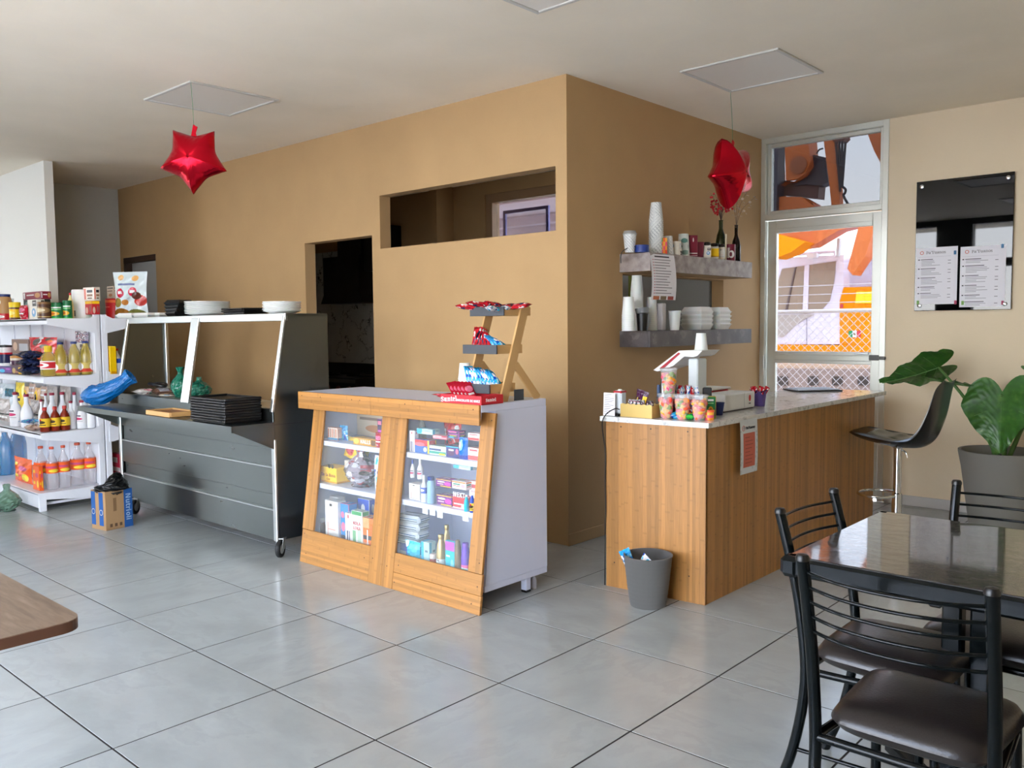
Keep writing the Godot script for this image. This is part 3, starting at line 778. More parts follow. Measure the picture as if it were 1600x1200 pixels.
	cell("white_orange_box", c8(244, 238, 232), [[0, 0, 1, 0.2, c8(240, 130, 50)], [0.1, 0.3, 0.5, 0.2, c8(60, 150, 120)], [0.1, 0.58, 0.5, 0.1, RED], [0.65, 0.3, 0.3, 0.5, c8(240, 170, 180), 1]])
	cell("blue_wipes", c8(226, 234, 240), [[0, 0.0, 1, 0.3, c8(24, 90, 140)], [0.5, 0.4, 0.5, 0.2, c8(200, 206, 206)], [0, 0.72, 1, 0.28, c8(30, 60, 90)]])
	cell("cyan_wipes", c8(40, 190, 220), [[0.0, 0.2, 0.3, 0.5, c8(30, 70, 170), 1], [0.0, 0.0, 0.35, 0.25, W, 1], [0.4, 0.1, 0.6, 0.2, c8(90, 214, 236)]])
	cell("cyan_bottle", c8(40, 190, 214), [[0.0, 0.0, 1, 0.28, c8(190, 90, 190)], [0.55, 0.5, 0.35, 0.4, c8(140, 226, 236), 1], [0.1, 0.4, 0.4, 0.06, W]])
	cell("pink_bottle", c8(236, 90, 150), [[0.0, 0.0, 1, 0.3, c8(110, 60, 180)], [0.2, 0.4, 0.6, 0.3, W, 1], [0.3, 0.46, 0.4, 0.2, c8(60, 190, 170), 1]])
	cell_patches("bars_red", c8(186, 20, 36), [RED, W, c8(60, 16, 30), c8(230, 60, 50), NAVY], 40)
	cell_patches("bars_blue", c8(40, 150, 214), [CYN, W, c8(20, 80, 180), c8(150, 214, 240)], 36)
	cell_patches("bars_white", c8(226, 226, 232), [W, CYN, c8(200, 206, 210), c8(40, 70, 160)], 30)
	var fruit := [c8(236, 60, 90), c8(250, 150, 40), c8(244, 100, 60), c8(226, 40, 60), c8(240, 90, 120), c8(130, 160, 56), c8(236, 70, 50), c8(246, 180, 60)]
	var fo := []
	for k in 16:
		fo.append([(k % 4) / 4.0, (k / 4) / 4.0, 0.25, 0.25, fruit[(k * 5 + k / 4) % 8]])
	cell("gummies", c8(236, 60, 90), fo)
	cell("lattice", c8(232, 234, 232), lattice())
	cell("teal_dots", c8(214, 224, 218), [[0.05, 0.1, 0.4, 0.2, c8(130, 160, 150), 1], [0.4, 0.35, 0.5, 0.2, c8(120, 156, 146), 1], [0.1, 0.6, 0.4, 0.2, c8(90, 140, 130), 1], [0.55, 0.7, 0.35, 0.2, c8(236, 240, 238), 1], [0.6, 0.05, 0.2, 0.15, W, 1]])
	cell("maroon_mug", c8(128, 16, 50), [[0.4, 0.12, 0.16, 0.2, W, 1], [0, 0.8, 1, 0.05, W], [0, 0.9, 1, 0.05, c8(200, 150, 160)]])
	cell("menu_white", c8(240, 238, 240), lines(0.1, 0.08, 0.8, 12, 0.075, c8(150, 146, 156)))
	m_sheet()

func lattice() -> Array:
	var out := []
	for k in 7:
		for s in 24:
			out.append([k / 6.0 - 0.5 + s / 24.0, s / 24.0, 0.03, 0.045, c8(120, 130, 140)])
			out.append([k / 6.0 + 0.5 - s / 24.0, s / 24.0, 0.02, 0.045, c8(170, 176, 182)])
	return out
func m_sheet() -> void:
	var t := ImageTexture.create_from_image(sheet)
	var m := mat("printed_packaging", Color(1, 1, 1), 0.35)
	m.albedo_texture = t
	m = mat("printed_paper", Color(1, 1, 1), 0.75)
	m.albedo_texture = t
	m = mat("printed_film", Color(1, 1, 1), 0.22)
	m.albedo_texture = t

# ---------------------------------------------------------------- goods
func carton(called: String, label: String, key: String, at: Vector3, s: Vector3, turn := 0.0, group := "", cat := "box") -> MeshInstance3D:   # closed printed box, base at AT
	return solo(called, label, cat, kbox(Vector3(0, s.y / 2, 0), s, minf(0.002, s.z * 0.2), cells[key]), M.printed_packaging, at, turn, group)
var end_x := INF   # goods stay behind this end plane
func fit(u1: float, base: float, z: float) -> float:
	return z if end_x == INF else minf(z, column_z(u1, end_x, base))
func top_of(o: MeshInstance3D) -> float:
	return o.position.y + o.mesh.get_aabb().end.y + 0.0004
func carton_px(called: String, label: String, key: String, u0: float, u1: float, v0: float, base: float, z: float, deep: float, cat := "box", group := "") -> MeshInstance3D:   # front face on the plane z between picture columns u0 and u1, top at row v0
	z = fit(u1, base, z)
	var x0 := column_x(u0, base, z)
	var x1 := column_x(u1, base, z)
	var h := maxf(0.02, on_z((u0 + u1) / 2, v0, z).y - base)
	return carton(called, label, key, Vector3((x0 + x1) / 2, base, z - deep / 2), Vector3(x1 - x0, h, deep), 0.0, group, cat)
func pillow_kit(s: Vector3, r: Rect2, puff := 1.0, seed_ := 1, crimp := 0.06) -> Kit:   # filled soft packet standing on its base
	var f := FastNoiseLite.new()
	f.seed = seed_
	f.frequency = 6.0 / maxf(s.x, s.y)
	var k := Kit.new()
	for side in [1.0, -1.0]:
		k.grid(10, 12, func(u: float, v: float) -> Vector3:
			var a := 1.0 - pow(absf(u * 2 - 1), 3.0)
			var b := 1.0 - pow(absf(v * 2 - 1), 4.0)
			if v < crimp or v > 1.0 - crimp:
				b *= 0.3
			var x := (u - 0.5) * s.x * (1.0 - 0.10 * sin(v * PI))
			var z: float = side * s.z * 0.5 * a * b * puff * (1.0 + 0.35 * f.get_noise_2d(x * 1.7 + side, v * s.y * 1.7))
			return Vector3(x * side, v * s.y + f.get_noise_1d(u * 0.2) * 0.004 * v, z), Rect2(r.position, r.size))
	return k
func packet(called: String, label: String, key: String, at: Vector3, s: Vector3, basis_ := Basis(), group := "", cat := "bag") -> MeshInstance3D:
	var o := solo(called, label, cat, pillow_kit(s, cells[key], 1.0, used.size() + 3), M.printed_film, at, 0.0, group)
	o.basis = basis_
	return o
func packet_px(called: String, label: String, key: String, u0: float, u1: float, v0: float, base: float, z: float, deep := 0.05, group := "", cat := "bag") -> MeshInstance3D:
	z = fit(u1, base, z)
	var x0 := column_x(u0, base, z)
	var x1 := column_x(u1, base, z)
	return packet(called, label, key, Vector3((x0 + x1) / 2, base, z), Vector3(x1 - x0, maxf(0.03, on_z((u0 + u1) / 2, v0, z).y - base), deep), Basis(), group, cat)
func round_px(u: float, base: float, z: float, wide: float, tall: float) -> Array:   # [foot, radius, height] of an upright round thing from picture size
	z = fit(u + wide * 0.55, base, z)
	var p := Vector3(column_x(u, base, z), base, z)
	return [p, metres(wide, p) / 2, metres(tall, p)]
func bottle(called: String, label: String, at: Vector3, r: float, h: float, body: Material, cap: Material, key := "", band := Vector2(0.2, 0.5), neck := 0.3, group := "", shoulder := 0.62, cap_h := 0.08) -> Node3D:
	var t := thing(called, label, "bottle", at, 0.0, group)
	var n := r * neck
	var c := h * (1.0 - cap_h)
	part(t, "bottle_body", klathe([Vector2(0, 0.001), Vector2(r * 0.9, 0), Vector2(r, r * 0.12), Vector2(r, h * shoulder * 0.8), Vector2(r * 0.96, h * shoulder * 0.9), Vector2(lerpf(r, n, 0.35), h * (shoulder + 0.08)), Vector2(lerpf(r, n, 0.8), h * (shoulder + 0.17)), Vector2(n, h * (shoulder + 0.24)), Vector2(n, c), Vector2(0, c)], 18), body)
	part(t, "cap", klathe([Vector2(n * 1.15, c - 0.002), Vector2(n * 1.2, c), Vector2(n * 1.2, h - 0.002), Vector2(n * 1.1, h), Vector2(0, h)], 14), cap)
	if key:
		part(t, "paper_label", klathe([Vector2(r * 1.012, h * band.x), Vector2(r * 1.012, h * band.y)], 18, cells[key], 1.0), M.printed_paper)
	return t
func cup_kit(r0: float, r1: float, h: float, key := "", wall := 0.0012) -> Kit:
	var r: Rect2 = cells[key] if key else Rect2(0, 0, 1, 1)
	var k := Kit.new()
	k.lathe([Vector2(0, 0.002), Vector2(r0 * 0.9, 0.002), Vector2(r0, 0), Vector2(r1, h - 0.004), Vector2(r1 + wall * 1.5, h - 0.003), Vector2(r1 + wall * 1.5, h), Vector2(r1 - wall, h), Vector2(r0 - wall, wall * 2), Vector2(0, wall * 2)], 20, Vector3.ZERO, Basis(), r, 2.0)
	return k
func cup_stack(label: String, at: Vector3, r0: float, r1: float, cup_h: float, h: float, key: String, m: Material, group := "", upside := true) -> void:   # nested cups, each rim showing; every cup a thing
	var n := maxi(1, int((h - cup_h) / 0.0125) + 1)
	var step := (h - cup_h) / maxf(1, n - 1)
	var mesh := cup_kit(r0, r1, cup_h, key).mesh()
	for k in n:
		var o := solo("stacked_cup", nth(k) + " " + label, "cup", mesh, m, at + Vector3(0, k * step + (cup_h if upside else 0.0), 0), 0.3 * k, group)
		if upside:
			o.rotation.x = PI

func nth(k: int) -> String:
	return ["lowest", "second lowest", "third lowest", "fourth lowest", "fifth lowest", "sixth lowest", "seventh lowest", "eighth lowest", "ninth lowest", "tenth lowest"][mini(k, 9)] if k < 10 else "%dth lowest" % (k + 1)

# ---------------------------------------------------------------- furniture
const GX := -3.64       # end plane of the gondola shelf
func build_gondola() -> void:
	var wm: Material = M.white_metal
	var g := thing("gondola_shelf", "white metal double sided gondola shelf stocked with groceries by the steel cart", "shelf", Vector3(GX, 0, 1.29))
	var L := 2.2       # shop side; the rear side is shorter, it ends before the white wall
	# posts and back panels; local z = world z - 1.29
	for z in [0.0, -0.055]:
		for x in ([-0.015, -1.1, -L] if z == 0.0 else [-0.015, -1.1]):
			part(g, "post", kbox(Vector3(x, 0.738, z), Vector3(0.03, 1.476, 0.046), 0.003), wm)
	part(g, "back_panel", kspan(Vector3(-L, 0.14, -0.008), Vector3(-0.03, 1.46, 0.004)), wm)
	var k := Kit.new()
	for x in [-0.33, -0.64, -1.4, -1.8]:
		k.box(Vector3(x, 0.8, 0.008), Vector3(0.028, 1.3, 0.012), 0.002)
	part(g, "slotted_uprights", k, wm)
	for s in [[1.444, 0.363], [1.006, 0.408], [0.586, 0.44]]:
		for side in [1.0, -1.0]:
			var y: float = s[0]
			var d: float = s[1] if side > 0 else s[1] - 0.06
			var z0 := 0.0 if side > 0 else -0.06
			L = 2.2 if side > 0 else 1.1
			var sh := Kit.new()
			sh.box(Vector3(-L / 2, y - 0.008, z0 + side * d / 2), Vector3(L - 0.004, 0.014, d), 0.002)
			sh.box(Vector3(-L / 2, y - 0.022, z0 + side * (d - 0.006)), Vector3(L - 0.004, 0.045, 0.012), 0.004)
			part(g, "shelf_board", sh, wm)
			var b := Kit.new()
			b.prism([Vector2(0, y + 0.03), Vector2(0.06, y + 0.002), Vector2(d, y + 0.002), Vector2(d, y - 0.046), Vector2(0.02, y - 0.112), Vector2(0, y - 0.112)], Vector3(0, 0, z0), Vector3(0, 0, side), Vector3.UP, Vector3(0.006, 0, 0))
			part(g, "bracket", b, wm)
	# base decks
	for side in [1.0, -1.0]:
		var d := 0.477 if side > 0 else 0.40
		var z0 := 0.0 if side > 0 else -0.06
		L = 2.2 if side > 0 else 1.1
		k = Kit.new()
		k.box(Vector3(-L / 2, 0.131, z0 + side * d / 2), Vector3(L, 0.014, d), 0.003)
		k.box(Vector3(-L / 2, 0.082, z0 + side * (d - 0.008)), Vector3(L, 0.11, 0.016), 0.004)
		part(g, "base_deck", k, wm)
		k = Kit.new()
		k.box(Vector3(-0.012, 0.065, z0 + side * (d - 0.03)), Vector3(0.03, 0.13, 0.05), 0.003)
		k.prism([Vector2(0, 0.132), Vector2(d, 0.132), Vector2(d, 0.092), Vector2(0.05, 0.05), Vector2(0, 0.05)], Vector3(-0.004, 0, z0), Vector3(0, 0, side), Vector3.UP, Vector3(0.006, 0, 0))
		k.box(Vector3(-0.05, 0.05, z0 + side * d / 2), Vector3(0.02, 0.02, d - 0.1), 0.002)
		part(g, "base_foot", k, wm)

func build_gondola_goods() -> void:
	var W: Material = M.foam
	end_x = GX - 0.008
	var y := 1.446
	# top shelf
	var q := round_px(8, y, 1.60, 22, 40)
	var j := thing("food_jar", "large tan plastic jar with dark blue lid on the gondola top", "jar", q[0])
	part(j, "jar_body", klathe([Vector2(0, 0), Vector2(q[1], 0.002), Vector2(q[1], q[2] * 0.75), Vector2(q[1] * 0.8, q[2] * 0.9), Vector2(0, q[2] * 0.9)], 18, cells.tan_jar), M.printed_packaging)
	part(j, "lid", klathe([Vector2(q[1] * 0.8, q[2] * 0.88), Vector2(q[1] * 0.82, q[2]), Vector2(0, q[2])], 18), hue(30, 50, 110))
	q = round_px(24, y, 1.61, 16, 27)
	j = thing("food_jar", "short jar with yellow lid and yellow label on the gondola top", "jar", q[0])
	part(j, "jar_body", klathe([Vector2(0, 0), Vector2(q[1], 0.002), Vector2(q[1], q[2] * 0.8), Vector2(0, q[2] * 0.82)], 18, cells.yellow_jar), M.printed_packaging)
	part(j, "lid", klathe([Vector2(q[1] * 1.04, q[2] * 0.8), Vector2(q[1] * 1.04, q[2]), Vector2(0, q[2])], 18), hue(250, 212, 30))
	packet_px("snack_packet", "small red packet beside the yellow lidded jar", "red_packet", 32, 44, 477, y, 1.61)
	carton_px("milk_carton", "white carton with blue flower print on the gondola top", "white_carton", 44, 58, 468, y, 1.60, 0.06)
	var under := carton_px("plain_carton", "grey carton carrying the long maroon box", "dark_carton", 38, 64, 468, y, 1.46, 0.08)
	carton_px("tea_box", "long maroon box lying on top behind the white carton", "maroon_box", 36, 64, 456, top_of(under), 1.46, 0.08)
	q = round_px(70, y, 1.6, 20, 26)
	j = thing("coffee_can", "brown coffee can with round emblem on the gondola top", "can", q[0])
	part(j, "can_body", klathe([Vector2(0, 0), Vector2(q[1], 0.001), Vector2(q[1], q[2] * 0.95), Vector2(q[1] * 0.96, q[2]), Vector2(0, q[2])], 20, cells.coffee_can), M.printed_packaging)
	for s in [[90, 17, 25, 1.59, "beside the coffee can"], [106, 14, 28, 1.57, "beside the white paper roll"]]:
		q = round_px(s[0], y, s[3], s[1], s[2])
		j = thing("seasoning_shaker", "green seasoning shaker " + s[4], "shaker", q[0])
		part(j, "shaker_body", klathe([Vector2(0, 0), Vector2(q[1], 0.001), Vector2(q[1], q[2] * 0.78), Vector2(0, q[2] * 0.8)], 16, cells.green_shaker), M.printed_packaging)
		part(j, "lid", klathe([Vector2(q[1] * 0.96, q[2] * 0.78), Vector2(q[1] * 0.93, q[2]), Vector2(0, q[2])], 16), hue(10, 104, 56))
	q = round_px(129, y, 1.46, 29, 45)
	j = thing("paper_roll", "white kitchen paper roll in clear film on the gondola top", "paper roll", q[0])
	part(j, "roll", klathe([Vector2(0.02, 0.004), Vector2(q[1] * 0.97, 0.002), Vector2(q[1], q[2] * 0.05), Vector2(q[1] * 0.985, q[2] * 0.3), Vector2(q[1], q[2] * 0.5), Vector2(q[1] * 0.98, q[2] * 0.75), Vector2(q[1] * 0.97, q[2] * 0.97), Vector2(q[1] * 0.9, q[2]), Vector2(0.02, q[2])], 22), W)
	k_patch(j, "paper_label", Vector3(0.02, q[2] * 0.18, q[1] * 0.96), 0.05, 0.045, hue(110, 108, 98, 0.7))
	bottle("syrup_bottle", "pale yellow bottle with red cap behind the green shakers", Vector3(column_x(111, y, 1.42), y, 1.42), 0.022, 0.2, hue(240, 222, 150), hue(196, 24, 40))
	blob("clear_bag", "crumpled clear plastic bag on the gondola top", Vector3(column_x(20, y, 1.42), y, 1.42), Vector3(0.2, 0.19, 0.09), film("clear_film", Color(0.86, 0.9, 0.9), 0.45), 5)
	# over the posts and the rear half
	carton("biscuit_tin", "red tin with yellow rim under the cream box", "red_tin_yellow", Vector3(GX - 0.07, y + 0.031, 1.29), Vector3(0.13, 0.105, 0.06))
	carton("cream_box", "cream and pink box leaning on the red tin", "cream_box", Vector3(GX - 0.075, y + 0.137, 1.29), Vector3(0.15, 0.105, 0.05), 0.15)
	q = round_px(180, y, 1.13, 27, 31)
	j = thing("red_can", "red food can on the rear gondola shelf", "can", q[0])
	part(j, "can_body", klathe([Vector2(0, 0), Vector2(q[1], 0.001), Vector2(q[1], q[2] * 0.97), Vector2(q[1] * 0.95, q[2]), Vector2(0, q[2])], 20, cells.red_can), M.printed_packaging)
	carton("beige_box", "beige box on top of the red food can", "beige_box", Vector3(q[0].x, q[0].y + q[2], q[0].z), Vector3(0.13, 0.1, 0.06))
	var gx := column_x(206, y, 1.04)
	packet("granola_pouch", "large white granola pouch with two red round emblems", "granola", Vector3(gx, y, 1.04), Vector3(metres(62, Vector3(gx, y, 1.04)), metres(72, Vector3(gx, y, 1.04)), 0.08), Basis(Vector3.UP, 0.5))
	packet("seed_packet", "small green and brown packet behind the cream box", "sunset_pack", Vector3(column_x(141, 1.6, 1.22), y, 1.22), Vector3(0.1, 0.24, 0.03), Basis(Vector3.FORWARD, 0.2))
	# second shelf
	y = 1.008
	carton_px("detergent_pack", "purple and cyan pack lying on the second gondola shelf", "purple_pack", 0, 18, 573, y, 1.64, 0.12)
	q = round_px(9, y + 0.055, 1.6, 20, 33)
	j = thing("plastic_tub", "white tub with black lid standing on the purple pack", "tub", q[0])
	part(j, "tub_body", klathe([Vector2(0, 0), Vector2(q[1], 0.001), Vector2(q[1], q[2] * 0.97), Vector2(0, q[2])], 18, cells.tub), M.printed_packaging)
	carton_px("spice_box", "dark box with gold and orange print on the second gondola shelf", "sunset_pack", 18, 35, 571, y, 1.64, 0.1)
	q = round_px(26, y + 0.062, 1.6, 17, 17)
	j = thing("small_jar", "little jar with amber lid standing on the dark box", "jar", q[0])
	part(j, "jar_body", klathe([Vector2(0, 0), Vector2(q[1], 0.001), Vector2(q[1], q[2] * 0.9), Vector2(0, q[2])], 16, cells.small_jar), M.printed_packaging)
	for k in 3:
		packet_lying("navy_bag", ["navy blue bag at the bottom of the pile of three", "navy blue bag in the middle of the pile of three", "navy blue bag on top of the pile of three"][k], "navy_bag", Vector3(column_x(48 + k * 0.5, y, 1.6), y + 0.006 + k * 0.062, 1.6), Vector3(0.155, 0.17, 0.06), 0.1 * k)
	under = carton_px("plain_carton", "dark carton underneath the brown carton with grey label", "dark_carton", 19, 45, 553, y, 1.40, 0.1)
	carton_px("brown_carton", "brown carton with grey label at the back of the second shelf", "brown_carton", 19, 45, 530, top_of(under), 1.40, 0.1)
	packet_px("red_striped_bag", "red white and orange striped bag behind the oil bottles", "striped_bag", 48, 92, 527, y, 1.42, 0.09)
	var oil := pane("cooking_oil", Color(0.80, 0.70, 0.26), 0.5, 0.1)
	q = round_px(77, y, 1.6, 24, 47)
	bottle("oil_bottle", "yellow capped cooking oil bottle with wide red label", q[0], q[1], q[2], oil, hue(240, 200, 30), "oil_red_label", Vector2(0.22, 0.5), 0.4, "", 0.6, 0.2)
	for s in [[96, 1.56, 19, "beside the yellow capped bottle"], [117, 1.53, 19, "in the middle of the row"], [135, 1.49, 19, "beside the gondola post"]]:
		q = round_px(s[0], y, s[1], s[2], 52)
		bottle("oil_bottle", "bottle of cooking oil with dark blue cap " + s[3], q[0], q[1], q[2], oil, hue(30, 50, 110), "oil_label", Vector2(0.07, 0.36), 0.4, "cooking oil bottles on the second gondola shelf", 0.66, 0.06)
	under = carton_px("sauce_box", "tall plain box carrying the small grey patterned box", "white_carton", 119, 133, 536, y, 1.33, 0.025)
	carton_px("sauce_box", "small grey patterned box at the back above the oil bottles", "wrapped_sweets", 118, 134, 517, top_of(under), 1.33, 0.025)
	# third shelf
	y = 0.588
	for s in [[-1, 17, 623, 1.6, "grey_pouch", "grey coffee pouch at the end of the third gondola shelf"], [49, 63, 625, 1.45, "grey_pouch", "grey pouch standing behind the white bottles"]]:
		packet_px("coffee_pouch", s[5], s[4], s[0], s[1], s[2], y, s[3])
	for s in [[0, 26, 600, "blue_sack", "blue and white sack on the upper row of the third shelf"], [27, 41, 598, "yellow_pouch", "bright yellow pouch on the upper row of the third shelf"], [40, 49, 604, "peach_pouch", "peach pouch beside the bright yellow pouch"], [48, 58, 600, "pink_pouch", "pinkish brown pouch between two peach pouches"], [57, 66, 606, "peach_pouch", "peach pouch beside the pinkish brown pouch"], [66, 76, 604, "pink_pouch", "pinkish brown pouch beside a grey pouch"], [76, 92, 604, "grey_pouch", "grey pouch on the upper row behind two white bottles"], [96, 113, 604, "grey_pouch", "grey pouch on the upper row, last before the post"]]:
		packet_px("hanging_pouch", s[4], s[3], s[0], s[1], s[2], y, 1.36, 0.05)
	var bl := hue(238, 238, 240, 0.4)
	for s in [[26, 1.66, 18, 53, 1], [43, 1.64, 18, 52, 0], [66, 1.60, 10, 46, 0], [83, 1.47, 17, 52, 0], [99, 1.40, 16, 52, 0], [73, 1.41, 10, 46, 0], [112, 1.46, 13, 44, 0], [118, 1.345, 12, 52, 0], [129, 1.40, 15, 44, 1], [133, 1.33, 10, 54, 0], [142, 1.36, 13, 44, 0]]:
		q = round_px(s[0], y, s[1], s[2], s[3])
		bottle("bleach_bottle", "white plastic bleach bottle with printed front and dark red cap" if s[4] else "plain white plastic bleach bottle with dark red cap", q[0], q[1], q[2], bl, hue(150, 20, 50), "bleach_label" if s[4] else "", Vector2(0.2, 0.5), 0.36, "printed bleach bottles" if s[4] else "plain bleach bottles", 0.5, 0.07)
	for s in [[71, 1.69, "turned label, at the corner of the shelf"], [87, 1.66, "in the middle of the three"], [102, 1.63, "at the post side of the three"]]:
		q = round_px(s[0], y, s[1], 15, 38)
		bottle("hot_sauce_bottle", "red brown hot sauce bottle " + s[2].replace("turned label, ", ""), q[0], q[1], q[2], hue(128, 34, 10, 0.25), hue(190, 44, 36), "sauce_label", Vector2(0.2, 0.55), 0.36, "hot sauce bottles", 0.6, 0.12)
	packet_lying("blue_sachet", "blue and white sachet lying before the bleach bottles", "bars_blue", Vector3(column_x(46, y, 1.68), y + 0.05, 1.67), Vector3(0.13, 0.12, 0.03), 0.4)
	packet_lying("pink_sachet", "pink and white sachet lying under the blue sachet", "pink_pouch", Vector3(column_x(50, y, 1.69), y + 0.004, 1.68), Vector3(0.15, 0.12, 0.04), -0.2)
	# base deck
	y = 0.14
	var blue := pane("blue_liquid", Color(0.10, 0.50, 0.74), 0.6, 0.1)
	for s in [[10, 1.62, 25, 70, "large bottle of clear blue liquid at the end of the base deck"], [30, 1.45, 24, 72, "large bottle of clear blue liquid behind the orange packet"]]:
		q = round_px(s[0], y, s[1], s[2], s[3])
		bottle("water_bottle", s[4], q[0], q[1], q[2], blue, hue(206, 206, 214), "", Vector2(), 0.35, "", 0.66, 0.04)
	packet_px("orange_packet", "orange and magenta packet in clear film on the base deck", "orange_label", 24, 52, 716, y, 1.66, 0.06)
	carton_px("orange_carton", "narrow upright orange carton at the front of the base deck", "orange_label", 52, 62, 728, y, 1.72, 0.03)
	var clear := pane("clear_soda", Color(0.86, 0.84, 0.86), 0.3, 0.12)
	for s in [[66, 1.66, 20, "fifth from the post"], [83, 1.62, 18, "fourth from the post"], [101, 1.58, 17, "third from the post"], [123, 1.52, 22, "second from the post"], [141, 1.44, 18, "beside the post"]]:
		q = round_px(s[0], y, s[1], s[2], 66)
		bottle("soda_bottle", "clear plastic bottle with orange label on the base deck, " + s[3], q[0], q[1], q[2], clear, hue(214, 90, 60), "orange_label", Vector2(0.38, 0.62), 0.32, "clear bottles with orange labels on the base deck", 0.62, 0.05)
	end_x = INF
	# bag on the floor
	blob("produce_bag", "green tinted plastic bag of produce on the floor by the gondola", Vector3(on_y(2, 800, 0).x - 0.02, 0.0, on_y(2, 800, 0).z - 0.05), Vector3(0.21, 0.2, 0.18), film("green_film", Color(0.42, 0.58, 0.48), 0.72), 8)
	# rear half
	carton("yellow_carton", "tall yellow carton on the rear gondola shelf", "choc_yellow", Vector3(GX - 0.05, 1.008, column_z(172, GX - 0.05, 1.1)), Vector3(0.12, 0.22, 0.05))
	q = round_px(184, 1.008, 1.13, 9, 44)
	bottle("cleaner_bottle", "white bottle with blue label on the rear gondola shelf", q[0], 0.028, 0.2, bl, hue(180, 40, 60), "blue_cap_box", Vector2(0.2, 0.6))
	carton("magenta_box", "magenta box low on the rear gondola deck", "pink_text_box", Vector3(GX - 0.1, 0.14, 1.06), Vector3(0.14, 0.22, 0.16))

func k_patch(parent: Node, called: String, at: Vector3, w: float, h: float, m: Material) -> void:
	part(parent, called, kbox(at, Vector3(w, h, 0.004), 0.001), m)
func film(key: String, c: Color, alpha: float) -> StandardMaterial3D:   # thin translucent plastic that still shows a surface
	var m := mat(key, Color(c.r, c.g, c.b, alpha), 0.27)
	m.transparency = BaseMaterial3D.TRANSPARENCY_ALPHA
	m.metallic_specular = 0.6
	return m
func packet_lying(called: String, label: String, key: String, at: Vector3, s: Vector3, turn: float) -> void:
	var o := solo(called, label, "bag", pillow_kit(s, cells[key], 1.0, used.size() + 5), M.printed_film, at + Vector3(0, s.z * 0.45, 0))
	o.basis = Basis(Vector3.UP, turn) * Basis(Vector3.RIGHT, -PI / 2)
	o.position += o.basis * Vector3(0, -s.y / 2, 0)
func blob(called: String, label: String, at: Vector3, s: Vector3, m: Material, seed_: int, knot := 0.3) -> MeshInstance3D:   # soft filled plastic bag, tied at the top
	var f := FastNoiseLite.new()
	f.seed = seed_
	f.frequency = 2.2
	var k := Kit.new()
	k.grid(28, 20, func(u: float, v: float) -> Vector3:
		var a := TAU * u
		var p := sin(minf(v, 0.82) / 0.82 * PI * 0.93) if v < 0.82 else lerpf(sin(PI * 0.93), knot, (v - 0.82) / 0.18)
		p = maxf(p, 0.02 if v < 0.01 else 0.16)
		if v < 0.12:
			p = v / 0.12 * 0.78
		var d := Vector3(sin(a), 0, cos(a))
		var w := 1.0 + 0.22 * f.get_noise_3d(d.x * 1.4, v * 3.0, d.z * 1.4) + 0.10 * f.get_noise_3d(d.x * 5, v * 8.0, d.z * 5)
		return Vector3(d.x * p * w * s.x / 2, (0.0 if v < 0.12 else (v - 0.12) / 0.88) * s.y, d.z * p * w * s.z / 2))
	return solo(called, label, "bag", k, m, at)

func sack(path: Array, radii: Array, seed_: int) -> Kit:   # soft bag along a bent line, creased
	var f := FastNoiseLite.new()
	f.seed = seed_
	f.frequency = 9.0
	var p := smooth(path, 5)
	var c := p.size()
	var k := Kit.new()
	k.grid(48, c * 2, func(u: float, v: float) -> Vector3:
		var q := v * (c - 1)
		var i := mini(int(q), c - 2)
		var at: Vector3 = p[i].lerp(p[i + 1], q - i)
		var d: Vector3 = (p[i + 1] - p[i]).normalized()
		var x := d.cross(Vector3.UP).normalized()
		var y := x.cross(d)
		var rq := v * (radii.size() - 1)
		var ri := mini(int(rq), radii.size() - 2)
		var r: float = lerpf(radii[ri], radii[ri + 1], smoothstep(0, 1, rq - ri))
		var a := TAU * u
		r *= 1.0 + 0.20 * f.get_noise_3d(cos(a) * 0.12, sin(a) * 0.12, v * 0.3) + 0.13 * f.get_noise_3d(cos(a) * 0.4, sin(a) * 0.4, v * 0.7) - 0.06 * absf(f.get_noise_3d(cos(a) * 0.9, sin(a) * 0.9, v * 1.5))
		return at + (x * cos(a) + y * sin(a)) * r, Rect2(0, 0, 1, 1), true)
	return k

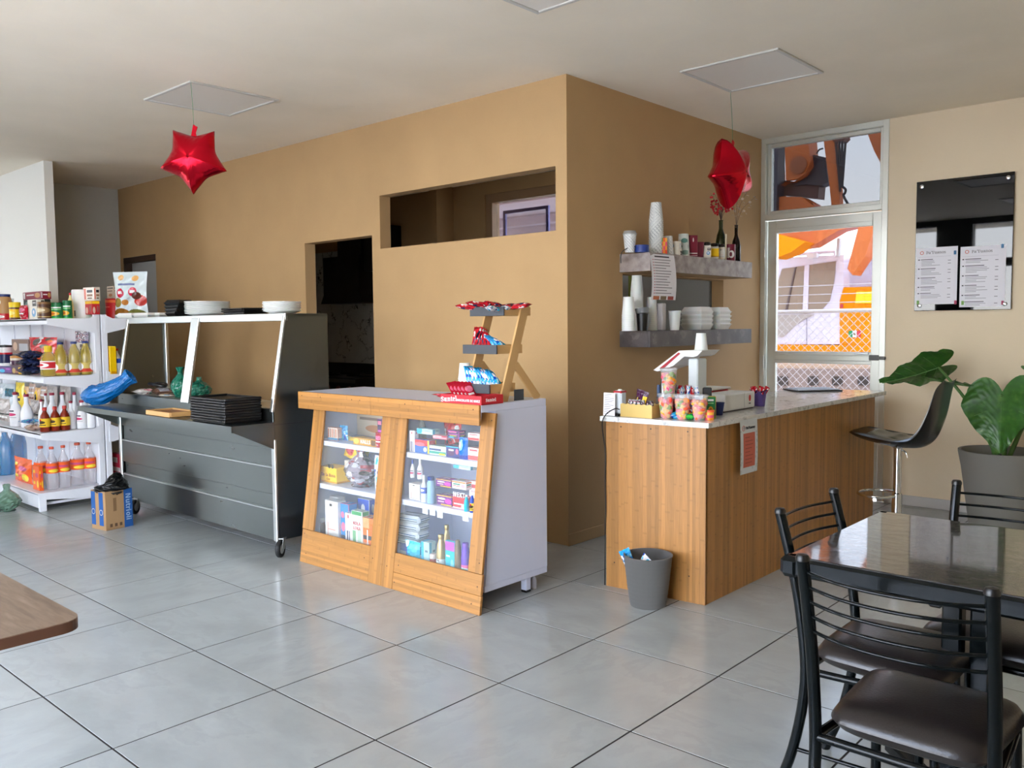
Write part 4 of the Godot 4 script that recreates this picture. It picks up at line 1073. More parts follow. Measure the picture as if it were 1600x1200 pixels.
# steel serving cart
const CX0 := -3.25
const CX1 := -1.15
func build_cart() -> void:
	var st: Material = M.brushed_steel
	var c := thing("serving_cart", "stainless steel serving cart with sloped glassless guard and tray rail on casters", "serving cart", Vector3(0, 0, 0))
	var zb := 0.925
	# end panels: profile in (z, y)
	for x in [CX0, CX1]:
		var k := Kit.new()
		k.prism([Vector2(zb, 0.10), Vector2(1.30, 0.10), Vector2(1.318, 0.78), Vector2(1.318, 0.86), Vector2(1.218, 1.44), Vector2(zb, 1.44)], Vector3(x, 0, 0), Vector3(0, 0, 1), Vector3.UP, Vector3(0.012 if x < -2 else -0.012, 0, 0))
		part(c, "end_panel", k, st)
		part(c, "end_seam", kspan(Vector3(x + (0.0 if x < -2 else -0.002), 0.79, zb), Vector3(x + (-0.002 if x < -2 else 0.002), 0.793, 1.318)), hue(60, 60, 58))
	# front in three horizontal panels, each lapped over the next
	for s in [[0.645, 0.80, 1.316], [0.535, 0.645, 1.302], [0.372, 0.535, 1.314], [0.28, 0.372, 1.298], [0.095, 0.28, 1.31]]:
		part(c, "front_panel", kspan(Vector3(CX0 + 0.03, s[0], s[2] - 0.012), Vector3(CX1 - 0.03, s[1], s[2]), 0.002), st)
	for y in [0.537, 0.282]:
		part(c, "front_ledge", kspan(Vector3(CX0 + 0.03, y - 0.006, 1.298), Vector3(CX1 - 0.03, y + 0.004, 1.322), 0.002), M.bright_steel)
	for x in [CX0 + 0.015, CX1 - 0.015]:
		part(c, "corner_trim", kbox(Vector3(x, 0.40, 1.315), Vector3(0.036, 0.61, 0.018), 0.004), M.bright_steel)
	part(c, "bottom_panel", kspan(Vector3(CX0, 0.10, zb), Vector3(CX1, 0.115, 1.30)), st)
	part(c, "back_panel", kspan(Vector3(CX0 + 0.012, 0.10, zb), Vector3(CX1 - 0.012, 0.86, zb + 0.012)), st)
	# well deck with lids
	part(c, "well_deck", kspan(Vector3(CX0 + 0.012, 0.845, zb + 0.012), Vector3(CX1 - 0.012, 0.86, 1.312)), st)
	part(c, "front_upstand", kspan(Vector3(CX0 + 0.012, 0.80, 1.29), Vector3(CX1 - 0.012, 0.885, 1.318), 0.004), st)
	for a in 4:
		var x := CX0 + 0.14 + a * 0.49
		var l := Kit.new()
		l.box(Vector3(x + 0.21, 0.871, 1.115), Vector3(0.46, 0.02, 0.31), 0.008)
		var lid := part(c, "pan_lid", l, M.bright_steel)
		part(lid, "lid_handle", ktube(smooth([Vector3(x + 0.15, 0.88, 1.115), Vector3(x + 0.17, 0.90, 1.115), Vector3(x + 0.25, 0.90, 1.115), Vector3(x + 0.27, 0.88, 1.115)], 4), 0.006), M.chrome)
	# guard frame
	part(c, "guard_roof", kspan(Vector3(CX0, 1.425, zb), Vector3(CX1, 1.445, 1.222), 0.003), st)
	part(c, "guard_lip", kspan(Vector3(CX0, 1.40, 1.205), Vector3(CX1, 1.447, 1.226), 0.003), M.bright_steel)
	for x in [CX0 + 0.014, -2.21, CX1 - 0.014]:
		var k := Kit.new()
		k.bar(Vector3(x, 0.865, 1.322), Vector3(x, 1.43, 1.222), 0.026 if x != -2.21 else 0.1, 0.02, Vector3(0, 0, 1), 0.003)
		part(c, "guard_post", k, M.bright_steel)
	for x in [CX0 + 0.02, CX1 - 0.02]:
		part(c, "rear_post", kspan(Vector3(x - 0.012, 0.86, zb), Vector3(x + 0.012, 1.43, zb + 0.024), 0.003), M.bright_steel)
	# tray rail
	var k := Kit.new()
	k.prism([Vector2(1.318, 0.79), Vector2(1.318, 0.806), Vector2(1.595, 0.806), Vector2(1.595, 0.77), Vector2(1.583, 0.77), Vector2(1.583, 0.792)], Vector3(CX0 - 0.045, 0, 0), Vector3(0, 0, 1), Vector3.UP, Vector3(CX1 - CX0 + 0.045, 0, 0))
	part(c, "tray_rail", k, st)
	for x in [CX0 + 0.004, CX1 - 0.008]:
		k = Kit.new()
		k.prism([Vector2(1.318, 0.795), Vector2(1.59, 0.795), Vector2(1.59, 0.772), Vector2(1.318, 0.645)], Vector3(x, 0, 0), Vector3(0, 0, 1), Vector3.UP, Vector3(0.008, 0, 0))
		part(c, "rail_bracket", k, st)
	for p in [[CX1 + 0.005, 1.29], [-3.02, 1.31], [CX1 - 0.1, 0.98], [-3.02, 0.98]]:
		var w := part(c, "caster", ktyre(0.052, 0.022, 0.026), M.rubber, Vector3(p[0], 0.052, p[1] + 0.015))
		w.rotation.y = 0.6
		var hb := klathe([Vector2(0, -0.016), Vector2(0.026, -0.014), Vector2(0.03, -0.012), Vector2(0.03, 0.012), Vector2(0.026, 0.014), Vector2(0, 0.016)], 16)
		var hub := part(w, "hub", hb, M.bright_steel)
		hub.rotation.z = PI / 2
		hub.rotation.y = 0
		var fk := Kit.new()
		for s in [-1.0, 1.0]:
			fk.bar(Vector3(s * 0.02, 0.0, 0), Vector3(s * 0.02, 0.062, -0.018), 0.036, 0.003, Vector3(1, 0, 0), 0.001)
		fk.box(Vector3(0, 0.06, -0.018), Vector3(0.05, 0.006, 0.05), 0.001)
		part(w, "fork", fk, M.bright_steel)

func ktyre(r: float, rr: float, w: float) -> Kit:   # wheel round the x axis
	var k := Kit.new()
	k.lathe([Vector2(r - rr, -w / 2), Vector2(r - 0.005, -w / 2), Vector2(r, -w / 2 + 0.006), Vector2(r, w / 2 - 0.006), Vector2(r - 0.005, w / 2), Vector2(r - rr, w / 2), Vector2(r - rr, -w / 2)], 24, Vector3.ZERO, Basis(Vector3(0, 0, 1), PI / 2))
	return k

func plate_kit(r: float) -> Kit:
	return klathe([Vector2(0, 0), Vector2(r * 0.62, 0), Vector2(r * 0.7, 0.004), Vector2(r, 0.016), Vector2(r, 0.019), Vector2(r * 0.7, 0.008), Vector2(0, 0.005)], 28)

func tray_kit(w: float, d: float, h: float) -> Kit:   # shallow cafeteria tray with a raised rim
	var k := Kit.new()
	k.box(Vector3(0, h * 0.25, 0), Vector3(w * 0.93, h * 0.5, d * 0.93), h * 0.2)
	for s in [-1.0, 1.0]:
		k.bar(Vector3(s * w * 0.475, h * 0.7, -d * 0.48), Vector3(s * w * 0.475, h * 0.7, d * 0.48), h * 0.6, w * 0.04, Vector3(0, 1, 0), h * 0.15)
		k.bar(Vector3(-w * 0.48, h * 0.7, s * d * 0.475), Vector3(w * 0.48, h * 0.7, s * d * 0.475), h * 0.6, d * 0.05, Vector3(0, 1, 0), h * 0.15)
	return k

func build_cart_goods() -> void:
	var y := 1.447
	var z := 1.13
	# foam boxes, black boxes, plates on the guard roof
	var fm := clam_kit(0.2, 0.16, 0.035).mesh()
	for s in [[207, 1.15, "at the gondola end"], [232, 1.10, "between two others"], [250, 1.03, "beside the black containers"]]:
		solo("foam_container", "flat white foam food container on the cart roof " + s[2], "container", fm, M.foam, Vector3(column_x(s[0], y, s[1]), y, s[1]), 0.2, "flat foam containers on the cart roof")
	var bm := clam_kit(0.15, 0.15, 0.045).mesh()
	for k in 4:
		solo("black_container", nth(k) + " black food container in the pile beside the white plates", "container", bm, M.black_plastic, Vector3(column_x(281, y, 1.12), y + k * 0.024, 1.12), 0.1 * k, "black food containers piled on the cart roof")
	var p := plate_kit(0.15).mesh()
	for k in 9:
		solo("dinner_plate", nth(k) + " white dinner plate in the tall pile on the cart roof", "plate", p, M.foam, Vector3(column_x(325, y, z - 0.04), y + k * 0.0098, z - 0.04 + 0.002 * (k % 3)), 0.0, "white dinner plates in the tall pile")
	var p2 := plate_kit(0.115).mesh()
	for k in 7:
		solo("side_plate", nth(k) + " white side plate in the low pile on the cart roof", "plate", p2, M.foam, Vector3(column_x(441, y, z), y + k * 0.0088, z + 0.003 * (k % 2)), 0.0, "white side plates in the low pile")
	var bt := tray_kit(0.27, 0.2, 0.035).mesh()
	for k in 2:
		solo("black_dish", ["lower", "upper"][k] + " shallow black dish between the two piles of plates", "dish", bt, M.black_plastic, Vector3(column_x(384, y, 1.07), y + k * 0.013, 1.07), 0.0, "black dishes on the cart roof")
	# tray rail: black trays, wooden board, bags
	y = 0.807
	var t := tray_kit(0.40, 0.25, 0.024).mesh()
	for k in 9:
		solo("cafeteria_tray", nth(k) + " black cafeteria tray in the pile on the tray rail", "tray", t, M.black_plastic, Vector3(-1.455 + 0.003 * (k % 3), y + k * 0.0155, 1.455), 0.0, "black cafeteria trays")
	var b := thing("wooden_tray", "small wooden tray with paler rim on the tray rail", "tray", Vector3(column_x(268, y, 1.49), y, 1.49))
	part(b, "tray_board", kbox(Vector3(0, 0.012, 0), Vector3(0.30, 0.02, 0.17), 0.003), hue(150, 92, 56))
	var kk := Kit.new()
	for s in [-1.0, 1.0]:
		kk.box(Vector3(0, 0.016, s * 0.088), Vector3(0.32, 0.03, 0.012), 0.002)
		kk.box(Vector3(s * 0.156, 0.016, 0), Vector3(0.012, 0.03, 0.17), 0.002)
	part(b, "tray_rim", kk, hue(206, 160, 100))
	var blue := film("blue_bag_film", Color(0.02, 0.44, 0.74), 0.88)
	var bag := sack([Vector3(-3.30, 0.850, 1.55), Vector3(-3.27, 0.868, 1.535), Vector3(-3.22, 0.880, 1.51), Vector3(-3.16, 0.895, 1.46), Vector3(-3.10, 0.935, 1.40), Vector3(-3.06, 0.985, 1.345), Vector3(-3.03, 1.02, 1.31)], [0.012, 0.05, 0.072, 0.074, 0.062, 0.05, 0.058], 14)
	solo("blue_bag", "bright blue plastic bag slumped on the tray rail end", "bag", bag, blue)
	y = 0.882
	var gf := film("green_bag_film", Color(0.10, 0.46, 0.36), 0.85)
	blob("green_bag", "green plastic bag tied at the top inside the cart", Vector3(column_x(283, y, 1.2), y, 1.2), Vector3(0.13, 0.21, 0.13), gf, 21, 0.45)
	blob("green_bag", "rounded green plastic bag behind the middle guard post", Vector3(column_x(312, y, 1.12), y, 1.12), Vector3(0.2, 0.14, 0.16), gf, 22, 0.2)
	packet_lying("food_packet", "white and orange food packet lying behind the blue bag", "white_orange_box", Vector3(column_x(226, y, 1.22), y, 1.22), Vector3(0.14, 0.12, 0.04), 0.3)
	packet_lying("food_packet", "brown food packet lying behind the black strap", "brown_carton", Vector3(column_x(250, y, 1.18), y, 1.16), Vector3(0.2, 0.13, 0.05), -0.2)
	solo("black_strap", "black looped strap lying on the cart deck", "strap", ktube(smooth([Vector3(-0.1, 0, 0), Vector3(-0.05, 0.015, 0.04), Vector3(0.06, 0.012, 0.04), Vector3(0.1, 0, 0), Vector3(0.04, 0.012, -0.04), Vector3(-0.06, 0.014, -0.03)], 5, true), 0.012, 8, true), M.black_plastic, Vector3(column_x(243, y, 1.2), y + 0.062, 1.18))
	packet_lying("white_sachet", "white sachet on the cart deck beside the green bag", "white_carton", Vector3(column_x(258, y, 1.25), y, 1.24), Vector3(0.14, 0.07, 0.015), 0.1)

func clam_kit(w: float, d: float, h: float) -> Kit:   # hinged food container: tray and lid with sloping sides
	var k := Kit.new()
	var f := func(y0: float, y1: float, s0: float, s1: float) -> void:
		var a := Vector2(w, d) * s0 / 2
		var b := Vector2(w, d) * s1 / 2
		var c := [Vector2(1, 1), Vector2(1, -1), Vector2(-1, -1), Vector2(-1, 1)]
		for q in 4:
			var m: Vector2 = c[q]
			var n: Vector2 = c[(q + 1) % 4]
			k.quad(Vector3(m.x * a.x, y0, m.y * a.y), Vector3(n.x * a.x, y0, n.y * a.y), Vector3(n.x * b.x, y1, n.y * b.y), Vector3(m.x * b.x, y1, m.y * b.y))
		k.quad(Vector3(-b.x, y1, b.y), Vector3(b.x, y1, b.y), Vector3(b.x, y1, -b.y), Vector3(-b.x, y1, -b.y))
	f.call(0.0, h * 0.5, 0.8, 0.98)
	f.call(h * 0.5, h * 0.56, 1.0, 1.0)
	f.call(h * 0.56, h, 0.95, 0.76)
	return k

func rebase(t: Node3D, at: Vector3) -> Node3D:   # parts were built in room coordinates: put the thing's origin at its foot
	for c in t.get_children():
		c.position -= at
	t.position = at
	return t

func lean(y: float) -> float:
	return 1.28 - 0.1436 * y
func lean_board(x0: float, x1: float, y0: float, y1: float, front := 0.0, thick := 0.015) -> Kit:   # board in the leaning front of the showcase
	var a := atan(0.1436)
	var b := Basis(Vector3.RIGHT, -a)
	var ym := (y0 + y1) / 2
	var k := Kit.new()
	k.box(Vector3((x0 + x1) / 2, ym, lean(ym)) + b * Vector3(0, 0, front - thick / 2), Vector3(x1 - x0, (y1 - y0) / cos(a), thick), 0.0015, b)
	return k

func build_showcase() -> void:
	var wb: Material = M.white_board
	var s := thing("showcase", "bamboo fronted white showcase with two leaning glass windows full of toiletries", "showcase")
	part(s, "top_board", kspan(Vector3(-1.04, 0.951, 0.735), Vector3(0.44, 0.987, 1.21), 0.002), wb)
	for x in [-0.985, 0.422]:
		var k := Kit.new()
		k.prism([Vector2(0.735, 0.115), Vector2(1.198, 0.115), Vector2(1.112, 0.951), Vector2(0.735, 0.951)], Vector3(x, 0, 0), Vector3(0, 0, 1), Vector3.UP, Vector3(0.018, 0, 0))
		part(s, "side_panel", k, wb)
	part(s, "bottom_board", kspan(Vector3(-0.985, 0.083, 0.735), Vector3(0.44, 0.114, 1.203), 0.002), wb)
	part(s, "back_panel", kspan(Vector3(-0.967, 0.115, 0.738), Vector3(0.422, 0.951, 0.75)), wb)
	part(s, "divider", kspan(Vector3(-0.27, 0.115, 0.75), Vector3(-0.25, 0.951, 1.1)), wb)
	for y in [0.689, 0.444]:
		for x in [[-0.967, -0.27], [-0.25, 0.422]]:
			part(s, "shelf_board", kspan(Vector3(x[0], y - 0.014, 0.75), Vector3(x[1], y + 0.014, lean(y) - 0.024), 0.002), wb)
	for x in [[-0.9, 0.42], [-0.27, 0.35], [0.377, 0.47]]:
		pass
	# bamboo boards
	var up: Material = M.bamboo_upright
	var fl: Material = M.bamboo_flat
	part(s, "left_stile", lean_board(-0.99, -0.885, 0.19, 0.935), up)
	part(s, "middle_stile", lean_board(-0.357, -0.25, 0.0, 0.935, 0.001), up)
	part(s, "middle_stile", lean_board(-0.2485, -0.158, 0.0, 0.935, 0.001), up)
	part(s, "right_stile", lean_board(0.377, 0.47, 0.19, 0.945), up)
	part(s, "bottom_rail", lean_board(-0.985, -0.3585, 0.0, 0.188), fl)
	part(s, "bottom_rail", lean_board(-0.1565, 0.475, 0.09, 0.188), fl)
	part(s, "bottom_rail", lean_board(-0.1565, 0.478, 0.0, 0.0885), fl)
	part(s, "top_rail", kspan(Vector3(-1.04, 0.89, 1.21), Vector3(-0.37, 0.988, 1.225), 0.0015), fl)
	part(s, "top_rail", kspan(Vector3(-0.3685, 0.89, 1.21), Vector3(0.438, 0.988, 1.225), 0.0015), fl)
	part(s, "glass_pane", lean_board(-0.9, -0.345, 0.18, 0.9, -0.0155, 0.004), M.case_glass)
	part(s, "glass_pane", lean_board(-0.17, 0.39, 0.18, 0.9, -0.0155, 0.004), M.case_glass)
	var screw := klathe([Vector2(0, 0.0005), Vector2(0.0035, 0.0004), Vector2(0.0035, 0)], 8).mesh()
	for p in [[-0.96, 0.165], [-0.93, 0.055], [-0.4, 0.12], [-0.33, 0.13], [-0.21, 0.11], [-0.12, 0.13], [0.45, 0.24], [0.45, 0.13], [0.42, 0.045], [-0.97, 0.5], [0.45, 0.91], [-0.14, 0.04]]:
		var o := part(s, "screw", screw, hue(60, 40, 28), Vector3(p[0], p[1], lean(p[1]) + 0.0015))
		o.rotation.x = PI / 2 - 0.14
	for x in [-1.0, -0.82, -0.53, -0.46, -0.09, 0.4]:
		var o := part(s, "screw", screw, hue(60, 40, 28), Vector3(x, 0.965, 1.2252))
		o.rotation.x = PI / 2
	for p in [[0.4, 0.858], [-0.95, 0.858], [-0.95, 1.12]]:
		var l := part(s, "leg", kspan(Vector3(p[0] - 0.018, 0.012, p[1] - 0.018), Vector3(p[0] + 0.018, 0.083, p[1] + 0.018), 0.002), wb)
		part(l, "foot_cap", kspan(Vector3(p[0] - 0.018, 0.0, p[1] - 0.018), Vector3(p[0] + 0.018, 0.012, p[1] + 0.018), 0.002), M.black_plastic)
	for p in [[0.02, 0.425], [0.075, 0.425], [0.13, 0.42], [0.31, 0.43], [0.395, 0.432]]:
		part(s, "price_tag", kbox(Vector3(p[0], p[1], lean(p[1]) - 0.0215), Vector3(0.04, 0.035, 0.001)), M.paper)
	rebase(s, Vector3(-0.28, 0, 1.0))
	# a clear bottle rolled under it
	bottle("clear_bottle", "small clear bottle standing under the showcase beside its leg", Vector3(0.395, 0, 0.79), 0.016, 0.08, film("clear_bottle", Color(0.84, 0.82, 0.84), 0.42), hue(70, 160, 190))

func build_showcase_goods() -> void:
	# left, top shelf
	var y := 0.704
	var z := 1.12
	carton("beige_panel_box", "large flat olive beige box at the back of the top left shelf", "beige_box", Vector3(-0.78, y, 0.83), Vector3(0.34, 0.17, 0.08))
	carton_px("match_pack", "pack of orange and white striped sticks on the top left shelf", "matches", 512, 528, 668, y, z, 0.03)
	packet_px("teal_packet", "teal star shaped packet beside the striped sticks", "bars_blue", 531, 544, 665, y, z - 0.05, 0.03)
	var h := carton_px("cough_drop_box", "low gold box of cough drops with white lettering", "candy_gold", 552, 587, 685, y, z + 0.03, 0.06)
	lettering(h, "HALLS", 0.03, M.white_ink, Vector3(0.01, 0.022, 0.031))
	packet_px("red_star_packet", "white packet with red star beside the gold box", "red_packet", 587, 600, 676, y, z + 0.02, 0.03)
	carton_px("violet_vial", "slim violet pack behind the white packet with red star", "violet_box", 590, 598, 655, y, z - 0.08, 0.03)
	# left, middle shelf
	y = 0.459
	z = 1.15
	h = carton_px("sweet_box", "bright yellow box of peanut sweets on the middle left shelf", "choc_yellow", 501, 526, 730, y, z, 0.1)
	lettering(h, "De la Rosa", 0.026, hue(150, 40, 20), Vector3(0, 0.045, 0.051), Basis(), true)
	lettering(h, "Eta", 0.02, hue(150, 40, 20), Vector3(0, 0.022, 0.051), Basis(), true)
	var eyes := Kit.new()
	for x in [0.022, 0.052]:
		eyes.lathe([Vector2(0, 0), Vector2(0.013, 0.0), Vector2(0.013, 0.001), Vector2(0, 0.001)], 10, Vector3(x - 0.01, 0.098, 0.05), Basis(Vector3.RIGHT, PI / 2))
	part(h, "black_marks", eyes, M.black_plastic)
	packet("yellow_bag", "yellow bag with red round emblem leaning above the yellow box", "yellow_bag", Vector3(-0.75, y + 0.12, 1.04), Vector3(0.23, 0.13, 0.08), Basis(Vector3.BACK, -0.25))
	carton("plain_carton", "plain white carton behind the bright yellow sweet box", "white_carton", Vector3(-0.75, y, 1.0), Vector3(0.2, 0.12, 0.09))
	blob("sweets_bag", "clear round bag full of wrapped sweets on the middle left shelf", Vector3(column_x(565, y, 1.09), y, 1.09), Vector3(0.22, 0.23, 0.15), printed_blob(), 31, 0.5)
	packet_px("white_pouch", "white pouch beside the clear bag of sweets", "bars_white", 586, 600, 712, y, z, 0.04)
	# left, bottom
	y = 0.116
	z = 1.185
	for s in [[509, 529, 783, "tall_white", "tall white box with thin orange lines on the bottom left deck", 0.06], [529, 546, 787, "blue_pink_box", "blue box with pink ovals on the bottom left deck", 0.06], [540, 550, 802, "slim_white", "slim white box with navy pens print", 0.03], [566, 589, 810, "orange_box", "orange and white box at the end of the bottom left deck", 0.07]]:
		carton_px("goods_box", s[4], s[3], s[0], s[1], s[2], y, z - (0.02 if s[0] == 529 else 0.0), s[5])
	h = carton_px("glue_box", "white and green glue box with red lettering", "glue_box", 550, 567, 799, y, z + 0.005, 0.05)
	lettering(h, "KOLA", 0.026, hue(200, 24, 40), Vector3(0, 0.155, 0.026))
	lettering(h, "LOKA", 0.026, hue(200, 24, 40), Vector3(0, 0.128, 0.026))
	carton_px("goods_box", "white and blue box behind the glue box", "blue_cap_box", 560, 578, 780, y, z - 0.12, 0.06)
	carton_px("goods_box", "pale box standing behind the tall white box", "tall_white", 516, 530, 776, y, z - 0.1, 0.05)
	var q := round_px(502, y, z - 0.06, 14, 30)
	bottle("cream_jar", "dark red jar with white lid in the left corner of the bottom deck", q[0], q[1], q[2], hue(96, 30, 30), M.foam, "", Vector2(), 0.8, "", 0.7, 0.2)
	# right, top shelf
	y = 0.704
	z = 1.14
	carton_px("slim_box", "slim upright white box with red edge on the top right shelf", "slim_white", 640, 648, 673, y, z, 0.03)
	carton_px("toothpaste_box", "red and blue toothpaste box under the cyan box", "toothpaste", 648, 671, 687, y, z, 0.05)
	carton_px("medicine_box", "cyan and white box on top of the toothpaste box", "cyan_box", 651, 676, 670, y + 0.1, z - 0.005, 0.05)
	carton_px("text_box", "white box with blue and teal bands on the top right shelf", "green_text_box", 671, 697, 697, y, z, 0.05)
	carton_px("text_box", "magenta box with white lettering bands on the banded box", "pink_text_box", 676, 698, 682, y + 0.082, z - 0.01, 0.04)
	carton_px("cream_box", "navy box with round purple emblem on the top right shelf", "navy_round_box", 697, 717, 697, y, z + 0.005, 0.05)
	carton_px("violet_box", "dark violet box with pink bands on the navy box", "violet_box", 699, 717, 673, y + 0.096, z, 0.05)
	packet_px("gel_packet", "blue gel packet with pale oval emblem", "blue_gel", 718, 732, 684, y, z, 0.04)
	carton_px("pill_box", "lower of two white and coral boxes at the end", "white_red_box", 731, 749, 700, y, z + 0.005, 0.05)
	carton_px("pill_box", "upper of two white and coral boxes at the end", "white_red_box", 731, 749, 677, y + 0.098, z + 0.005, 0.05)
	packet_px("orange_bag", "orange red bag at the back of the top right shelf", "bars_red", 694, 722, 660, y, z - 0.16, 0.05)
	q = round_px(660, y, z - 0.12, 14, 54)
	bottle("grey_bottle", "grey bottle at the back behind the cyan box", q[0], q[1], q[2], hue(150, 156, 150), M.black_plastic)
	# right, middle shelf
	y = 0.459
	z = 1.165
	carton_px("medicine_box", "plain white box under the two white spray bottles", "tall_white", 639, 656, 756, y, z, 0.06)
	for s in [[645, 8, 28, "small white dropper bottle with blue cap on the white box", 0], [657, 10, 32, "small white spray bottle with pointed cap on the white box", 1]]:
		q = round_px(s[0], y + 0.105, z - 0.035, s[1], s[2])
		bottle("spray_bottle", s[3], q[0] + Vector3(0, 0.002, 0), q[1], q[2], M.foam, hue(60, 90, 180) if s[4] == 0 else M.foam, "bleach_label", Vector2(0.1, 0.45), 0.35, "", 0.5, 0.2)
	q = round_px(663, y, z + 0.0, 10, 42)
	bottle("lotion_bottle", "white bottle with blue label beside the plain white box", q[0], q[1], q[2], M.foam, M.foam, "blue_cap_box", Vector2(0.05, 0.55), 0.4, "", 0.55, 0.14)
	q = round_px(674, y, z, 13, 42)
	bottle("lotion_bottle", "pale blue bottle with navy cap beside the purple boxes", q[0], q[1], q[2], hue(150, 190, 214), hue(30, 60, 130), "", Vector2(), 0.7, "", 0.7, 0.12)
	carton_px("vitamin_box", "lower of two purple and gold boxes", "purple_gold_box", 682, 706, 774, y, z, 0.06)
	carton_px("vitamin_box", "upper of two purple and gold boxes", "purple_gold_box", 681, 705, 749, y + 0.094, z, 0.06)
	h = carton_px("flu_box", "red and white box with white lettering beside the purple boxes", "red_white_box", 707, 730, 777, y, z + 0.005, 0.06)
	lettering(h, "NEXT", 0.034, M.white_ink, Vector3(-0.005, 0.07, 0.031))
	carton_px("vitamin_box", "white and orange box on the red and white box", "white_orange_box", 706, 728, 752, y + 0.096, z, 0.06)
	carton_px("medicine_box", "white box on top of the white and orange box", "cyan_box", 708, 735, 735, y + 0.19, z - 0.03, 0.05)
	for s in [[729, 8, 26, "tiny cyan bottle before the red and white box", 40, 170, 200], [738, 8, 30, "tiny blue bottle with yellow label at the shelf end", 30, 70, 170]]:
		q = round_px(s[0], y, z + 0.022, s[1], s[2])
		bottle("eye_drops", s[3], q[0], q[1], q[2], hue(s[4], s[5], s[6]), M.foam, "sauce_label" if s[4] == 30 else "", Vector2(0.1, 0.5), 0.4)
	carton_px("white_pill_box", "white and coral box at the end of the middle right shelf", "white_red_box", 733, 748, 752, y, z - 0.04, 0.05)
	# right, bottom
	y = 0.116
	z = 1.19
	for k in 4:
		solo("wipes_pack", ["lowest blue and white wipes pack of the stack", "second blue and white wipes pack of the stack", "third blue and white wipes pack of the stack", "topmost blue and white wipes pack of the stack"][k], "pack", kbox(Vector3(0, 0.021, 0), Vector3(0.165, 0.042, 0.1), 0.014, cells.blue_wipes), M.printed_film, Vector3(column_x(643, y, 1.13), y + 0.081 + k * 0.0425, 1.115), 0.05 * k)
	carton_px("wipes_box", "plain carton carrying the stack of wipes packs", "blue_cap_box", 625, 661, 850, y, 1.165, 0.1)
	packet_px("cyan_wipes", "cyan wipes pack standing before the stack", "cyan_wipes", 634, 658, 846, y, z + 0.005, 0.04)
	carton_px("white_box", "small white and cyan box on the bottom right deck", "cyan_box", 658, 671, 847, y, z, 0.05)
	q = round_px(677, y, z, 11, 28)
	bottle("gel_jar", "small red jar on the bottom right deck", q[0], q[1], q[2], hue(180, 50, 44), hue(220, 210, 206), "", Vector2(), 0.8, "", 0.6, 0.25)
	var gold := mat("gold_can", c8(196, 172, 120), 0.3, 0.6)
	q = round_px(690, y, z, 16, 62)
	bottle("spray_can", "gold and white spray can with metal top", q[0], q[1], q[2], gold, mat("gold_cap", c8(176, 150, 90), 0.3, 0.7), "tall_white", Vector2(0.05, 0.4), 0.5, "", 0.66, 0.1)
	q = round_px(699, y, z - 0.06, 12, 72)
	bottle("spray_can", "gold spray can behind the gold and white can", q[0], q[1], q[2], gold, M.gold_cap, "", Vector2(), 0.5, "", 0.66, 0.1)
	carton_px("shampoo_bottle", "cyan flat bottle with violet top on the bottom right deck", "cyan_bottle", 696, 711, 846, y, z + 0.008, 0.03, "bottle")
	q = round_px(716, y, z, 11, 58)
	bottle("cologne_bottle", "slim amber glass bottle on the bottom right deck", q[0], q[1], q[2], hue(130, 110, 76, 0.2), hue(110, 92, 60), "", Vector2(), 0.6, "", 0.8, 0.06)
	q = round_px(728, y, z + 0.004, 14, 60)
	bottle("shampoo_bottle", "pink and purple round bottle at the end of the deck", q[0], q[1], q[2], hue(110, 64, 190), hue(120, 60, 190), "pink_bottle", Vector2(0.02, 0.6), 0.6, "", 0.74, 0.14)

func printed_blob() -> StandardMaterial3D:
	var m := mat("sweets_film", Color(1, 1, 1), 0.15)
	m.albedo_texture = M.printed_film.albedo_texture
	var c: Rect2 = cells.wrapped_sweets
	m.uv1_scale = Vector3(c.size.x, c.size.y, 1)
	m.uv1_offset = Vector3(c.position.x, c.position.y, 0)
	return m

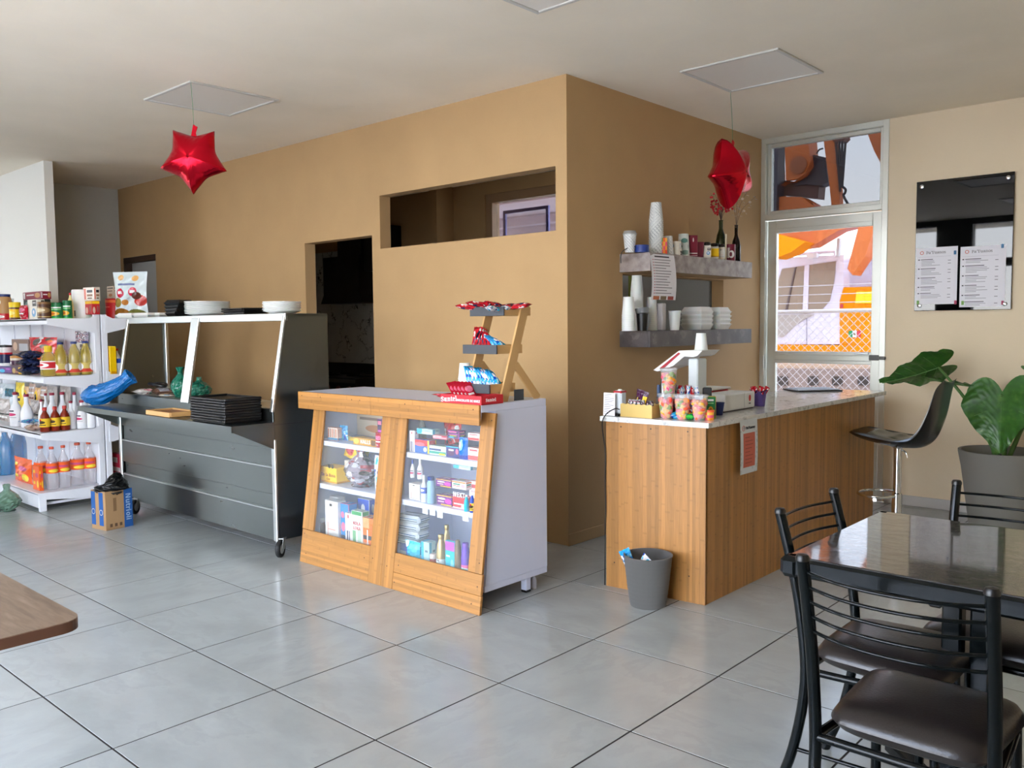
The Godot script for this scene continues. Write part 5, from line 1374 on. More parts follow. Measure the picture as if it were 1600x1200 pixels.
# ---------------------------------------------------------------- snack stand on the showcase
func build_stand() -> void:
	var y0 := 0.987
	var wood := mat("plain_ply", c8(204, 162, 104), 0.6)
	var grey := hue(66, 70, 76, 0.6)
	var s := thing("snack_stand", "three tier wooden snack stand with grey tray fronts on the showcase", "stand")
	for x in [0.165, 0.402]:
		var k := Kit.new()
		k.bar(Vector3(x, y0, 1.018), Vector3(x, 1.47, 0.845), 0.055, 0.012, Vector3(1, 0, 0), 0.001)
		part(s, "upright", k, wood)
		k = Kit.new()
		k.bar(Vector3(x, y0, 0.755), Vector3(x, 1.165, 0.925), 0.042, 0.0118, Vector3(1, 0, 0), 0.001)
		part(s, "brace", k, wood)
	for t in [[1.409, 0.80, 0.998], [1.222, 0.865, 1.052], [1.032, 0.92, 1.105]]:
		var k := Kit.new()
		k.box(Vector3(0.284, t[0] + 0.004, (t[1] + t[2]) / 2), Vector3(0.222, 0.008, t[2] - t[1]), 0.001)
		for x in [0.176, 0.391]:
			k.box(Vector3(x, t[0] + 0.022, (t[1] + t[2]) / 2), Vector3(0.01, 0.044, t[2] - t[1]), 0.001)
		k.box(Vector3(0.284, t[0] + 0.022, t[1] + 0.005), Vector3(0.21, 0.044, 0.01), 0.001)
		var tr := part(s, "tray", k, wood)
		part(tr, "tray_front", kbox(Vector3(0.284, t[0] + 0.022, t[2] + 0.004), Vector3(0.232, 0.045, 0.009), 0.001), grey)
	part(s, "rear_plate", kspan(Vector3(0.404, y0, 0.87), Vector3(0.408, y0 + 0.055, 0.94)), grey)
	rebase(s, Vector3(0.284, y0, 0.95))
	# bars on the tiers
	var bar := pillow_kit(Vector3(0.045, 0.135, 0.026), cells.bars_red, 1.0, 3, 0.08).mesh()
	var bar2 := pillow_kit(Vector3(0.042, 0.12, 0.026), cells.bars_blue, 1.0, 4, 0.08).mesh()
	var bar3 := pillow_kit(Vector3(0.042, 0.115, 0.026), cells.bars_white, 1.0, 5, 0.08).mesh()
	var put := func(mesh: Mesh, p: Vector3, yaw: float, tilt: float, label: String, group: String) -> void:
		var o := solo("snack_bar", label, "snack", mesh, M.printed_film, p, 0.0, group)
		o.basis = Basis(Vector3.UP, yaw) * Basis(Vector3.RIGHT, tilt)
	for k in 11:
		put.call(bar if k % 3 else bar3, Vector3(0.20 + 0.017 * k, 1.435 + 0.012 * (k % 3), 0.95 + 0.02 * (k % 2)), 0.5 + 1.7 * k, -1.45, "wrapped snack bar heaped on the top tier", "snack bars on the top tier")
	for k in 8:
		put.call(bar if k < 5 else bar2, Vector3(0.205 + 0.022 * k, 1.24, 1.01 - 0.012 * k), 0.5 + 0.2 * k, -0.55 - 0.07 * k, "wrapped red snack bar standing in the second tier" if k < 5 else "wrapped cyan snack bar standing in the second tier", "red snack bars on the second tier" if k < 5 else "cyan snack bars on the second tier")
	for k in 10:
		put.call(bar2 if k % 4 < 2 else bar3, Vector3(0.195 + 0.02 * k, 1.045, 1.03 - 0.004 * k), 1.3 + 0.08 * k, -0.35 - 0.03 * k, "wrapped blue snack bar standing in the lowest tier" if k % 4 < 2 else "wrapped white snack bar standing in the lowest tier", "blue snack bars on the lowest tier" if k % 4 < 2 else "white snack bars on the lowest tier")
	put.call(bar, Vector3(0.22, 1.052, 1.085), 0.2, -1.4, "wrapped red snack bar lying at the front of the lowest tier", "")
	# red display carton with sachets
	var b := thing("display_carton", "open red chocolate display carton with white lettering before the snack stand", "carton", Vector3(0.312, y0, 1.145))
	var k := Kit.new()
	k.box(Vector3(0, 0.002, 0), Vector3(0.276, 0.003, 0.15))
	k.box(Vector3(0, 0.022, 0.0745), Vector3(0.276, 0.042, 0.002))
	k.box(Vector3(0, 0.022, -0.0745), Vector3(0.276, 0.042, 0.002))
	for x in [-0.137, 0.137]:
		k.box(Vector3(x, 0.022, 0), Vector3(0.002, 0.042, 0.147))
	part(b, "tray", k, hue(206, 26, 44, 0.4))
	lettering(b, "Suntel", 0.034, M.white_ink, Vector3(-0.08, 0.021, 0.0765), Basis(Vector3.BACK, 0.08), true)
	lettering(b, "CHOCOLATE DE NUEZ", 0.016, M.white_ink, Vector3(0.048, 0.018, 0.0765))
	lettering(b, "Suntel", 0.022, M.white_ink, Vector3(0.1385, 0.022, 0.01), Basis(Vector3.UP, PI / 2), true)
	var sm := pillow_kit(Vector3(0.06, 0.11, 0.010), cells.red_packet, 1.0, 6, 0.06).mesh()
	for a in 5:
		var o := solo("chocolate_sachet", "red chocolate sachet leaning in the red display carton", "sachet", sm, M.printed_film, Vector3(0.225 + 0.026 * a, y0 + 0.005, 1.14), 0.0, "red chocolate sachets")
		o.basis = Basis(Vector3.BACK, 0.6) * Basis(Vector3.UP, 1.35)
	for a in 2:
		var o := solo("chocolate_sachet", "red chocolate sachet lying flat in the red display carton", "sachet", sm, M.printed_film, Vector3(0.215, y0 + 0.018 + a * 0.012, 1.18), 0.0, "flat chocolate sachets")
		o.basis = Basis(Vector3.UP, 1.4 + a * 0.4) * Basis(Vector3.RIGHT, -1.5)
	# white cup piles behind
	cup_stack("white cup in the pile behind the snack stand", Vector3(column_x(727, y0, 0.86), y0, 0.86), 0.028, 0.036, 0.085, 0.175, "", M.foam, "white cups on the showcase")
	cup_stack("white cup in the shorter pile behind the snack stand", Vector3(column_x(742, y0, 0.80), y0, 0.80), 0.024, 0.03, 0.08, 0.15, "", M.foam, "shorter pile of white cups on the showcase")

# ---------------------------------------------------------------- bar counter
func build_counter() -> void:
	var c := thing("bar_counter", "bamboo panelled bar counter below the white marble worktop", "counter")
	var k := Kit.new()
	k.prism([Vector2(0.652, 0.507), Vector2(1.204, 0.462), Vector2(1.204, 0.444), Vector2(0.652, 0.489)], Vector3.ZERO, Vector3.RIGHT, Vector3.BACK, Vector3(0, 0.865, 0))
	part(c, "end_panel", k, M.bamboo_upright)
	part(c, "front_panel", kspan(Vector3(1.186, 0, -1.785), Vector3(1.204, 0.865, 0.452), 0.001), M.bamboo_upright)
	part(c, "rear_end_panel", kspan(Vector3(0.66, 0, -1.785), Vector3(1.186, 0.865, -1.767)), M.bamboo_upright)
	part(c, "inner_shelf", kspan(Vector3(0.68, 0.42, -1.76), Vector3(1.186, 0.438, 0.44)), M.white_board)
	var screw := klathe([Vector2(0, 0.0005), Vector2(0.004, 0.0004), Vector2(0.004, 0)], 8).mesh()
	for p in [[0.74, 0.84], [0.91, 0.84], [1.11, 0.84], [0.70, 0.13], [1.12, 0.13]]:
		var o := part(c, "screw", screw, hue(50, 34, 24), Vector3(p[0], p[1], 0.5075 - (p[0] - 0.652) * 0.0815))
		o.rotation.x = PI / 2
	rebase(c, Vector3(0.93, 0, -0.65))
	k = Kit.new()
	k.prism([Vector2(0.628, 0.528), Vector2(1.228, 0.48), Vector2(1.228, -1.93), Vector2(0.628, -1.93)], Vector3(0, 0.865, 0), Vector3.RIGHT, Vector3.BACK, Vector3(0, 0.025, 0))
	solo("worktop", "polished white marble worktop on the bamboo bar counter", "worktop", k, M.marble)

var menus: StandardMaterial3D
func make_menus() -> void:   # four printed sheets on one picture
	var im := Image.create(1024, 512, false, Image.FORMAT_RGB8)
	im.fill(c8(238, 237, 240))
	var grey := c8(120, 116, 126)
	var dark := c8(52, 48, 56)
	for s in 2:   # two menus for the black glass board, 256 wide each
		var x := s * 256
		im.fill_rect(Rect2i(x, 0, 256, 512), c8(232, 231, 238))
		im.fill_rect(Rect2i(x + 14, 84, 200, 2), c8(190, 186, 196))
		var y := 104
		for b in (5 if s == 0 else 6):
			im.fill_rect(Rect2i(x + 14, y, 10, 9), dark)
			im.fill_rect(Rect2i(x + 30, y + 1, rng.randi_range(60, 110), 6), c8(80, 76, 90))
			y += 16
			for l in rng.randi_range(2, 4):
				im.fill_rect(Rect2i(x + 34, y, rng.randi_range(50, 130), 4), c8(150, 146, 156))
				if l % 2 == 0:
					im.fill_rect(Rect2i(x + 196, y, 18, 5), grey)
				y += 13
			y += 14
	# price list hanging from the shelf
	im.fill_rect(Rect2i(512, 0, 256, 512), c8(236, 234, 240))
	im.fill_rect(Rect2i(560, 20, 150, 16), c8(70, 64, 72))
	for k in 13:
		im.fill_rect(Rect2i(536, 60 + k * 31, 10, 10), c8(190, 90, 110))
		im.fill_rect(Rect2i(552, 60 + k * 31, rng.randi_range(110, 180), 8), c8(128, 122, 132))
	for k in 3:
		im.fill_rect(Rect2i(534 + k * 74, 468, 60, 40), [c8(190, 110, 70), c8(120, 100, 70), c8(150, 60, 50)][k])
	# laminated poster on the counter
	im.fill_rect(Rect2i(768, 0, 256, 512), c8(214, 218, 220))
	for k in 24:
		im.fill_rect(Rect2i(770 + rng.randi_range(0, 240) if k % 2 else (770 if k % 4 else 1000), rng.randi_range(90, 500), 14, 20), c8(186, 196, 194))
	im.fill_rect(Rect2i(810, 130, 172, 320), c8(204, 104, 84))
	for k in 8:
		im.fill_rect(Rect2i(836, 168 + k * 34, rng.randi_range(60, 120), 6), c8(150, 70, 58))
	menus = mat("printed_menus", Color(1, 1, 1), 0.6)
	menus.albedo_texture = ImageTexture.create_from_image(im)
func sheet_rect(n: int) -> Rect2:
	return Rect2(n * 0.25 + 0.002, 0.004, 0.246, 0.992)

func build_counter_goods() -> void:
	var y := 0.8905
	# card terminal group
	var t := thing("card_terminal", "white card terminal with red top and black base on the counter corner", "terminal", Vector3(0.682, y, 0.44))
	part(t, "base", kbox(Vector3(-0.015, 0.006, 0), Vector3(0.085, 0.012, 0.09), 0.003), M.black_plastic)
	part(t, "body", kbox(Vector3(0.01, 0.07, 0), Vector3(0.05, 0.12, 0.05), 0.008), hue(220, 228, 234))
	part(t, "red_band", kbox(Vector3(0.01, 0.122, 0), Vector3(0.052, 0.012, 0.052), 0.004), hue(196, 40, 48))
	part(t, "top_cap", klathe([Vector2(0.012, 0.128), Vector2(0.01, 0.136), Vector2(0, 0.137)], 12), M.foam, Vector3(0.01, 0, 0))
	var cd := solo("price_card", "small white printed card standing beside the card terminal", "card", kbox(Vector3(0, 0.06, 0), Vector3(0.072, 0.118, 0.003), 0.0, cells.menu_white), M.printed_paper, Vector3(0.662, y, 0.495), 0.0)
	cd.rotation.x = -0.05
	solo("power_cord", "thin black power cord hanging down the counter end", "cord", ktube(smooth([Vector3(0.715, 0.925, 0.478), Vector3(0.70, 0.93, 0.495), Vector3(0.675, 0.905, 0.535), Vector3(0.652, 0.86, 0.54), Vector3(0.646, 0.78, 0.522), Vector3(0.655, 0.7, 0.518), Vector3(0.652, 0.55, 0.516), Vector3(0.655, 0.42, 0.516), Vector3(0.648, 0.3, 0.512), Vector3(0.64, 0.0, 0.505)], 5), 0.0028, 6), M.black_plastic)
	packet("purple_packet", "purple packet with brown picture behind the gold tray", "sunset_pack", Vector3(0.775, y, 0.40), Vector3(0.075, 0.135, 0.02), Basis(Vector3.BACK, -0.25))
	# scalloped gold tray with small things
	var g := thing("scalloped_tray", "gold cardboard tray with scalloped rim on the counter corner", "tray", Vector3(0.812, y, 0.425))
	var sc := []
	for k in 29:
		sc.append(Vector2(-0.095 + 0.19 * k / 28.0, 0.062 + 0.006 * absf(sin(k / 28.0 * PI * 6))))
	var poly := [Vector2(0.095, 0), Vector2(-0.095, 0)] + sc
	var k := Kit.new()
	k.prism(poly, Vector3(0, 0, 0.045), Vector3.RIGHT, Vector3.UP, Vector3(0, 0, 0.002))
	k.prism(poly, Vector3(0, 0, -0.047), Vector3.RIGHT, Vector3.UP, Vector3(0, 0, 0.002))
	k.box(Vector3(-0.094, 0.031, 0), Vector3(0.002, 0.062, 0.09))
	k.box(Vector3(0.094, 0.031, 0), Vector3(0.002, 0.062, 0.09))
	k.box(Vector3(0, 0.001, 0), Vector3(0.188, 0.002, 0.09))
	part(g, "tray_walls", k, mat("gold_card", c8(206, 176, 104), 0.4, 0.25))
	var sm := pillow_kit(Vector3(0.045, 0.075, 0.016), cells.wrapped_sweets, 1.0, 9).mesh()
	for a in 6:
		var o := solo("small_sweet", "small wrapped sweet in the scalloped gold tray", "sweet", sm, M.printed_film, Vector3(0.745 + a * 0.026, y + 0.01, 0.43), 0.0, "sweets in the scalloped gold tray")
		o.basis = Basis(Vector3.BACK, -0.2 + 0.1 * (a % 4)) * Basis(Vector3.UP, 0.4 * a)
	# pens in a holder
	var ph := thing("pen_holder", "dark pen holder behind the scalloped gold tray", "holder", Vector3(0.905, y, 0.34))
	part(ph, "holder_body", kbox(Vector3(0, 0.05, 0), Vector3(0.085, 0.1, 0.06), 0.004), hue(70, 50, 40))
	for p in [[-0.04, 0.16, 40, 70, 110, "blue pen"], [-0.022, 0.2, 20, 20, 22, "black pen"], [-0.012, 0.205, 236, 236, 236, "white marker"], [0.006, 0.19, 60, 66, 60, "grey pen"], [0.022, 0.2, 30, 34, 28, "green black pen"], [0.038, 0.185, 226, 180, 30, "yellow marker"]]:
		var o := thing("pen", p[5] + " standing in the dark pen holder", "pen", Vector3(0.905 + p[0], y + 0.1, 0.34 + 0.008 * sin(p[0] * 300)))
		var h: float = p[1] - 0.1
		part(o, "barrel", klathe([Vector2(0.0, 0), Vector2(0.009, 0.0), Vector2(0.009, h * 0.75), Vector2(0.008, h * 0.8), Vector2(0, h * 0.8)], 10), hue(p[2], p[3], p[4]))
		part(o, "cap", klathe([Vector2(0.0085, h * 0.8), Vector2(0.008, h), Vector2(0, h)], 10), hue(190, 130, 100) if p[5] == "white marker" else hue(p[2], p[3], p[4]))
	# cups of fruit gummies
	var gm := mat("gummy_fruit", Color(1, 1, 1), 0.2)
	gm.albedo_texture = M.printed_film.albedo_texture
	var cups := [[Vector3(0.955, y, 0.415), "at the corner side"], [Vector3(1.048, y, 0.415), "in the middle of the row"], [Vector3(1.13, y, 0.395), "at the marble edge"], [Vector3(0.962, y + 0.126, 0.405), "standing on another cup"]]
	for c in cups:
		var o := thing("fruit_cup", "clear cup of fruit gummies " + c[1], "cup", c[0])
		part(o, "fruit_pieces", gummies(0.025, 0.037, 0.098, hash(c[1])), gm)
		part(o, "clear_cup", klathe([Vector2(0, 0.001), Vector2(0.028, 0), Vector2(0.041, 0.118), Vector2(0.0435, 0.118), Vector2(0.0435, 0.121)], 22), M.clear_plastic)
		part(o, "lid", klathe([Vector2(0.045, 0.117), Vector2(0.045, 0.123), Vector2(0.038, 0.126), Vector2(0, 0.126)], 22), M.clear_plastic)
	# wrapped candies in a box behind
	var cb := solo("candy_box", "low red box holding upright wrapped candies behind the fruit cups", "box", kbox(Vector3(0, 0.045, 0), Vector3(0.17, 0.09, 0.07), 0.003, cells.bars_red), M.printed_packaging, Vector3(1.0, y, 0.29))
	var wm := pillow_kit(Vector3(0.03, 0.075, 0.02), cells.bars_red, 1.0, 12, 0.12).mesh()
	var wm2 := pillow_kit(Vector3(0.03, 0.075, 0.02), cells.bars_white, 1.0, 13, 0.12).mesh()
	for a in 7:
		var o := solo("wrapped_candy", "twist wrapped red and white candy standing in the low red box", "candy", wm if a % 2 else wm2, M.printed_film, Vector3(0.93 + a * 0.023, y + 0.085, 0.29 + 0.008 * (a % 3)), 0.0, "candies in the low red box")
		o.basis = Basis(Vector3.BACK, -0.3 + 0.1 * a) * Basis(Vector3.UP, a)
	solo("card_reader", "small black card reader beside the wrapped candies", "reader", kbox(Vector3(0, 0.075, 0), Vector3(0.045, 0.15, 0.02), 0.005), M.black_plastic, Vector3(1.09, y, 0.25), 0.5)
	carton("tea_tin", "dark green tea tin behind the fruit cups", "green_shaker", Vector3(1.125, y, 0.28), Vector3(0.05, 0.11, 0.05), 0.6)
	var q := solo("clear_tub", "small clear tub of orange sweets beside the last fruit cup", "tub", klathe([Vector2(0, 0), Vector2(0.022, 0), Vector2(0.025, 0.05), Vector2(0, 0.052)], 16, cells.gummies), M.printed_film, Vector3(1.165, y, 0.36))
	for a in 2:
		packet_lying("green_packet", ["teal packet lying between the first two fruit cups", "dark green packet lying between the last two fruit cups"][a], "bars_blue" if a == 0 else "green_shaker", Vector3(1.0 + a * 0.085, y, 0.40), Vector3(0.045, 0.06, 0.035), 0.3)
	solo("blue_cup", "small navy blue plastic cup before the cash register", "cup", cup_kit(0.022, 0.03, 0.065), hue(24, 44, 104), Vector3(1.085, y, 0.125))
	# cash register drawer
	var r := thing("cash_register", "white cash register drawer with red emblem on the marble worktop", "cash register", Vector3(0.9875, y, -0.16))
	part(r, "body", kbox(Vector3(0, 0.05, 0), Vector3(0.145, 0.088, 0.345), 0.006), hue(226, 228, 226))
	part(r, "foot_strip", kbox(Vector3(0, 0.003, 0), Vector3(0.13, 0.006, 0.33)), M.black_plastic)
	var e := Kit.new()
	e.lathe([Vector2(0, 0), Vector2(0.012, 0), Vector2(0.012, 0.001), Vector2(0, 0.001)], 14, Vector3.ZERO, Basis(Vector3.BACK, -PI / 2).scaled(Vector3(1, 1.5, 1)))
	part(r, "emblem", e, hue(206, 50, 50), Vector3(0.0727, 0.06, -0.11))
	lettering(r, "star", 0.014, hue(70, 66, 66), Vector3(0.0731, 0.032, -0.11), Basis(Vector3.UP, PI / 2))
	part(r, "front_seam", kspan(Vector3(0.0725, 0.01, -0.052), Vector3(0.0731, 0.092, -0.05)), hue(150, 150, 150))
	# point-of-sale stand behind it
	var p := thing("pos_stand", "white point of sale stand with slanted red striped screen", "screen stand", Vector3(0.85, y, -0.07))
	part(p, "column", kbox(Vector3(0, 0.14, 0), Vector3(0.06, 0.28, 0.1), 0.006), hue(226, 234, 238))
	var z0 := -0.16
	var f := func(u: float, v: float) -> Vector2:
		var w := on_z(u, v, -0.1)
		return Vector2(w.x - 0.85, w.y - y)
	var body := Kit.new()
	body.prism([f.call(1036, 577), f.call(1076, 547), f.call(1112, 547), f.call(1104, 555), f.call(1098, 557), f.call(1084, 556), f.call(1066, 571), f.call(1042, 579)], Vector3(0, 0, -0.12), Vector3.RIGHT, Vector3.UP, Vector3(0, 0, 0.19))
	part(p, "screen_body", body, hue(236, 236, 234))
	var st := Kit.new()
	st.prism([f.call(1046, 574), f.call(1075, 550), f.call(1078, 551.5), f.call(1051, 575.5)], Vector3(0, 0, 0.07), Vector3.RIGHT, Vector3.UP, Vector3(0, 0, 0.002))
	part(p, "red_stripe", st, hue(176, 36, 50))
	solo("foam_cup", "single foam cup upside down on the point of sale stand", "cup", cup_kit(0.026, 0.036, 0.092), M.foam, Vector3(0.86, y + 0.418, -0.09)).rotation.x = PI
	var rd := thing("red_tray", "white rimmed red tray behind the cash register", "tray", Vector3(0.76, y, -0.38))
	part(rd, "tray_body", kbox(Vector3(0, 0.045, 0), Vector3(0.13, 0.09, 0.2), 0.01), hue(190, 30, 40))
	part(rd, "tray_rim", kbox(Vector3(0, 0.095, 0), Vector3(0.145, 0.012, 0.215), 0.004), M.foam)
	var cc := thing("candy_cup", "purple cup filled with red and gold candies by the cash register", "cup", Vector3(1.02, y, -0.46))
	part(cc, "cup_body", cup_kit(0.034, 0.044, 0.085), hue(84, 62, 130))
	var hm := pillow_kit(Vector3(0.03, 0.06, 0.02), cells.bars_red, 1.0, 15, 0.12).mesh()
	for a in 8:
		var o := solo("wrapped_candy", "red and gold candy sticking out of the purple cup", "candy", hm, M.printed_film, Vector3(1.02 + 0.022 * sin(a * 2.4), y + 0.055, -0.46 + 0.022 * cos(a * 2.4)), 0.0, "candies in the purple cup")
		o.basis = Basis(Vector3(cos(a * 2.4), 0, -sin(a * 2.4)), 0.5) * Basis(Vector3.UP, a)
	var cl := thing("clipboard", "black clipboard with papers lying at the far end of the worktop", "clipboard", Vector3(0.80, y, -1.72), 0.85)
	part(cl, "board", kbox(Vector3(0, 0.004, 0), Vector3(0.33, 0.008, 0.23), 0.002), M.black_plastic)
	part(cl, "papers", kbox(Vector3(0, 0.011, 0), Vector3(0.29, 0.005, 0.2)), hue(206, 214, 226, 0.6))
	# laminated poster taped to the worktop edge
	var po := solo("counter_poster", "laminated white poster with red panel hanging from the marble worktop", "poster", sheet_kit(0.185, 0.275, sheet_rect(3)), menus, Vector3(1.2315, 0.875, 0.082), PI / 2)
	po.rotation.z = 0.0
	lettering(po, "Pa'Yuanos", 0.02, M.ink, Vector3(0.012, -0.042, 0.006))
	part(po, "emblem", klathe([Vector2(0.012, 0), Vector2(0.014, 0.0), Vector2(0.014, 0.001), Vector2(0.012, 0.001)], 14), hue(200, 90, 80), Vector3(-0.062, -0.042, 0.005)).rotation.x = PI / 2

func sheet_kit(w: float, h: float, r: Rect2, curl := 0.006) -> Kit:   # thin printed sheet hanging from its top edge, facing +z
	var k := Kit.new()
	for s in [1.0, -1.0]:
		k.grid(4, 10, func(u: float, v: float) -> Vector3:
			return Vector3((u - 0.5) * w * s, -h * (1.0 - v), curl * sin((1.0 - v) * PI * 0.8) + s * 0.0004), r if s > 0 else Rect2(r.position, Vector2(0.001, 0.001)))
	return k

func gummies(r0: float, r1: float, h: float, seed_: int) -> Kit:   # pile of soft fruit pieces filling a cup
	var r := RandomNumberGenerator.new()
	r.seed = seed_
	var k := Kit.new()
	var c: Rect2 = cells.gummies
	for a in 46:
		var t := float(a) / 46
		var y := 0.01 + t * (h - 0.012)
		var rad := lerpf(r0, r1, t) - 0.010
		var an := a * 2.4
		var p := Vector3(sin(an) * rad, y, cos(an) * rad)
		var s := r.randf_range(0.012, 0.018)
		var o := c.position + c.size * Vector2((r.randi() % 4 + 0.4) / 4.0, (r.randi() % 4 + 0.4) / 4.0)
		k.lathe([Vector2(0, -s * 0.6), Vector2(s * 0.8, -s * 0.4), Vector2(s, 0), Vector2(s * 0.8, s * 0.4), Vector2(0, s * 0.6)], 8, p, Basis.from_euler(Vector3(r.randf() * 3, r.randf() * 3, 0)), Rect2(o, c.size * 0.02))
	return k

# ---------------------------------------------------------------- floating shelves on the side wall
func build_wall_shelves() -> void:
	for s in [[1.698, 1.815, "concrete_laminate", "pale concrete look floating shelf above the wall opening"], [1.213, 1.318, "slate_laminate", "dark slate look floating shelf below the wall opening"]]:
		var t := thing("floating_shelf", s[3], "shelf")
		part(t, "front_board", kspan(Vector3(0.22, s[0], -1.932), Vector3(0.235, s[1], -0.546), 0.001), M[s[2]])
		part(t, "end_board", kspan(Vector3(0.0, s[0], -0.561), Vector3(0.2195, s[1], -0.546), 0.001), M[s[2]])
		part(t, "far_end_board", kspan(Vector3(0.0, s[0], -1.932), Vector3(0.2195, s[1], -1.917), 0.001), M[s[2]])
		part(t, "top_board", kspan(Vector3(0.0, s[1] - 0.015, -1.917), Vector3(0.2195, s[1], -0.5615)), M[s[2]])
		part(t, "underside", kspan(Vector3(0.0, s[0], -1.917), Vector3(0.2195, s[0] + 0.01, -0.5615)), M.brown_wall_paint if s[0] > 1.5 else M[s[2]])
		rebase(t, Vector3(0.1, s[0], -1.24))

func on_shelf(u: float, x: float, y: float) -> Vector3:
	return Vector3(x, y, column_z(u, x, y))

func build_shelf_goods() -> void:
	var y := 1.8155
	var X := 0.165
	var p := on_shelf(984, 0.12, y)
	var t := thing("lidded_cup", "patterned paper cup with grey lid at the shelf end", "cup", p)
	part(t, "cup_body", cup_kit(0.03, 0.042, 0.115, "lattice"), M.printed_paper)
	part(t, "lid", klathe([Vector2(0.045, 0.112), Vector2(0.045, 0.12), Vector2(0.04, 0.124), Vector2(0.038, 0.135), Vector2(0, 0.135)], 20), hue(150, 150, 146, 0.4))
	p = on_shelf(1003, 0.18, y)
	t = thing("tape_roll", "roll of blue tape with loose grey end on the upper shelf", "tape", p)
	part(t, "roll", klathe([Vector2(0.02, 0), Vector2(0.045, 0), Vector2(0.045, 0.045), Vector2(0.02, 0.045), Vector2(0.02, 0)], 22), hue(28, 54, 130))
	part(t, "loose_end", ktube(smooth([Vector3(-0.02, 0.035, 0.04), Vector3(-0.05, 0.03, 0.07), Vector3(-0.075, 0.005, 0.105), Vector3(-0.08, -0.03, 0.118), Vector3(-0.078, -0.07, 0.119)], 5), 0.003, 6), hue(70, 76, 76))
	p = on_shelf(1025, 0.15, y)
	cup_stack("patterned paper cup in the tall upside down pile", p, 0.034, 0.047, 0.12, 0.335, "lattice", M.printed_paper, "patterned cups in the tall pile")
	p = on_shelf(1036, 0.20, y)
	carton("picture_card", "orange drink picture card before the tall cup pile", "gummies", p, Vector3(0.055, 0.105, 0.004), 0.9, "", "card")
	for s in [[1044, 0.17, 0.028, 0.037, 0.125, "lattice", "patterned paper cup beside the orange picture card", true], [1056, 0.17, 0.034, 0.04, 0.095, "white_carton", "short white paper cup with faint print", true], [1068, 0.16, 0.034, 0.042, 0.155, "teal_dots", "tall white cup with teal dots", true]]:
		p = on_shelf(s[0], s[1], y)
		solo("paper_cup", s[6], "cup", cup_kit(s[2], s[3], s[4], s[5]), M.printed_paper, p + Vector3(0, s[4], 0)).rotation.x = PI
	p = on_shelf(1081, 0.17, y)
	carton("maroon_canister", "tall maroon box with white emblem on the upper shelf", "maroon_mug", p, Vector3(0.06, 0.15, 0.06), 0.9)
	p = on_shelf(1092, 0.17, y)
	solo("paper_cup", "plain maroon cup beside the tall maroon box", "cup", cup_kit(0.03, 0.036, 0.11), hue(120, 22, 54), p)
	for s in [[1104, "white", "glass jar with black lid and white label beside the maroon cup"], [1116, "choc_yellow", "glass jar with black lid and yellow label"], [1126, "tall_white", "glass jar with black lid and grey label before the green bottle"]]:
		p = on_shelf(s[0], 0.195, y)
		t = thing("label_jar", s[2], "jar", p)
		part(t, "jar_body", kbox(Vector3(0, 0.045, 0), Vector3(0.055, 0.09, 0.055), 0.004), hue(228, 222, 210))
		part(t, "paper_label", kbox(Vector3(0, 0.045, 0), Vector3(0.057, 0.06, 0.057), 0.002, cells[{"white": "white_carton"}.get(s[1], s[1])]), M.printed_paper)
		part(t, "lid", klathe([Vector2(0.028, 0.088), Vector2(0.028, 0.108), Vector2(0.024, 0.112), Vector2(0, 0.112)], 16), M.black_plastic)
		t.rotation.y = 0.6
	p = on_shelf(1126, 0.12, y)
	t = bottle("wine_bottle", "green glass wine bottle holding a sprig of red berries", p, 0.037, 0.30, pane("green_bottle_glass", Color(0.10, 0.17, 0.02), 0.9, 0.08), hue(24, 30, 12, 0.3), "", Vector2(), 0.4, "", 0.56, 0.01)
	var br := thing("berry_sprig", "sprig of red berries in the green wine bottle", "sprig", p + Vector3(0, 0.3, 0))
	var stem := Kit.new()
	var berries := Kit.new()
	for a in 9:
		var d := Vector3(0.10 * sin(a * 2.4), 0.11 + 0.022 * a, 0.10 * cos(a * 2.4)) * (0.7 + 0.06 * (a % 3))
		stem.tube(smooth([Vector3(0, -0.01, 0), d * Vector3(0.3, 0.55, 0.3), d], 4), 0.0018, 5)
		for b in 7:
			var o := d * (0.55 + 0.075 * b) + Vector3(rng.randf_range(-0.02, 0.02), rng.randf_range(-0.02, 0.02), rng.randf_range(-0.02, 0.02))
			berries.lathe([Vector2(0, -0.009), Vector2(0.007, -0.005), Vector2(0.009, 0.0), Vector2(0.007, 0.005), Vector2(0, 0.009)], 8, o)
	part(br, "stems", stem, hue(80, 50, 40))
	part(br, "berries", berries, hue(186, 16, 30, 0.25))
	p = on_shelf(1134, 0.215, y)
	solo("thin_candle", "thin cream candle beside the maroon letter mug", "candle", klathe([Vector2(0, 0), Vector2(0.006, 0), Vector2(0.006, 0.185), Vector2(0, 0.187)], 10), hue(236, 226, 196), p)
	p = on_shelf(1141, 0.19, y)
	t = thing("letter_mug", "maroon mug with a large white letter between candle and dark bottle", "mug", p, 0.55)
	part(t, "mug_body", klathe([Vector2(0, 0), Vector2(0.034, 0), Vector2(0.036, 0.01), Vector2(0.036, 0.12), Vector2(0.033, 0.12), Vector2(0.033, 0.01), Vector2(0, 0.008)], 20), hue(124, 14, 48))
	lettering(t, "b", 0.1, M.white_ink, Vector3(0, 0.055, 0.037))
	p = on_shelf(1150, 0.14, y)
	bottle("wine_bottle", "dark brown glass wine bottle holding dried silvery flowers", p, 0.034, 0.28, pane("dark_bottle_glass", Color(0.05, 0.035, 0.02), 0.95, 0.08), hue(20, 14, 12, 0.3), "", Vector2(), 0.38, "", 0.5, 0.01)
	var df := thing("dried_flowers", "dried silvery flower stems in the dark brown bottle", "sprig", p + Vector3(0, 0.28, 0))
	stem = Kit.new()
	berries = Kit.new()
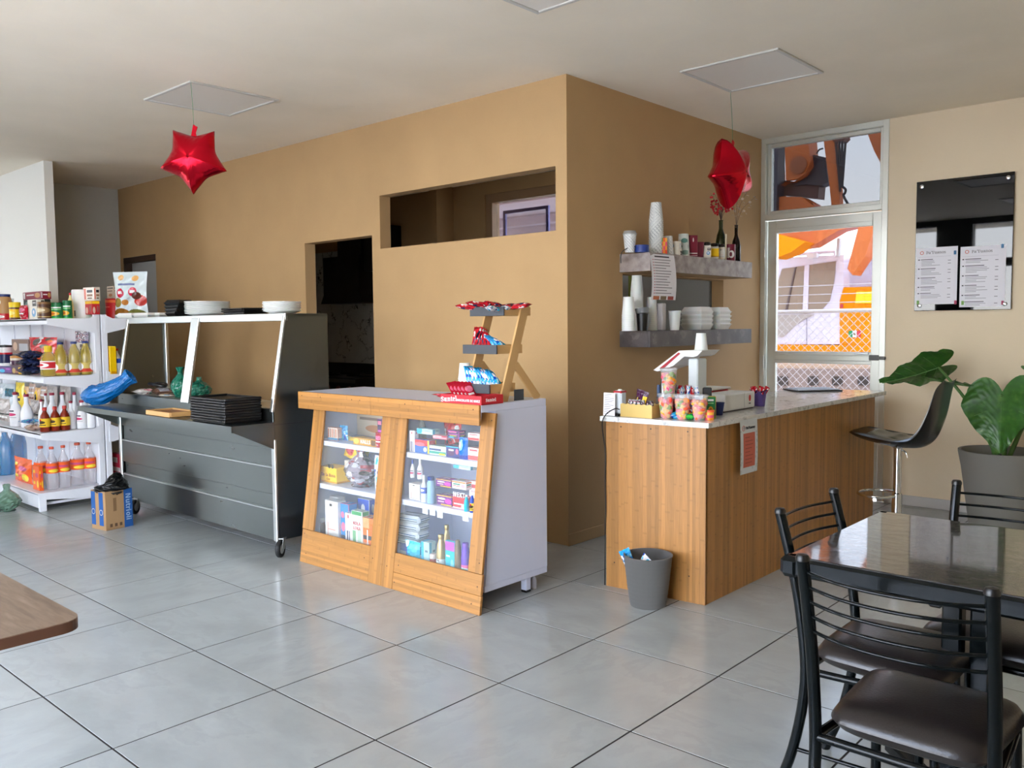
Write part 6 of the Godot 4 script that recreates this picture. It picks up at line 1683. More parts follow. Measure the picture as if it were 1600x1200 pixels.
	for a in 4:
		var d := Vector3(0.05 * (a - 1.5) + 0.03, 0.24 - 0.03 * (a % 2), -0.05 * (a - 1.0))
		stem.tube(smooth([Vector3(0, -0.01, 0), d * Vector3(0.3, 0.55, 0.3), d], 4), 0.0018, 5)
		for b in 8:
			var o := d * (0.3 + 0.1 * b) * Vector3(1, 1, 1) + Vector3(0.016 * sin(b * 2.4), 0, 0.016 * cos(b * 2.4))
			berries.lathe([Vector2(0, -0.002), Vector2(0.011, 0), Vector2(0, 0.002)], 8, o, Basis.from_euler(Vector3(b, b * 2, 0)))
	part(df, "stems", stem, hue(110, 90, 70))
	part(df, "petals", berries, hue(196, 176, 156, 0.4))
	# price list clipped over the front edge of the upper shelf
	var pl := solo("price_list", "long white price list hanging from the upper floating shelf", "price list", sheet_kit(0.265, 0.29, sheet_rect(2), 0.02), menus, Vector3(0.240, 1.805, (column_z(1018, 0.24, 1.75) + column_z(1050, 0.24, 1.75)) / 2), PI / 2 - 0.06)
	pl.rotation.x = 0.0
	# lower shelf
	y = 1.3185
	cup_stack("tall foam cup in the front pile at the shelf end", on_shelf(982, 0.14, y), 0.032, 0.042, 0.12, 0.215, "", M.foam, "foam cups in the front pile", true)
	cup_stack("tall foam cup in the highest pile behind the dark cup", on_shelf(995, 0.07, y), 0.032, 0.042, 0.12, 0.36, "", M.foam, "foam cups in the highest pile", true)
	cup_stack("tall foam cup in the low pile behind the dark cup", on_shelf(1018, 0.1, y), 0.03, 0.038, 0.12, 0.22, "", M.foam, "foam cups in the low pile", true)
	p = on_shelf(1004, 0.19, y)
	t = thing("travel_cup", "black travel cup with tilted grey lid on the lower shelf", "cup", p)
	part(t, "cup_body", cup_kit(0.032, 0.04, 0.11), M.black_plastic)
	var ld := part(t, "lid", klathe([Vector2(0.0, 0.0), Vector2(0.042, 0.002), Vector2(0.044, 0.02), Vector2(0.046, 0.022), Vector2(0.046, 0.034), Vector2(0, 0.036)], 20), hue(120, 122, 122, 0.3), Vector3(0, 0.11, 0))
	ld.rotation.z = 0.12
	p = on_shelf(1029, 0.12, y)
	solo("napkin_pack", "upright white pack of napkins on the lower shelf", "napkins", kbox(Vector3(0, 0.09, 0), Vector3(0.09, 0.18, 0.05), 0.006), hue(206, 202, 204, 0.7), p)
	p = on_shelf(1054, 0.18, y)
	solo("foam_cup", "single white foam cup standing alone on the lower shelf", "cup", cup_kit(0.03, 0.041, 0.13), M.foam, p)
	var cm := clam_kit(0.17, 0.17, 0.07).mesh()
	for s in [[1089, "white foam clamshell box in the pile beside the single cup"], [1118, "white foam clamshell box in the pile beside the door"]]:
		for k in 4:
			solo("foam_clamshell", nth(k) + " " + s[1], "container", cm, M.foam, on_shelf(s[0], 0.12, y) + Vector3(0, 0.03 * k, 0), 0.0, "clamshell boxes near the wall edge" if s[0] > 1100 else "clamshell boxes beside the single cup")

# ---------------------------------------------------------------- black glass menu board
func build_board() -> void:
	var z := BACK + 0.022
	var b := thing("menu_board", "black glass menu board on chrome standoffs beside the door", "menu board", Vector3(1.525, 1.9, z))
	part(b, "glass_sheet", kbox(Vector3(0, 0, 0), Vector3(0.624, 0.924, 0.01), 0.002), M.black_glass)
	for p in [[-0.275, 0.425], [0.275, 0.425], [-0.275, -0.425], [0.275, -0.425]]:
		var k := Kit.new()
		k.lathe([Vector2(0.012, -0.022), Vector2(0.012, 0.006), Vector2(0.014, 0.007), Vector2(0.014, 0.012), Vector2(0.011, 0.014), Vector2(0, 0.014)], 14, Vector3(p[0], p[1], 0), Basis(Vector3.RIGHT, PI / 2))
		part(b, "standoff", k, M.chrome)
	for s in [[0, -0.165, -0.012, 0.275, 0.405, "white printed menu sheet on the black glass board, next to the door"], [1, 0.132, -0.022, 0.285, 0.42, "white printed menu sheet on the black glass board, away from the door"]]:
		var m := solo("menu_sheet", s[5], "menu", sheet_kit(s[3], s[4], sheet_rect(s[0]), 0.001), menus, Vector3(1.525 + s[1], 1.9 + s[2], z + 0.006))
		lettering(m, "Pa'Yuanos", 0.027, M.ink, Vector3(-0.005, -0.036, 0.003), Basis(), true, false)
		part(m, "emblem", klathe([Vector2(0.009, 0), Vector2(0.013, 0.0), Vector2(0.013, 0.001), Vector2(0.009, 0.001)], 14), hue(200, 90, 70), Vector3(-0.1, -0.036, 0.002)).rotation.x = PI / 2
		for c in [[-0.12, -0.39, 110, 160, 60], [0.13, -0.395, 170, 30, 80], [0.12, -0.045 if s[0] == 0 else -0.01, 40, 110, 160]]:
			part(m, "clip", kbox(Vector3(c[0], c[1], 0.004), Vector3(0.016, 0.028, 0.006), 0.002), hue(c[2], c[3], c[4]))

# ---------------------------------------------------------------- waste bin, box, balloons
func build_loose() -> void:
	var b := thing("waste_bin", "grey woven plastic waste bin before the counter end", "waste bin", Vector3(0.985, 0, 0.625))
	var prof := [Vector2(0, 0.004), Vector2(0.082, 0.004), Vector2(0.086, 0.0)]
	for k in 22:
		var t := k / 21.0
		prof.append(Vector2(0.086 + 0.03 * pow(t, 0.8) + (0.0009 if k % 2 else -0.0003), 0.004 + 0.236 * t))
	prof += [Vector2(0.119, 0.242), Vector2(0.119, 0.248), Vector2(0.112, 0.248), Vector2(0.08, 0.012), Vector2(0, 0.01)]
	var bm := mat("woven_plastic", c8(142, 140, 137), 0.5)
	bm.heightmap_enabled = true
	bm.heightmap_texture = weave()
	bm.heightmap_scale = 0.5
	bm.uv1_scale = Vector3(14, 14, 1)
	part(b, "bin_body", klathe(prof, 36), bm)
	packet("bin_wrapper", "blue crumpled wrapper sticking out of the waste bin", "bars_blue", Vector3(0.915, 0.17, 0.66), Vector3(0.07, 0.1, 0.04), Basis(Vector3.BACK, 0.5))
	packet("bin_tissue", "white crumpled tissue inside the waste bin", "bars_white", Vector3(0.955, 0.15, 0.645), Vector3(0.09, 0.1, 0.05), Basis(Vector3.BACK, -0.6))
	# cardboard box by the gondola
	var at := Vector3(-2.735, 0, 1.61)
	var c := thing("cardboard_box", "open brown cardboard box with blue bands by the steel cart", "box", at, 0.13)
	var W := 0.175
	var D := 0.195
	var H := 0.265
	var k := Kit.new()
	k.box(Vector3(0, 0.003, 0), Vector3(W, 0.006, D))
	for s in [-1.0, 1.0]:
		k.box(Vector3(s * (W / 2 - 0.002), H / 2, 0), Vector3(0.004, H, D), 0.001)
		k.box(Vector3(0, H / 2, s * (D / 2 - 0.002)), Vector3(W - 0.008, H, 0.004), 0.001)
	part(c, "box_walls", k, M.cardboard)
	part(c, "blue_band", kbox(Vector3(W / 2 + 0.0006, H / 2, -D / 2 + 0.031), Vector3(0.001, H, 0.062)), hue(24, 84, 150, 0.7))
	for x in [-0.06, 0.035]:
		part(c, "blue_band", kbox(Vector3(x, H / 2 + 0.01, D / 2 + 0.0006), Vector3(0.05, H * 0.86, 0.001)), hue(24, 84, 150, 0.7))
		part(c, "band_swirl", klathe([Vector2(0.016, 0), Vector2(0.02, 0.0), Vector2(0.02, 0.001), Vector2(0.016, 0.001)], 18), hue(206, 196, 180), Vector3(x, H * 0.45, D / 2 + 0.001)).rotation.x = PI / 2
	lettering(c, "Nutrioli", 0.05, hue(150, 176, 206), Vector3(W / 2 + 0.0012, 0.14, -D / 2 + 0.03), Basis(Vector3.UP, PI / 2) * Basis(Vector3.BACK, -PI / 2))
	part(c, "printed_marks", kbox(Vector3(W / 2 + 0.0006, 0.17, 0.03), Vector3(0.001, 0.09, 0.022)), hue(132, 100, 66, 0.9))
	for d in 3:
		part(c, "printed_marks", kbox(Vector3(W / 2 + 0.0006, 0.03, 0.06 - d * 0.035), Vector3(0.001, 0.022, 0.018)), hue(96, 72, 50, 0.9))
	var liner := sack([Vector3(0, 0.16, 0), Vector3(0, 0.22, 0.0), Vector3(0.002, 0.268, 0.0), Vector3(-0.005, 0.29, 0.0), Vector3(-0.03, 0.305, 0.02)], [0.05, 0.08, 0.108, 0.1, 0.02], 41)
	solo("bin_liner", "black plastic bag bulging from the cardboard box", "bag", liner, hue(12, 13, 14, 0.3), at)
	# two foil star balloons on ribbons from the ceiling panels
	star_balloon("red foil star balloon hanging over the steel cart", Vector3(-1.724, 2.385, 1.46), 0.745, -0.04, Vector3(-1.724, 2.844, 1.462), 0.212)
	star_balloon("red foil star balloon hanging by the floating shelves", Vector3(0.522, 2.33, -1.045), 1.55, -0.12, Vector3(0.522, 2.844, -1.035), 0.235)

func weave() -> NoiseTexture2D:
	return noise_tex(7, 0.05, 256, [[0.0, Color(0, 0, 0)], [0.5, Color(1, 1, 1)], [1.0, Color(0, 0, 0)]], 1, 0.0, 0.0, FastNoiseLite.TYPE_CELLULAR)

func star_balloon(label: String, at: Vector3, yaw: float, roll: float, hook: Vector3, R: float) -> void:
	var t := thing("star_balloon", label, "balloon", at)
	var f := FastNoiseLite.new()
	f.seed = 5
	f.frequency = 9.0
	var edge := func(a: float) -> float:   # outline radius of a soft five-pointed star, one point down
		var m := absf(fposmod(a / (TAU / 5.0) + 0.5, 1.0) - 0.5) * 2.0
		return R * lerpf(1.0, 0.655, pow(sin(m * PI / 2), 0.75))
	var k := Kit.new()
	for s in [1.0, -1.0]:
		k.grid(80, 14, func(u: float, v: float) -> Vector3:
			var a := TAU * u
			var r: float = edge.call(a) * v
			var q := 1.0 - v * v
			var w := f.get_noise_2d(a * 3.0, v * 0.4) * 0.02 * v * v
			return Vector3(-sin(a) * r * s, -cos(a) * r, s * (0.105 * (R / 0.22) * pow(maxf(q, 0.0), 0.62) * (1.0 + w * 4) + 0.001)), Rect2(0, 0, 1, 1), true)
	var b := part(t, "foil_body", k, M.red_foil)
	var basis_ := Basis(Vector3.UP, yaw) * Basis(Vector3.BACK, roll)
	b.basis = basis_
	var tail := Kit.new()
	tail.prism([Vector2(-0.02, 0), Vector2(0.02, 0), Vector2(0.012, 0.035), Vector2(0.022, 0.07), Vector2(-0.004, 0.085), Vector2(-0.012, 0.04)], Vector3(0, R * 0.58, -0.002), Vector3.RIGHT, Vector3.UP, Vector3(0, 0, 0.004))
	part(t, "filler_tail", tail, M.red_foil).basis = basis_
	var top := basis_ * Vector3(0, R * 0.58 + 0.06, 0)
	part(t, "ribbon", ktube(smooth([top, (top + hook - at) / 2 + Vector3(0.004, 0, 0), hook - at], 6), 0.0016, 5), hue(60, 130, 80))

# ---------------------------------------------------------------- stool, plant
func build_stool_and_plant() -> void:
	var s := thing("bar_stool", "black padded bar stool with chrome column at the counter", "bar stool", Vector3(1.482, 0, -1.40))
	part(s, "base_disc", klathe([Vector2(0, 0), Vector2(0.19, 0), Vector2(0.19, 0.008), Vector2(0.06, 0.03), Vector2(0.03, 0.045), Vector2(0, 0.046)], 32), M.chrome)
	part(s, "column", klathe([Vector2(0.03, 0.03), Vector2(0.03, 0.30), Vector2(0.024, 0.305), Vector2(0.024, 0.58), Vector2(0.05, 0.60), Vector2(0, 0.605)], 20), M.chrome)
	var ring := []
	for a in 24:
		ring.append(Vector3(-0.115 + 0.115 * cos(TAU * a / 24), 0.285, 0.13 * sin(TAU * a / 24)))
	part(s, "foot_ring", ktube(ring, 0.009, 8, true), M.chrome)
	part(s, "lever", ktube(smooth([Vector3(0.02, 0.575, 0), Vector3(0.05, 0.56, 0.01), Vector3(0.06, 0.53, 0.01)], 4), 0.005), M.chrome)
	# shell: seat sweeping into the back; profile along x (front at -x), width along z
	var prof := [Vector3(-0.25, 0.66, 0), Vector3(-0.235, 0.69, 0), Vector3(-0.1, 0.675, 0), Vector3(0.05, 0.66, 0), Vector3(0.13, 0.70, 0), Vector3(0.19, 0.82, 0), Vector3(0.24, 0.965, 0), Vector3(0.29, 1.0, 0)]
	var back := [Vector3(-0.25, 0.655, 0), Vector3(-0.2, 0.63, 0), Vector3(-0.08, 0.605, 0), Vector3(0.06, 0.592, 0), Vector3(0.18, 0.62, 0), Vector3(0.245, 0.76, 0), Vector3(0.275, 0.92, 0), Vector3(0.292, 0.995, 0)]
	var pf := smooth(prof, 6)
	var pb := smooth(back, 6)
	var k := Kit.new()
	var at := func(list: Array, v: float) -> Vector3:
		var q := v * (list.size() - 1)
		var i := mini(int(q), list.size() - 2)
		return list[i].lerp(list[i + 1], q - i)
	for side in [0, 1]:
		k.grid(16, 48, func(u: float, v: float) -> Vector3:
			var p: Vector3 = at.call(pf if side == 0 else pb, v)
			var w := 0.205 * pow(sin(clampf(0.12 + v * 0.80, 0, 1) * PI), 0.35)
			var x := (u - 0.5) * 2
			var rim := absf(x) * absf(x) * absf(x)
			var o: Vector3 = at.call(pf, v).lerp(at.call(pb, v), 0.5)
			var tuft := -0.008 * absf(sin(v * 26.0)) if side == 0 and absf(x) < 0.75 else 0.0
			return p.lerp(o, rim) + Vector3(0, tuft + 0.02 * x * x, x * w), Rect2(0, 0, 1, 1), side == 1)
	part(s, "padded_shell", k, M.stool_vinyl)
	# planter with elephant ear plant
	var pt := thing("potted_plant", "large leaved elephant ear plant in a tall grey planter", "potted plant", Vector3(1.875, 0, -2.2))
	part(pt, "planter_pot", klathe([Vector2(0, 0), Vector2(0.175, 0), Vector2(0.18, 0.01), Vector2(0.235, 0.40), Vector2(0.255, 0.50), Vector2(0.255, 0.512), Vector2(0.235, 0.512), Vector2(0.225, 0.44), Vector2(0, 0.44)], 36), M.planter)
	part(pt, "soil", klathe([Vector2(0.222, 0.44), Vector2(0.2, 0.455), Vector2(0, 0.46)], 24), M.soil)
	var o := Vector3(1.875, 0, -2.2)
	var leaf := func(base: Vector3, tip: Vector3, across: Vector3, width: float, droop: float, root: Vector3) -> void:   # BASE: where the stalk joins, TIP: leaf point
		var ax := tip - base
		var up := across.cross(ax).normalized()
		var l := Kit.new()
		l.grid(16, 24, func(u: float, v: float) -> Vector3:
			var x := (u - 0.5) * 2
			var t0 := -0.30 * pow(sin(PI * minf(1.0, absf(x) * 0.86 + 0.02)), 0.7)
			var t := lerpf(t0, 1.0, v)
			var half := width * pow(maxf(0.0, 1.0 - v), 0.6) * (0.86 + 0.42 * sin(PI * minf(1.0, v * 1.25)))
			var vein := 0.008 * absf(sin((t * 7.0 - absf(x) * 2.2) * PI)) * absf(x)
			var wave := 0.012 * sin(v * 17.0) * x * x
			return base + ax * t + across * (x * half) + up * (-0.10 * absf(x) * width + vein + wave - droop * t * t) - o, Rect2(0, 0, 1, 1))
		var lf := part(pt, "leaf", l, M.leaf)
		var mid := []
		for a in 9:
			var t := a / 8.0 * 0.96
			mid.append(base + ax * t + up * (-droop * t * t + 0.003) - o)
		part(lf, "midrib", ktube(mid, 0.0035, 5), M.leaf_stem)
		var vk := Kit.new()
		for a in 5:
			for sd in [-1.0, 1.0]:
				var t0 := 0.02 + a * 0.17
				var t1 := t0 + 0.16
				var hw := width * (0.92 - 0.17 * a)
				vk.tube([base + ax * t0 + up * (-droop * t0 * t0 + 0.002) - o, base + ax * ((t0 + t1) / 2) + across * (sd * hw * 0.5) + up * (-0.05 * width + 0.006 - droop * t1 * t1) - o, base + ax * t1 + across * (sd * hw * 0.9) + up * (-0.088 * width + 0.008 - droop * t1 * t1) - o], 0.0018, 4)
		part(lf, "side_veins", vk, hue(104, 148, 78, 0.5))
		part(pt, "stalk", ktube(smooth([root - o, (root * 0.45 + base * 0.55) + Vector3(0.02, 0.03, 0) - o, base + up * -0.004 - o], 8), [0.016, 0.016, 0.015, 0.015, 0.014, 0.014, 0.013, 0.013, 0.012, 0.011, 0.010, 0.010, 0.009, 0.009, 0.008, 0.008, 0.007], 8), M.leaf_stem)
	var root := Vector3(1.87, 0.44, -2.2)
	leaf.call(Vector3(1.52, 1.055, -2.05), Vector3(1.17, 0.905, -2.0), Vector3(0.10, 0.42, 0.75).normalized(), 0.22, 0.04, root)
	leaf.call(Vector3(1.925, 0.90, -1.95), Vector3(1.925, 0.525, -1.88), Vector3(0.97, 0.1, 0.22).normalized(), 0.235, -0.03, root + Vector3(0.03, 0, 0.05))
	leaf.call(Vector3(1.70, 0.935, -2.1), Vector3(1.36, 0.965, -2.1), Vector3(0.02, 0.10, 0.98).normalized(), 0.13, 0.03, root + Vector3(-0.02, 0, 0.02))
	leaf.call(Vector3(2.1, 1.05, -2.2), Vector3(2.45, 0.95, -2.15), Vector3(0.1, 0.2, -0.9).normalized(), 0.18, 0.06, root + Vector3(0.04, 0, 0))

# ---------------------------------------------------------------- tables and chairs
func rounded(x0: float, x1: float, z0: float, z1: float, r: float) -> Array:
	var out := []
	for c in [[x1 - r, z1 - r, 0], [x0 + r, z1 - r, 1], [x0 + r, z0 + r, 2], [x1 - r, z0 + r, 3]]:
		for a in 7:
			var an: float = (c[2] + a / 6.0) * PI / 2
			out.append(Vector2(c[0] + r * cos(an), c[1] + r * sin(an)))
	return out

func build_tables() -> void:
	# black square pedestal table under wrinkled film
	var t := thing("pedestal_table", "black square pedestal table with shiny wrinkled film top", "table", Vector3(2.645, 0, 1.617))
	part(t, "table_top", kbox(Vector3(0, 0.744, 0), Vector3(0.70, 0.012, 0.70), 0.002), M.wrinkled_film)
	var k := Kit.new()
	for s in [-1.0, 1.0]:
		k.box(Vector3(s * 0.35, 0.722, 0), Vector3(0.022, 0.05, 0.70), 0.008)
		k.box(Vector3(0, 0.722, s * 0.35), Vector3(0.70, 0.05, 0.022), 0.008)
	part(t, "edge_frame", k, M.black_metal)
	for x in [-1.0, 1.0]:
		for z in [-1.0, 1.0]:
			part(t, "corner_cap", kbox(Vector3(x * 0.342, 0.722, z * 0.342), Vector3(0.05, 0.056, 0.05), 0.012), M.black_metal)
	for x in [-0.035, 0.035]:
		part(t, "pedestal_post", kbox(Vector3(x, 0.36, 0), Vector3(0.05, 0.68, 0.05), 0.006), M.black_metal)
	k = Kit.new()
	k.bar(Vector3(-0.3, 0.69, 0), Vector3(0.3, 0.69, 0), 0.03, 0.04, Vector3(0, 1, 0), 0.004)
	k.bar(Vector3(0, 0.69, -0.3), Vector3(0, 0.69, 0.3), 0.03, 0.04, Vector3(0, 1, 0), 0.004)
	part(t, "top_cross", k, M.black_metal)
	k = Kit.new()
	k.bar(Vector3(-0.28, 0.02, -0.28), Vector3(0.28, 0.02, 0.28), 0.05, 0.04, Vector3(0, 1, 0), 0.006)
	k.bar(Vector3(0.28, 0.02, -0.28), Vector3(-0.28, 0.02, 0.28), 0.05, 0.04, Vector3(0, 1, 0), 0.006)
	part(t, "foot_cross", k, M.black_metal)
	# wooden tables near the shop windows
	for s in [[0.62, 1.38, "brown wooden table with rounded corner in the aisle before the showcase"], [2.318, 2.98, "brown wooden table beside the black metal chairs"]]:
		var z1 := 4.12
		t = thing("wooden_table", s[2], "table", Vector3((s[0] + s[1]) / 2, 0, (3.393 + z1) / 2))
		var poly := rounded(s[0], s[1], 3.393, z1, 0.045)
		k = Kit.new()
		k.prism(poly, Vector3(0, 0.726, 0), Vector3.RIGHT, Vector3.BACK, Vector3(0, 0.022, 0))
		var e := part(t, "edge_band", k, M.dark_wood_edge, -t.position)
		k = Kit.new()
		k.prism(poly, Vector3(0, 0.748, 0), Vector3.RIGHT, Vector3.BACK, Vector3(0, 0.002, 0))
		part(t, "table_top", k, M.dark_wood, -t.position)
		part(t, "pedestal", klathe([Vector2(0.2, 0), Vector2(0.2, 0.015), Vector2(0.035, 0.04), Vector2(0.035, 0.7), Vector2(0.12, 0.726), Vector2(0, 0.726)], 24), M.black_metal)

func make_chair() -> Node3D:
	var c := thing("dining_chair", "x", "chair")
	var bk: Material = M.black_metal
	for s in [-1.0, 1.0]:
		part(c, "back_post", ktube(smooth([Vector3(s * 0.185, 0.0, 0.262), Vector3(s * 0.186, 0.16, 0.205), Vector3(s * 0.187, 0.36, 0.172), Vector3(s * 0.189, 0.55, 0.186), Vector3(s * 0.19, 0.70, 0.216), Vector3(s * 0.191, 0.832, 0.25)], 5), 0.0145, 12), bk)
		part(c, "post_plug", klathe([Vector2(0.0155, 0), Vector2(0.0155, 0.008), Vector2(0.012, 0.014), Vector2(0, 0.016)], 14), M.black_plastic, Vector3(s * 0.191, 0.828, 0.249))
		part(c, "front_leg", ktube([Vector3(s * 0.165, 0.0, -0.175), Vector3(s * 0.16, 0.41, -0.15)], 0.0125, 10), bk)
		part(c, "side_rail", ktube([Vector3(s * 0.16, 0.395, -0.15), Vector3(s * 0.187, 0.395, 0.173)], 0.011, 8), bk)
		part(c, "side_stretcher", ktube([Vector3(s * 0.163, 0.16, -0.166), Vector3(s * 0.186, 0.16, 0.205)], 0.006, 8), bk)
	part(c, "front_rail", ktube([Vector3(-0.16, 0.395, -0.15), Vector3(0.16, 0.395, -0.15)], 0.011, 8), bk)
	part(c, "back_rail", ktube([Vector3(-0.187, 0.395, 0.173), Vector3(0.187, 0.395, 0.173)], 0.011, 8), bk)
	for a in 5:
		var y := 0.802 - a * 0.036
		var z := 0.25 - (0.832 - y) * 0.25
		part(c, "back_rod", ktube(smooth([Vector3(-0.189, y, z), Vector3(-0.1, y - 0.003, z + 0.036), Vector3(0, y - 0.004, z + 0.047), Vector3(0.1, y - 0.003, z + 0.036), Vector3(0.189, y, z)], 4), 0.0042, 7), bk)
	var k := Kit.new()
	for side in [1.0, -1.0]:
		k.grid(36, 12, func(u: float, v: float) -> Vector3:
			var a := TAU * u
			var e := 0.34
			var x := signf(cos(a)) * pow(absf(cos(a)), e) * 0.192
			var z := signf(sin(a)) * pow(absf(sin(a)), e) * 0.182
			x *= 1.0 - 0.10 * (0.5 + z / 0.364) if z > -0.3 else 1.0
			var rim := pow(v, 6.0)
			var y: float = 0.437 + side * (0.036 * sqrt(maxf(0.0, 1.0 - rim)) + 0.010 * (1.0 - v * v))
			if side < 0:
				y = 0.437 - 0.03 * minf(1.0, (1.0 - v) * 8.0)
			return Vector3(x * v, y, z * v - 0.01), Rect2(0, 0, 1, 1), side > 0)
	part(c, "seat_cushion", k, M.black_vinyl)
	return c

func build_chairs() -> void:
	var proto := make_chair()
	var spots := [[2.655, 2.015, 0.0, "black metal dining chair with its back to the wooden tables"], [2.462, 1.645, -PI / 2, "black metal dining chair between the pedestal table and the bar counter"], [2.656, 1.315, PI, "black metal dining chair on the planter side of the pedestal table"], [3.04, 1.64, PI / 2, "black metal dining chair opposite the one by the bar counter"]]
	for k in 4:
		var c: Node3D = proto
		if k:
			c = proto.duplicate()
			c.name = numbered("dining_chair")
			add_child(c)
		c.position = Vector3(spots[k][0], 0, spots[k][1])
		c.rotation.y = spots[k][2]
		tag(c, spots[k][3], "chair", "dining chairs round the pedestal table")

# ---------------------------------------------------------------- the yard behind the door
func outline(px: Array, z: float) -> Array:   # picture points to (x, y) on the plane z
	var out := []
	for p in px:
		var w := on_z(p[0], p[1], z)
		out.append(Vector2(w.x, w.y))
	return out
func slab(px: Array, z: float, deep: float) -> Kit:
	var k := Kit.new()
	k.prism(outline(px, z), Vector3(0, 0, z - deep), Vector3.RIGHT, Vector3.UP, Vector3(0, 0, deep))
	return k

func build_yard() -> void:
	struct("ground", kspan(Vector3(-60, -0.4, -80), Vector3(60, -0.13, 60)), M.dusty_ground)
	# chain-link fence with barbed wire
	var f := thing("chain_link_fence", "galvanised chain link fence with barbed wire beyond the door", "fence", Vector3(-0.5, -0.13, -5.0))
	var z := -5.0
	var top := 1.60
	var k := Kit.new()
	var pitch := 0.062
	var x := -3.2
	while x < 2.2:
		for d in [1.0, -1.0]:
			var a := Vector3(x, 0.03, 0.002 * d)
			var b := Vector3(x + d * (top - 0.03), top, 0.002 * d)
			k.tube([a, b], 0.0032, 4)
		x += pitch * 1.4142
	var net := part(f, "wire_mesh", k, M.galvanised)
	net.set_meta("kind", "stuff")
	part(f, "top_rail", ktube([Vector3(-3.4, top + 0.012, 0), Vector3(3.2, top + 0.012, 0)], 0.021, 10), M.galvanised)
	for px in [-2.4, 1.0]:
		part(f, "post", ktube([Vector3(px, 0.0, -0.03), Vector3(px, top + 0.34, -0.03)], 0.03, 12), M.galvanised)
	for h in [0.10, 0.19, 0.285]:
		part(f, "barbed_wire", ktube([Vector3(-3.4, top + h, 0), Vector3(3.2, top + h, 0)], 0.004, 5), M.galvanised)
	# excavator
	z = -12.3
	var e := thing("excavator", "orange excavator with white cab and folded boom behind the fence", "excavator", Vector3(-3.3, -0.13, -13.3))
	var og: Material = M.machine_orange
	var add := func(called: String, kit: Kit, m: Material, to: Node = e) -> MeshInstance3D:
		return part(to, called, kit, m, -e.position)
	var cab: MeshInstance3D = add.call("cab", slab([[1190, 410], [1212, 404], [1240, 402], [1318, 398], [1318, 538], [1190, 538]], z, 1.5), M.machine_white)
	# cab side windows, doors lines
	var win: MeshInstance3D = add.call("cab_window", slab([[1222, 420], [1306, 408], [1303, 440], [1296, 470], [1282, 486], [1258, 490], [1196, 488], [1210, 455]], z + 0.02, 0.03), hue(150, 126, 104, 0.15))
	add.call("window_pillar", slab([[1257, 415], [1264, 414], [1262, 489], [1254, 489]], z + 0.04, 0.03), M.machine_white)
	add.call("window_pillar", slab([[1242, 417], [1244, 417], [1229, 488], [1226, 488]], z + 0.04, 0.03), hue(90, 70, 66))
	add.call("lower_window", slab([[1190, 492], [1272, 491], [1258, 498], [1240, 510], [1224, 526], [1190, 527]], z + 0.03, 0.04), hue(176, 160, 146, 0.3))
	add.call("roof_rail", ktube_px([[1213, 408], [1220, 402], [1240, 398], [1305, 393]], z + 0.0, 0.03), M.machine_white)
	for p in [[1234, 398], [1266, 396], [1304, 393]]:
		add.call("rail_post", ktube_px([[p[0], p[1]], [p[0], p[1] + 8]], z, 0.02), M.machine_white)
	add.call("cab_light", slab([[1258, 396], [1276, 395], [1276, 402], [1262, 404]], z + 0.1, 0.2), hue(236, 236, 236))
	add.call("door_seam", slab([[1259.6, 497], [1260.8, 497], [1260.8, 538], [1259.6, 538]], z + 0.012, 0.02), hue(150, 140, 146))
	# engine house
	add.call("engine_house", slab([[1318, 449], [1500, 444], [1500, 541], [1312, 541], [1312, 470]], z + 0.02, 1.9), og)
	add.call("yellow_panel", slab([[1338, 456], [1440, 454], [1440, 474], [1336, 474]], z + 0.05, 0.04), M.machine_yellow)
	add.call("engine_window", slab([[1320, 404], [1480, 400], [1480, 447], [1320, 449]], z - 0.3, 1.2), hue(196, 194, 214, 0.3))
	add.call("deck", slab([[1180, 538], [1500, 541], [1500, 552], [1180, 552]], z + 0.06, 2.2), og)
	add.call("red_mark", slab([[1313, 475], [1317, 475], [1317, 481], [1313, 481]], z + 0.03, 0.02), hue(200, 50, 70))
	var fl := [c8(30, 150, 90), c8(244, 244, 240), c8(214, 50, 60)]
	for a in 3:
		var g: MeshInstance3D = add.call("flag_sticker", slab([[1326 + a * 6.2, 517], [1332.2 + a * 6.2, 516.5], [1332.2 + a * 6.2, 526.5], [1326 + a * 6.2, 527]], z + 0.03, 0.012), hue(fl[a].r8, fl[a].g8, fl[a].b8))
	add.call("flag_crest", slab([[1333.5, 520], [1337, 520], [1337, 523.5], [1333.5, 523.5]], z + 0.036, 0.01), hue(140, 110, 70))
	# tracks and turntable
	add.call("turntable", slab([[1215, 552], [1400, 552], [1390, 566], [1225, 566]], z - 0.6, 1.2), hue(80, 64, 54))
	add.call("track_upper_guard", slab([[1150, 567], [1450, 569], [1450, 578], [1150, 575]], z + 0.35, 0.5), hue(206, 172, 140, 0.8))
	for s in [[z + 0.45, 0.5], [z - 1.7, 0.5]]:
		var tr := slab([[1140, 582], [1150, 575], [1420, 577], [1440, 590], [1430, 612], [1160, 612], [1142, 600]], s[0], s[1])
		add.call("track", tr, hue(150, 128, 116, 0.9))
	for u in [1215, 1262, 1300, 1340]:
		add.call("track_window", slab([[u, 588], [u + 16, 588], [u + 16, 602], [u, 602]], z + 0.47, 0.04), hue(60, 50, 46))
	# boom and arm seen through the transom
	var bo: Material = M.boom_orange
	add.call("boom", slab([[1180, 340], [1208, 335], [1230, 352], [1262, 358], [1290, 350], [1320, 345], [1360, 320], [1400, 300], [1400, 318], [1370, 345], [1352, 400], [1332, 430], [1324, 420], [1342, 352], [1310, 360], [1268, 385], [1232, 390], [1196, 380]], z + 0.7, 0.4), bo)
	add.call("boom_plate", slab([[1212, 222], [1264, 214], [1268, 260], [1258, 275], [1240, 284], [1228, 284], [1216, 292], [1214, 340], [1278, 336], [1270, 318], [1252, 308], [1216, 308]], z + 0.9, 0.35), bo)
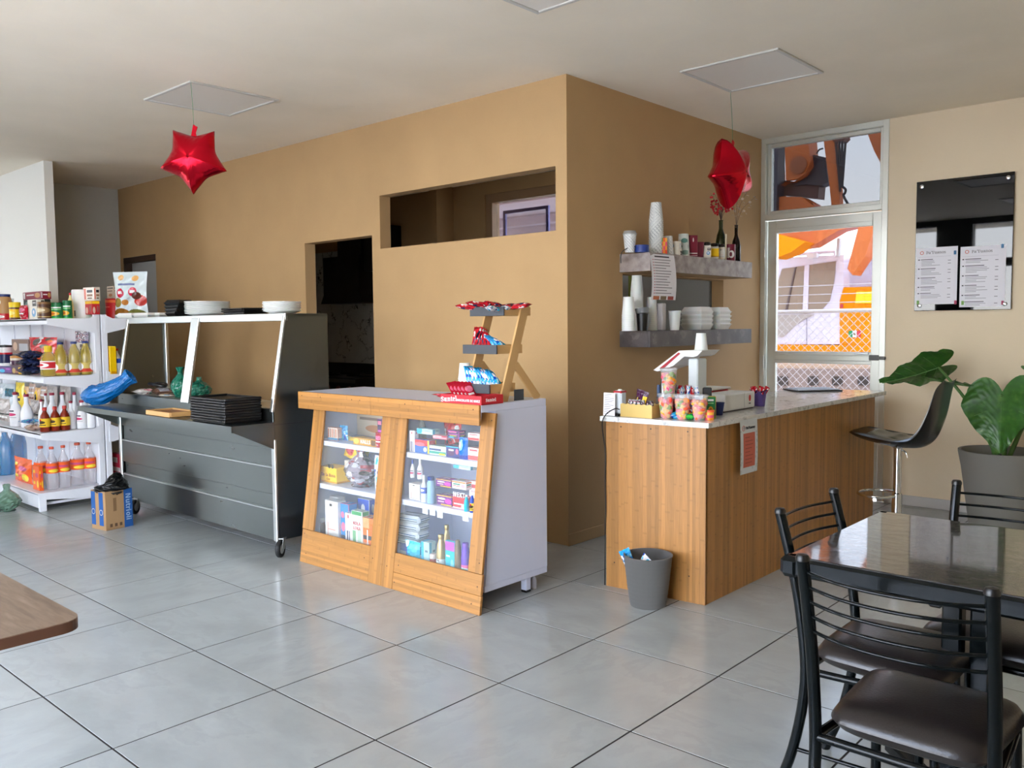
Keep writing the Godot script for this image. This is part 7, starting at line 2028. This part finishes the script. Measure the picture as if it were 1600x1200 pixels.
	add.call("boom_side", slab([[1226, 224], [1262, 217], [1266, 252], [1258, 272], [1244, 280], [1228, 282]], z + 1.0, 0.12), bo)
	var pin := Kit.new()
	var pc := on_z(1248, 258, z + 1.02)
	pin.lathe([Vector2(0, 0), Vector2(0.16, 0), Vector2(0.16, 0.03), Vector2(0.1, 0.04), Vector2(0, 0.04)], 20, pc, Basis(Vector3.RIGHT, PI / 2))
	add.call("pivot_pin", pin, hue(150, 80, 40))
	add.call("hydraulic_block", slab([[1264, 240], [1290, 246], [1294, 285], [1280, 290], [1260, 288], [1240, 290], [1262, 275]], z + 0.8, 0.3), hue(44, 40, 48))
	add.call("hydraulic_block", slab([[1226, 282], [1280, 288], [1278, 310], [1216, 304]], z + 0.7, 0.3), hue(96, 60, 52))
	add.call("lower_link", slab([[1206, 315], [1220, 307], [1252, 308], [1272, 322], [1276, 336], [1208, 338]], z + 0.95, 0.3), bo)
	add.call("dark_mast", slab([[1198, 224], [1216, 222], [1213, 340], [1196, 340]], z + 1.05, 0.3), hue(58, 54, 66))
	add.call("cylinder_rod", slab([[1286, 212], [1302, 209], [1312, 300], [1312, 330], [1300, 330], [1296, 290]], z + 1.0, 0.16), bo)
	add.call("cylinder_head", slab([[1300, 209], [1321, 210], [1322, 216], [1316, 222], [1302, 222]], z + 1.0, 0.2), hue(120, 70, 50))
	for h in [[1306, 222, 1313, 300], [1311, 220, 1314, 290], [1316, 220, 1315, 290], [1321, 222, 1316, 290]]:
		add.call("hose", ktube_px([[h[0], h[1]], [(h[0] + h[2]) / 2.0, (h[1] + h[3]) / 2.0], [h[2], h[3]]], z + 1.05, 0.022), hue(30, 28, 32))
	add.call("hose", ktube_px([[1314, 290], [1321, 296], [1320, 302], [1318, 306], [1326, 320], [1335, 326]], z + 1.05, 0.022), hue(30, 28, 32))
	add.call("hose", ktube_px([[1276, 240], [1280, 234], [1286, 232]], z + 1.0, 0.015), hue(30, 28, 32))
	add.call("stick", slab([[1352, 200], [1370, 196], [1400, 240], [1400, 300], [1384, 270], [1366, 236]], z + 0.6, 0.35), bo)
	add.call("exhaust_mast", slab([[1308, 372], [1312, 372], [1310, 400], [1306, 400]], z + 0.2, 0.1), hue(206, 206, 206))
	add.call("bucket_arm", slab([[1196, 372], [1216, 366], [1258, 378], [1236, 394], [1210, 404], [1198, 402]], z + 1.1, 0.5), og)

func ktube_px(px: Array, z: float, r: float) -> Kit:
	var p := []
	for q in px:
		p.append(on_z(q[0], q[1], z))
	return ktube(smooth(p, 4), r, 7)

# ---------------------------------------------------------------- start
func _ready() -> void:
	rng.seed = 77
	var cam := Camera3D.new()
	cam.name = "camera"
	add_child(cam)
	cam.position = eye
	cam.basis = cam_basis
	cam.fov = rad_to_deg(2.0 * atan(600.0 / F))
	cam.near = 0.05
	cam.far = 300.0
	cam.current = true
	var we := WorldEnvironment.new()
	we.name = "surroundings"
	add_child(we)
	var env := Environment.new()
	env.tonemap_mode = Environment.TONE_MAPPER_LINEAR
	env.tonemap_exposure = EXPOSURE
	env.sdfgi_enabled = true
	env.ssao_enabled = true
	env.ssil_enabled = true
	env.background_mode = Environment.BG_SKY
	var sky := Sky.new()
	var sm := ProceduralSkyMaterial.new()
	sm.sky_top_color = c8(172, 198, 238)
	sm.sky_horizon_color = c8(240, 241, 240)
	sm.sky_curve = 0.25
	sm.sky_energy_multiplier = SKY
	sm.ground_horizon_color = c8(206, 198, 186)
	sm.ground_bottom_color = c8(160, 150, 138)
	sm.ground_energy_multiplier = SKY * 0.6
	sky.sky_material = sm
	env.sky = sky
	we.environment = env
	var sun := DirectionalLight3D.new()
	sun.name = "sun"
	add_child(sun)
	sun.look_at_from_position(Vector3(1.6, 6.4, 2.4), Vector3.ZERO)
	sun.light_energy = SUN
	sun.light_color = c8(255, 246, 232)
	sun.light_angular_distance = 0.6
	sun.shadow_enabled = true
	sun.sky_mode = DirectionalLight3D.SKY_MODE_LIGHT_ONLY

	make_materials()
	make_sheet()
	make_menus()
	build_room()
	build_door()
	build_kitchen()
	build_yard()
	build_cart()
	build_showcase()
	build_counter()
	build_gondola()
	build_wall_shelves()
	build_tables()
	build_chairs()
	build_stool_and_plant()
	build_board()
	build_loose()
	build_stand()
	build_gondola_goods()
	build_cart_goods()
	build_showcase_goods()
	build_counter_goods()
	build_shelf_goods()

const EXPOSURE := 0.83
const SKY := 4.0
const SUN := 2.5
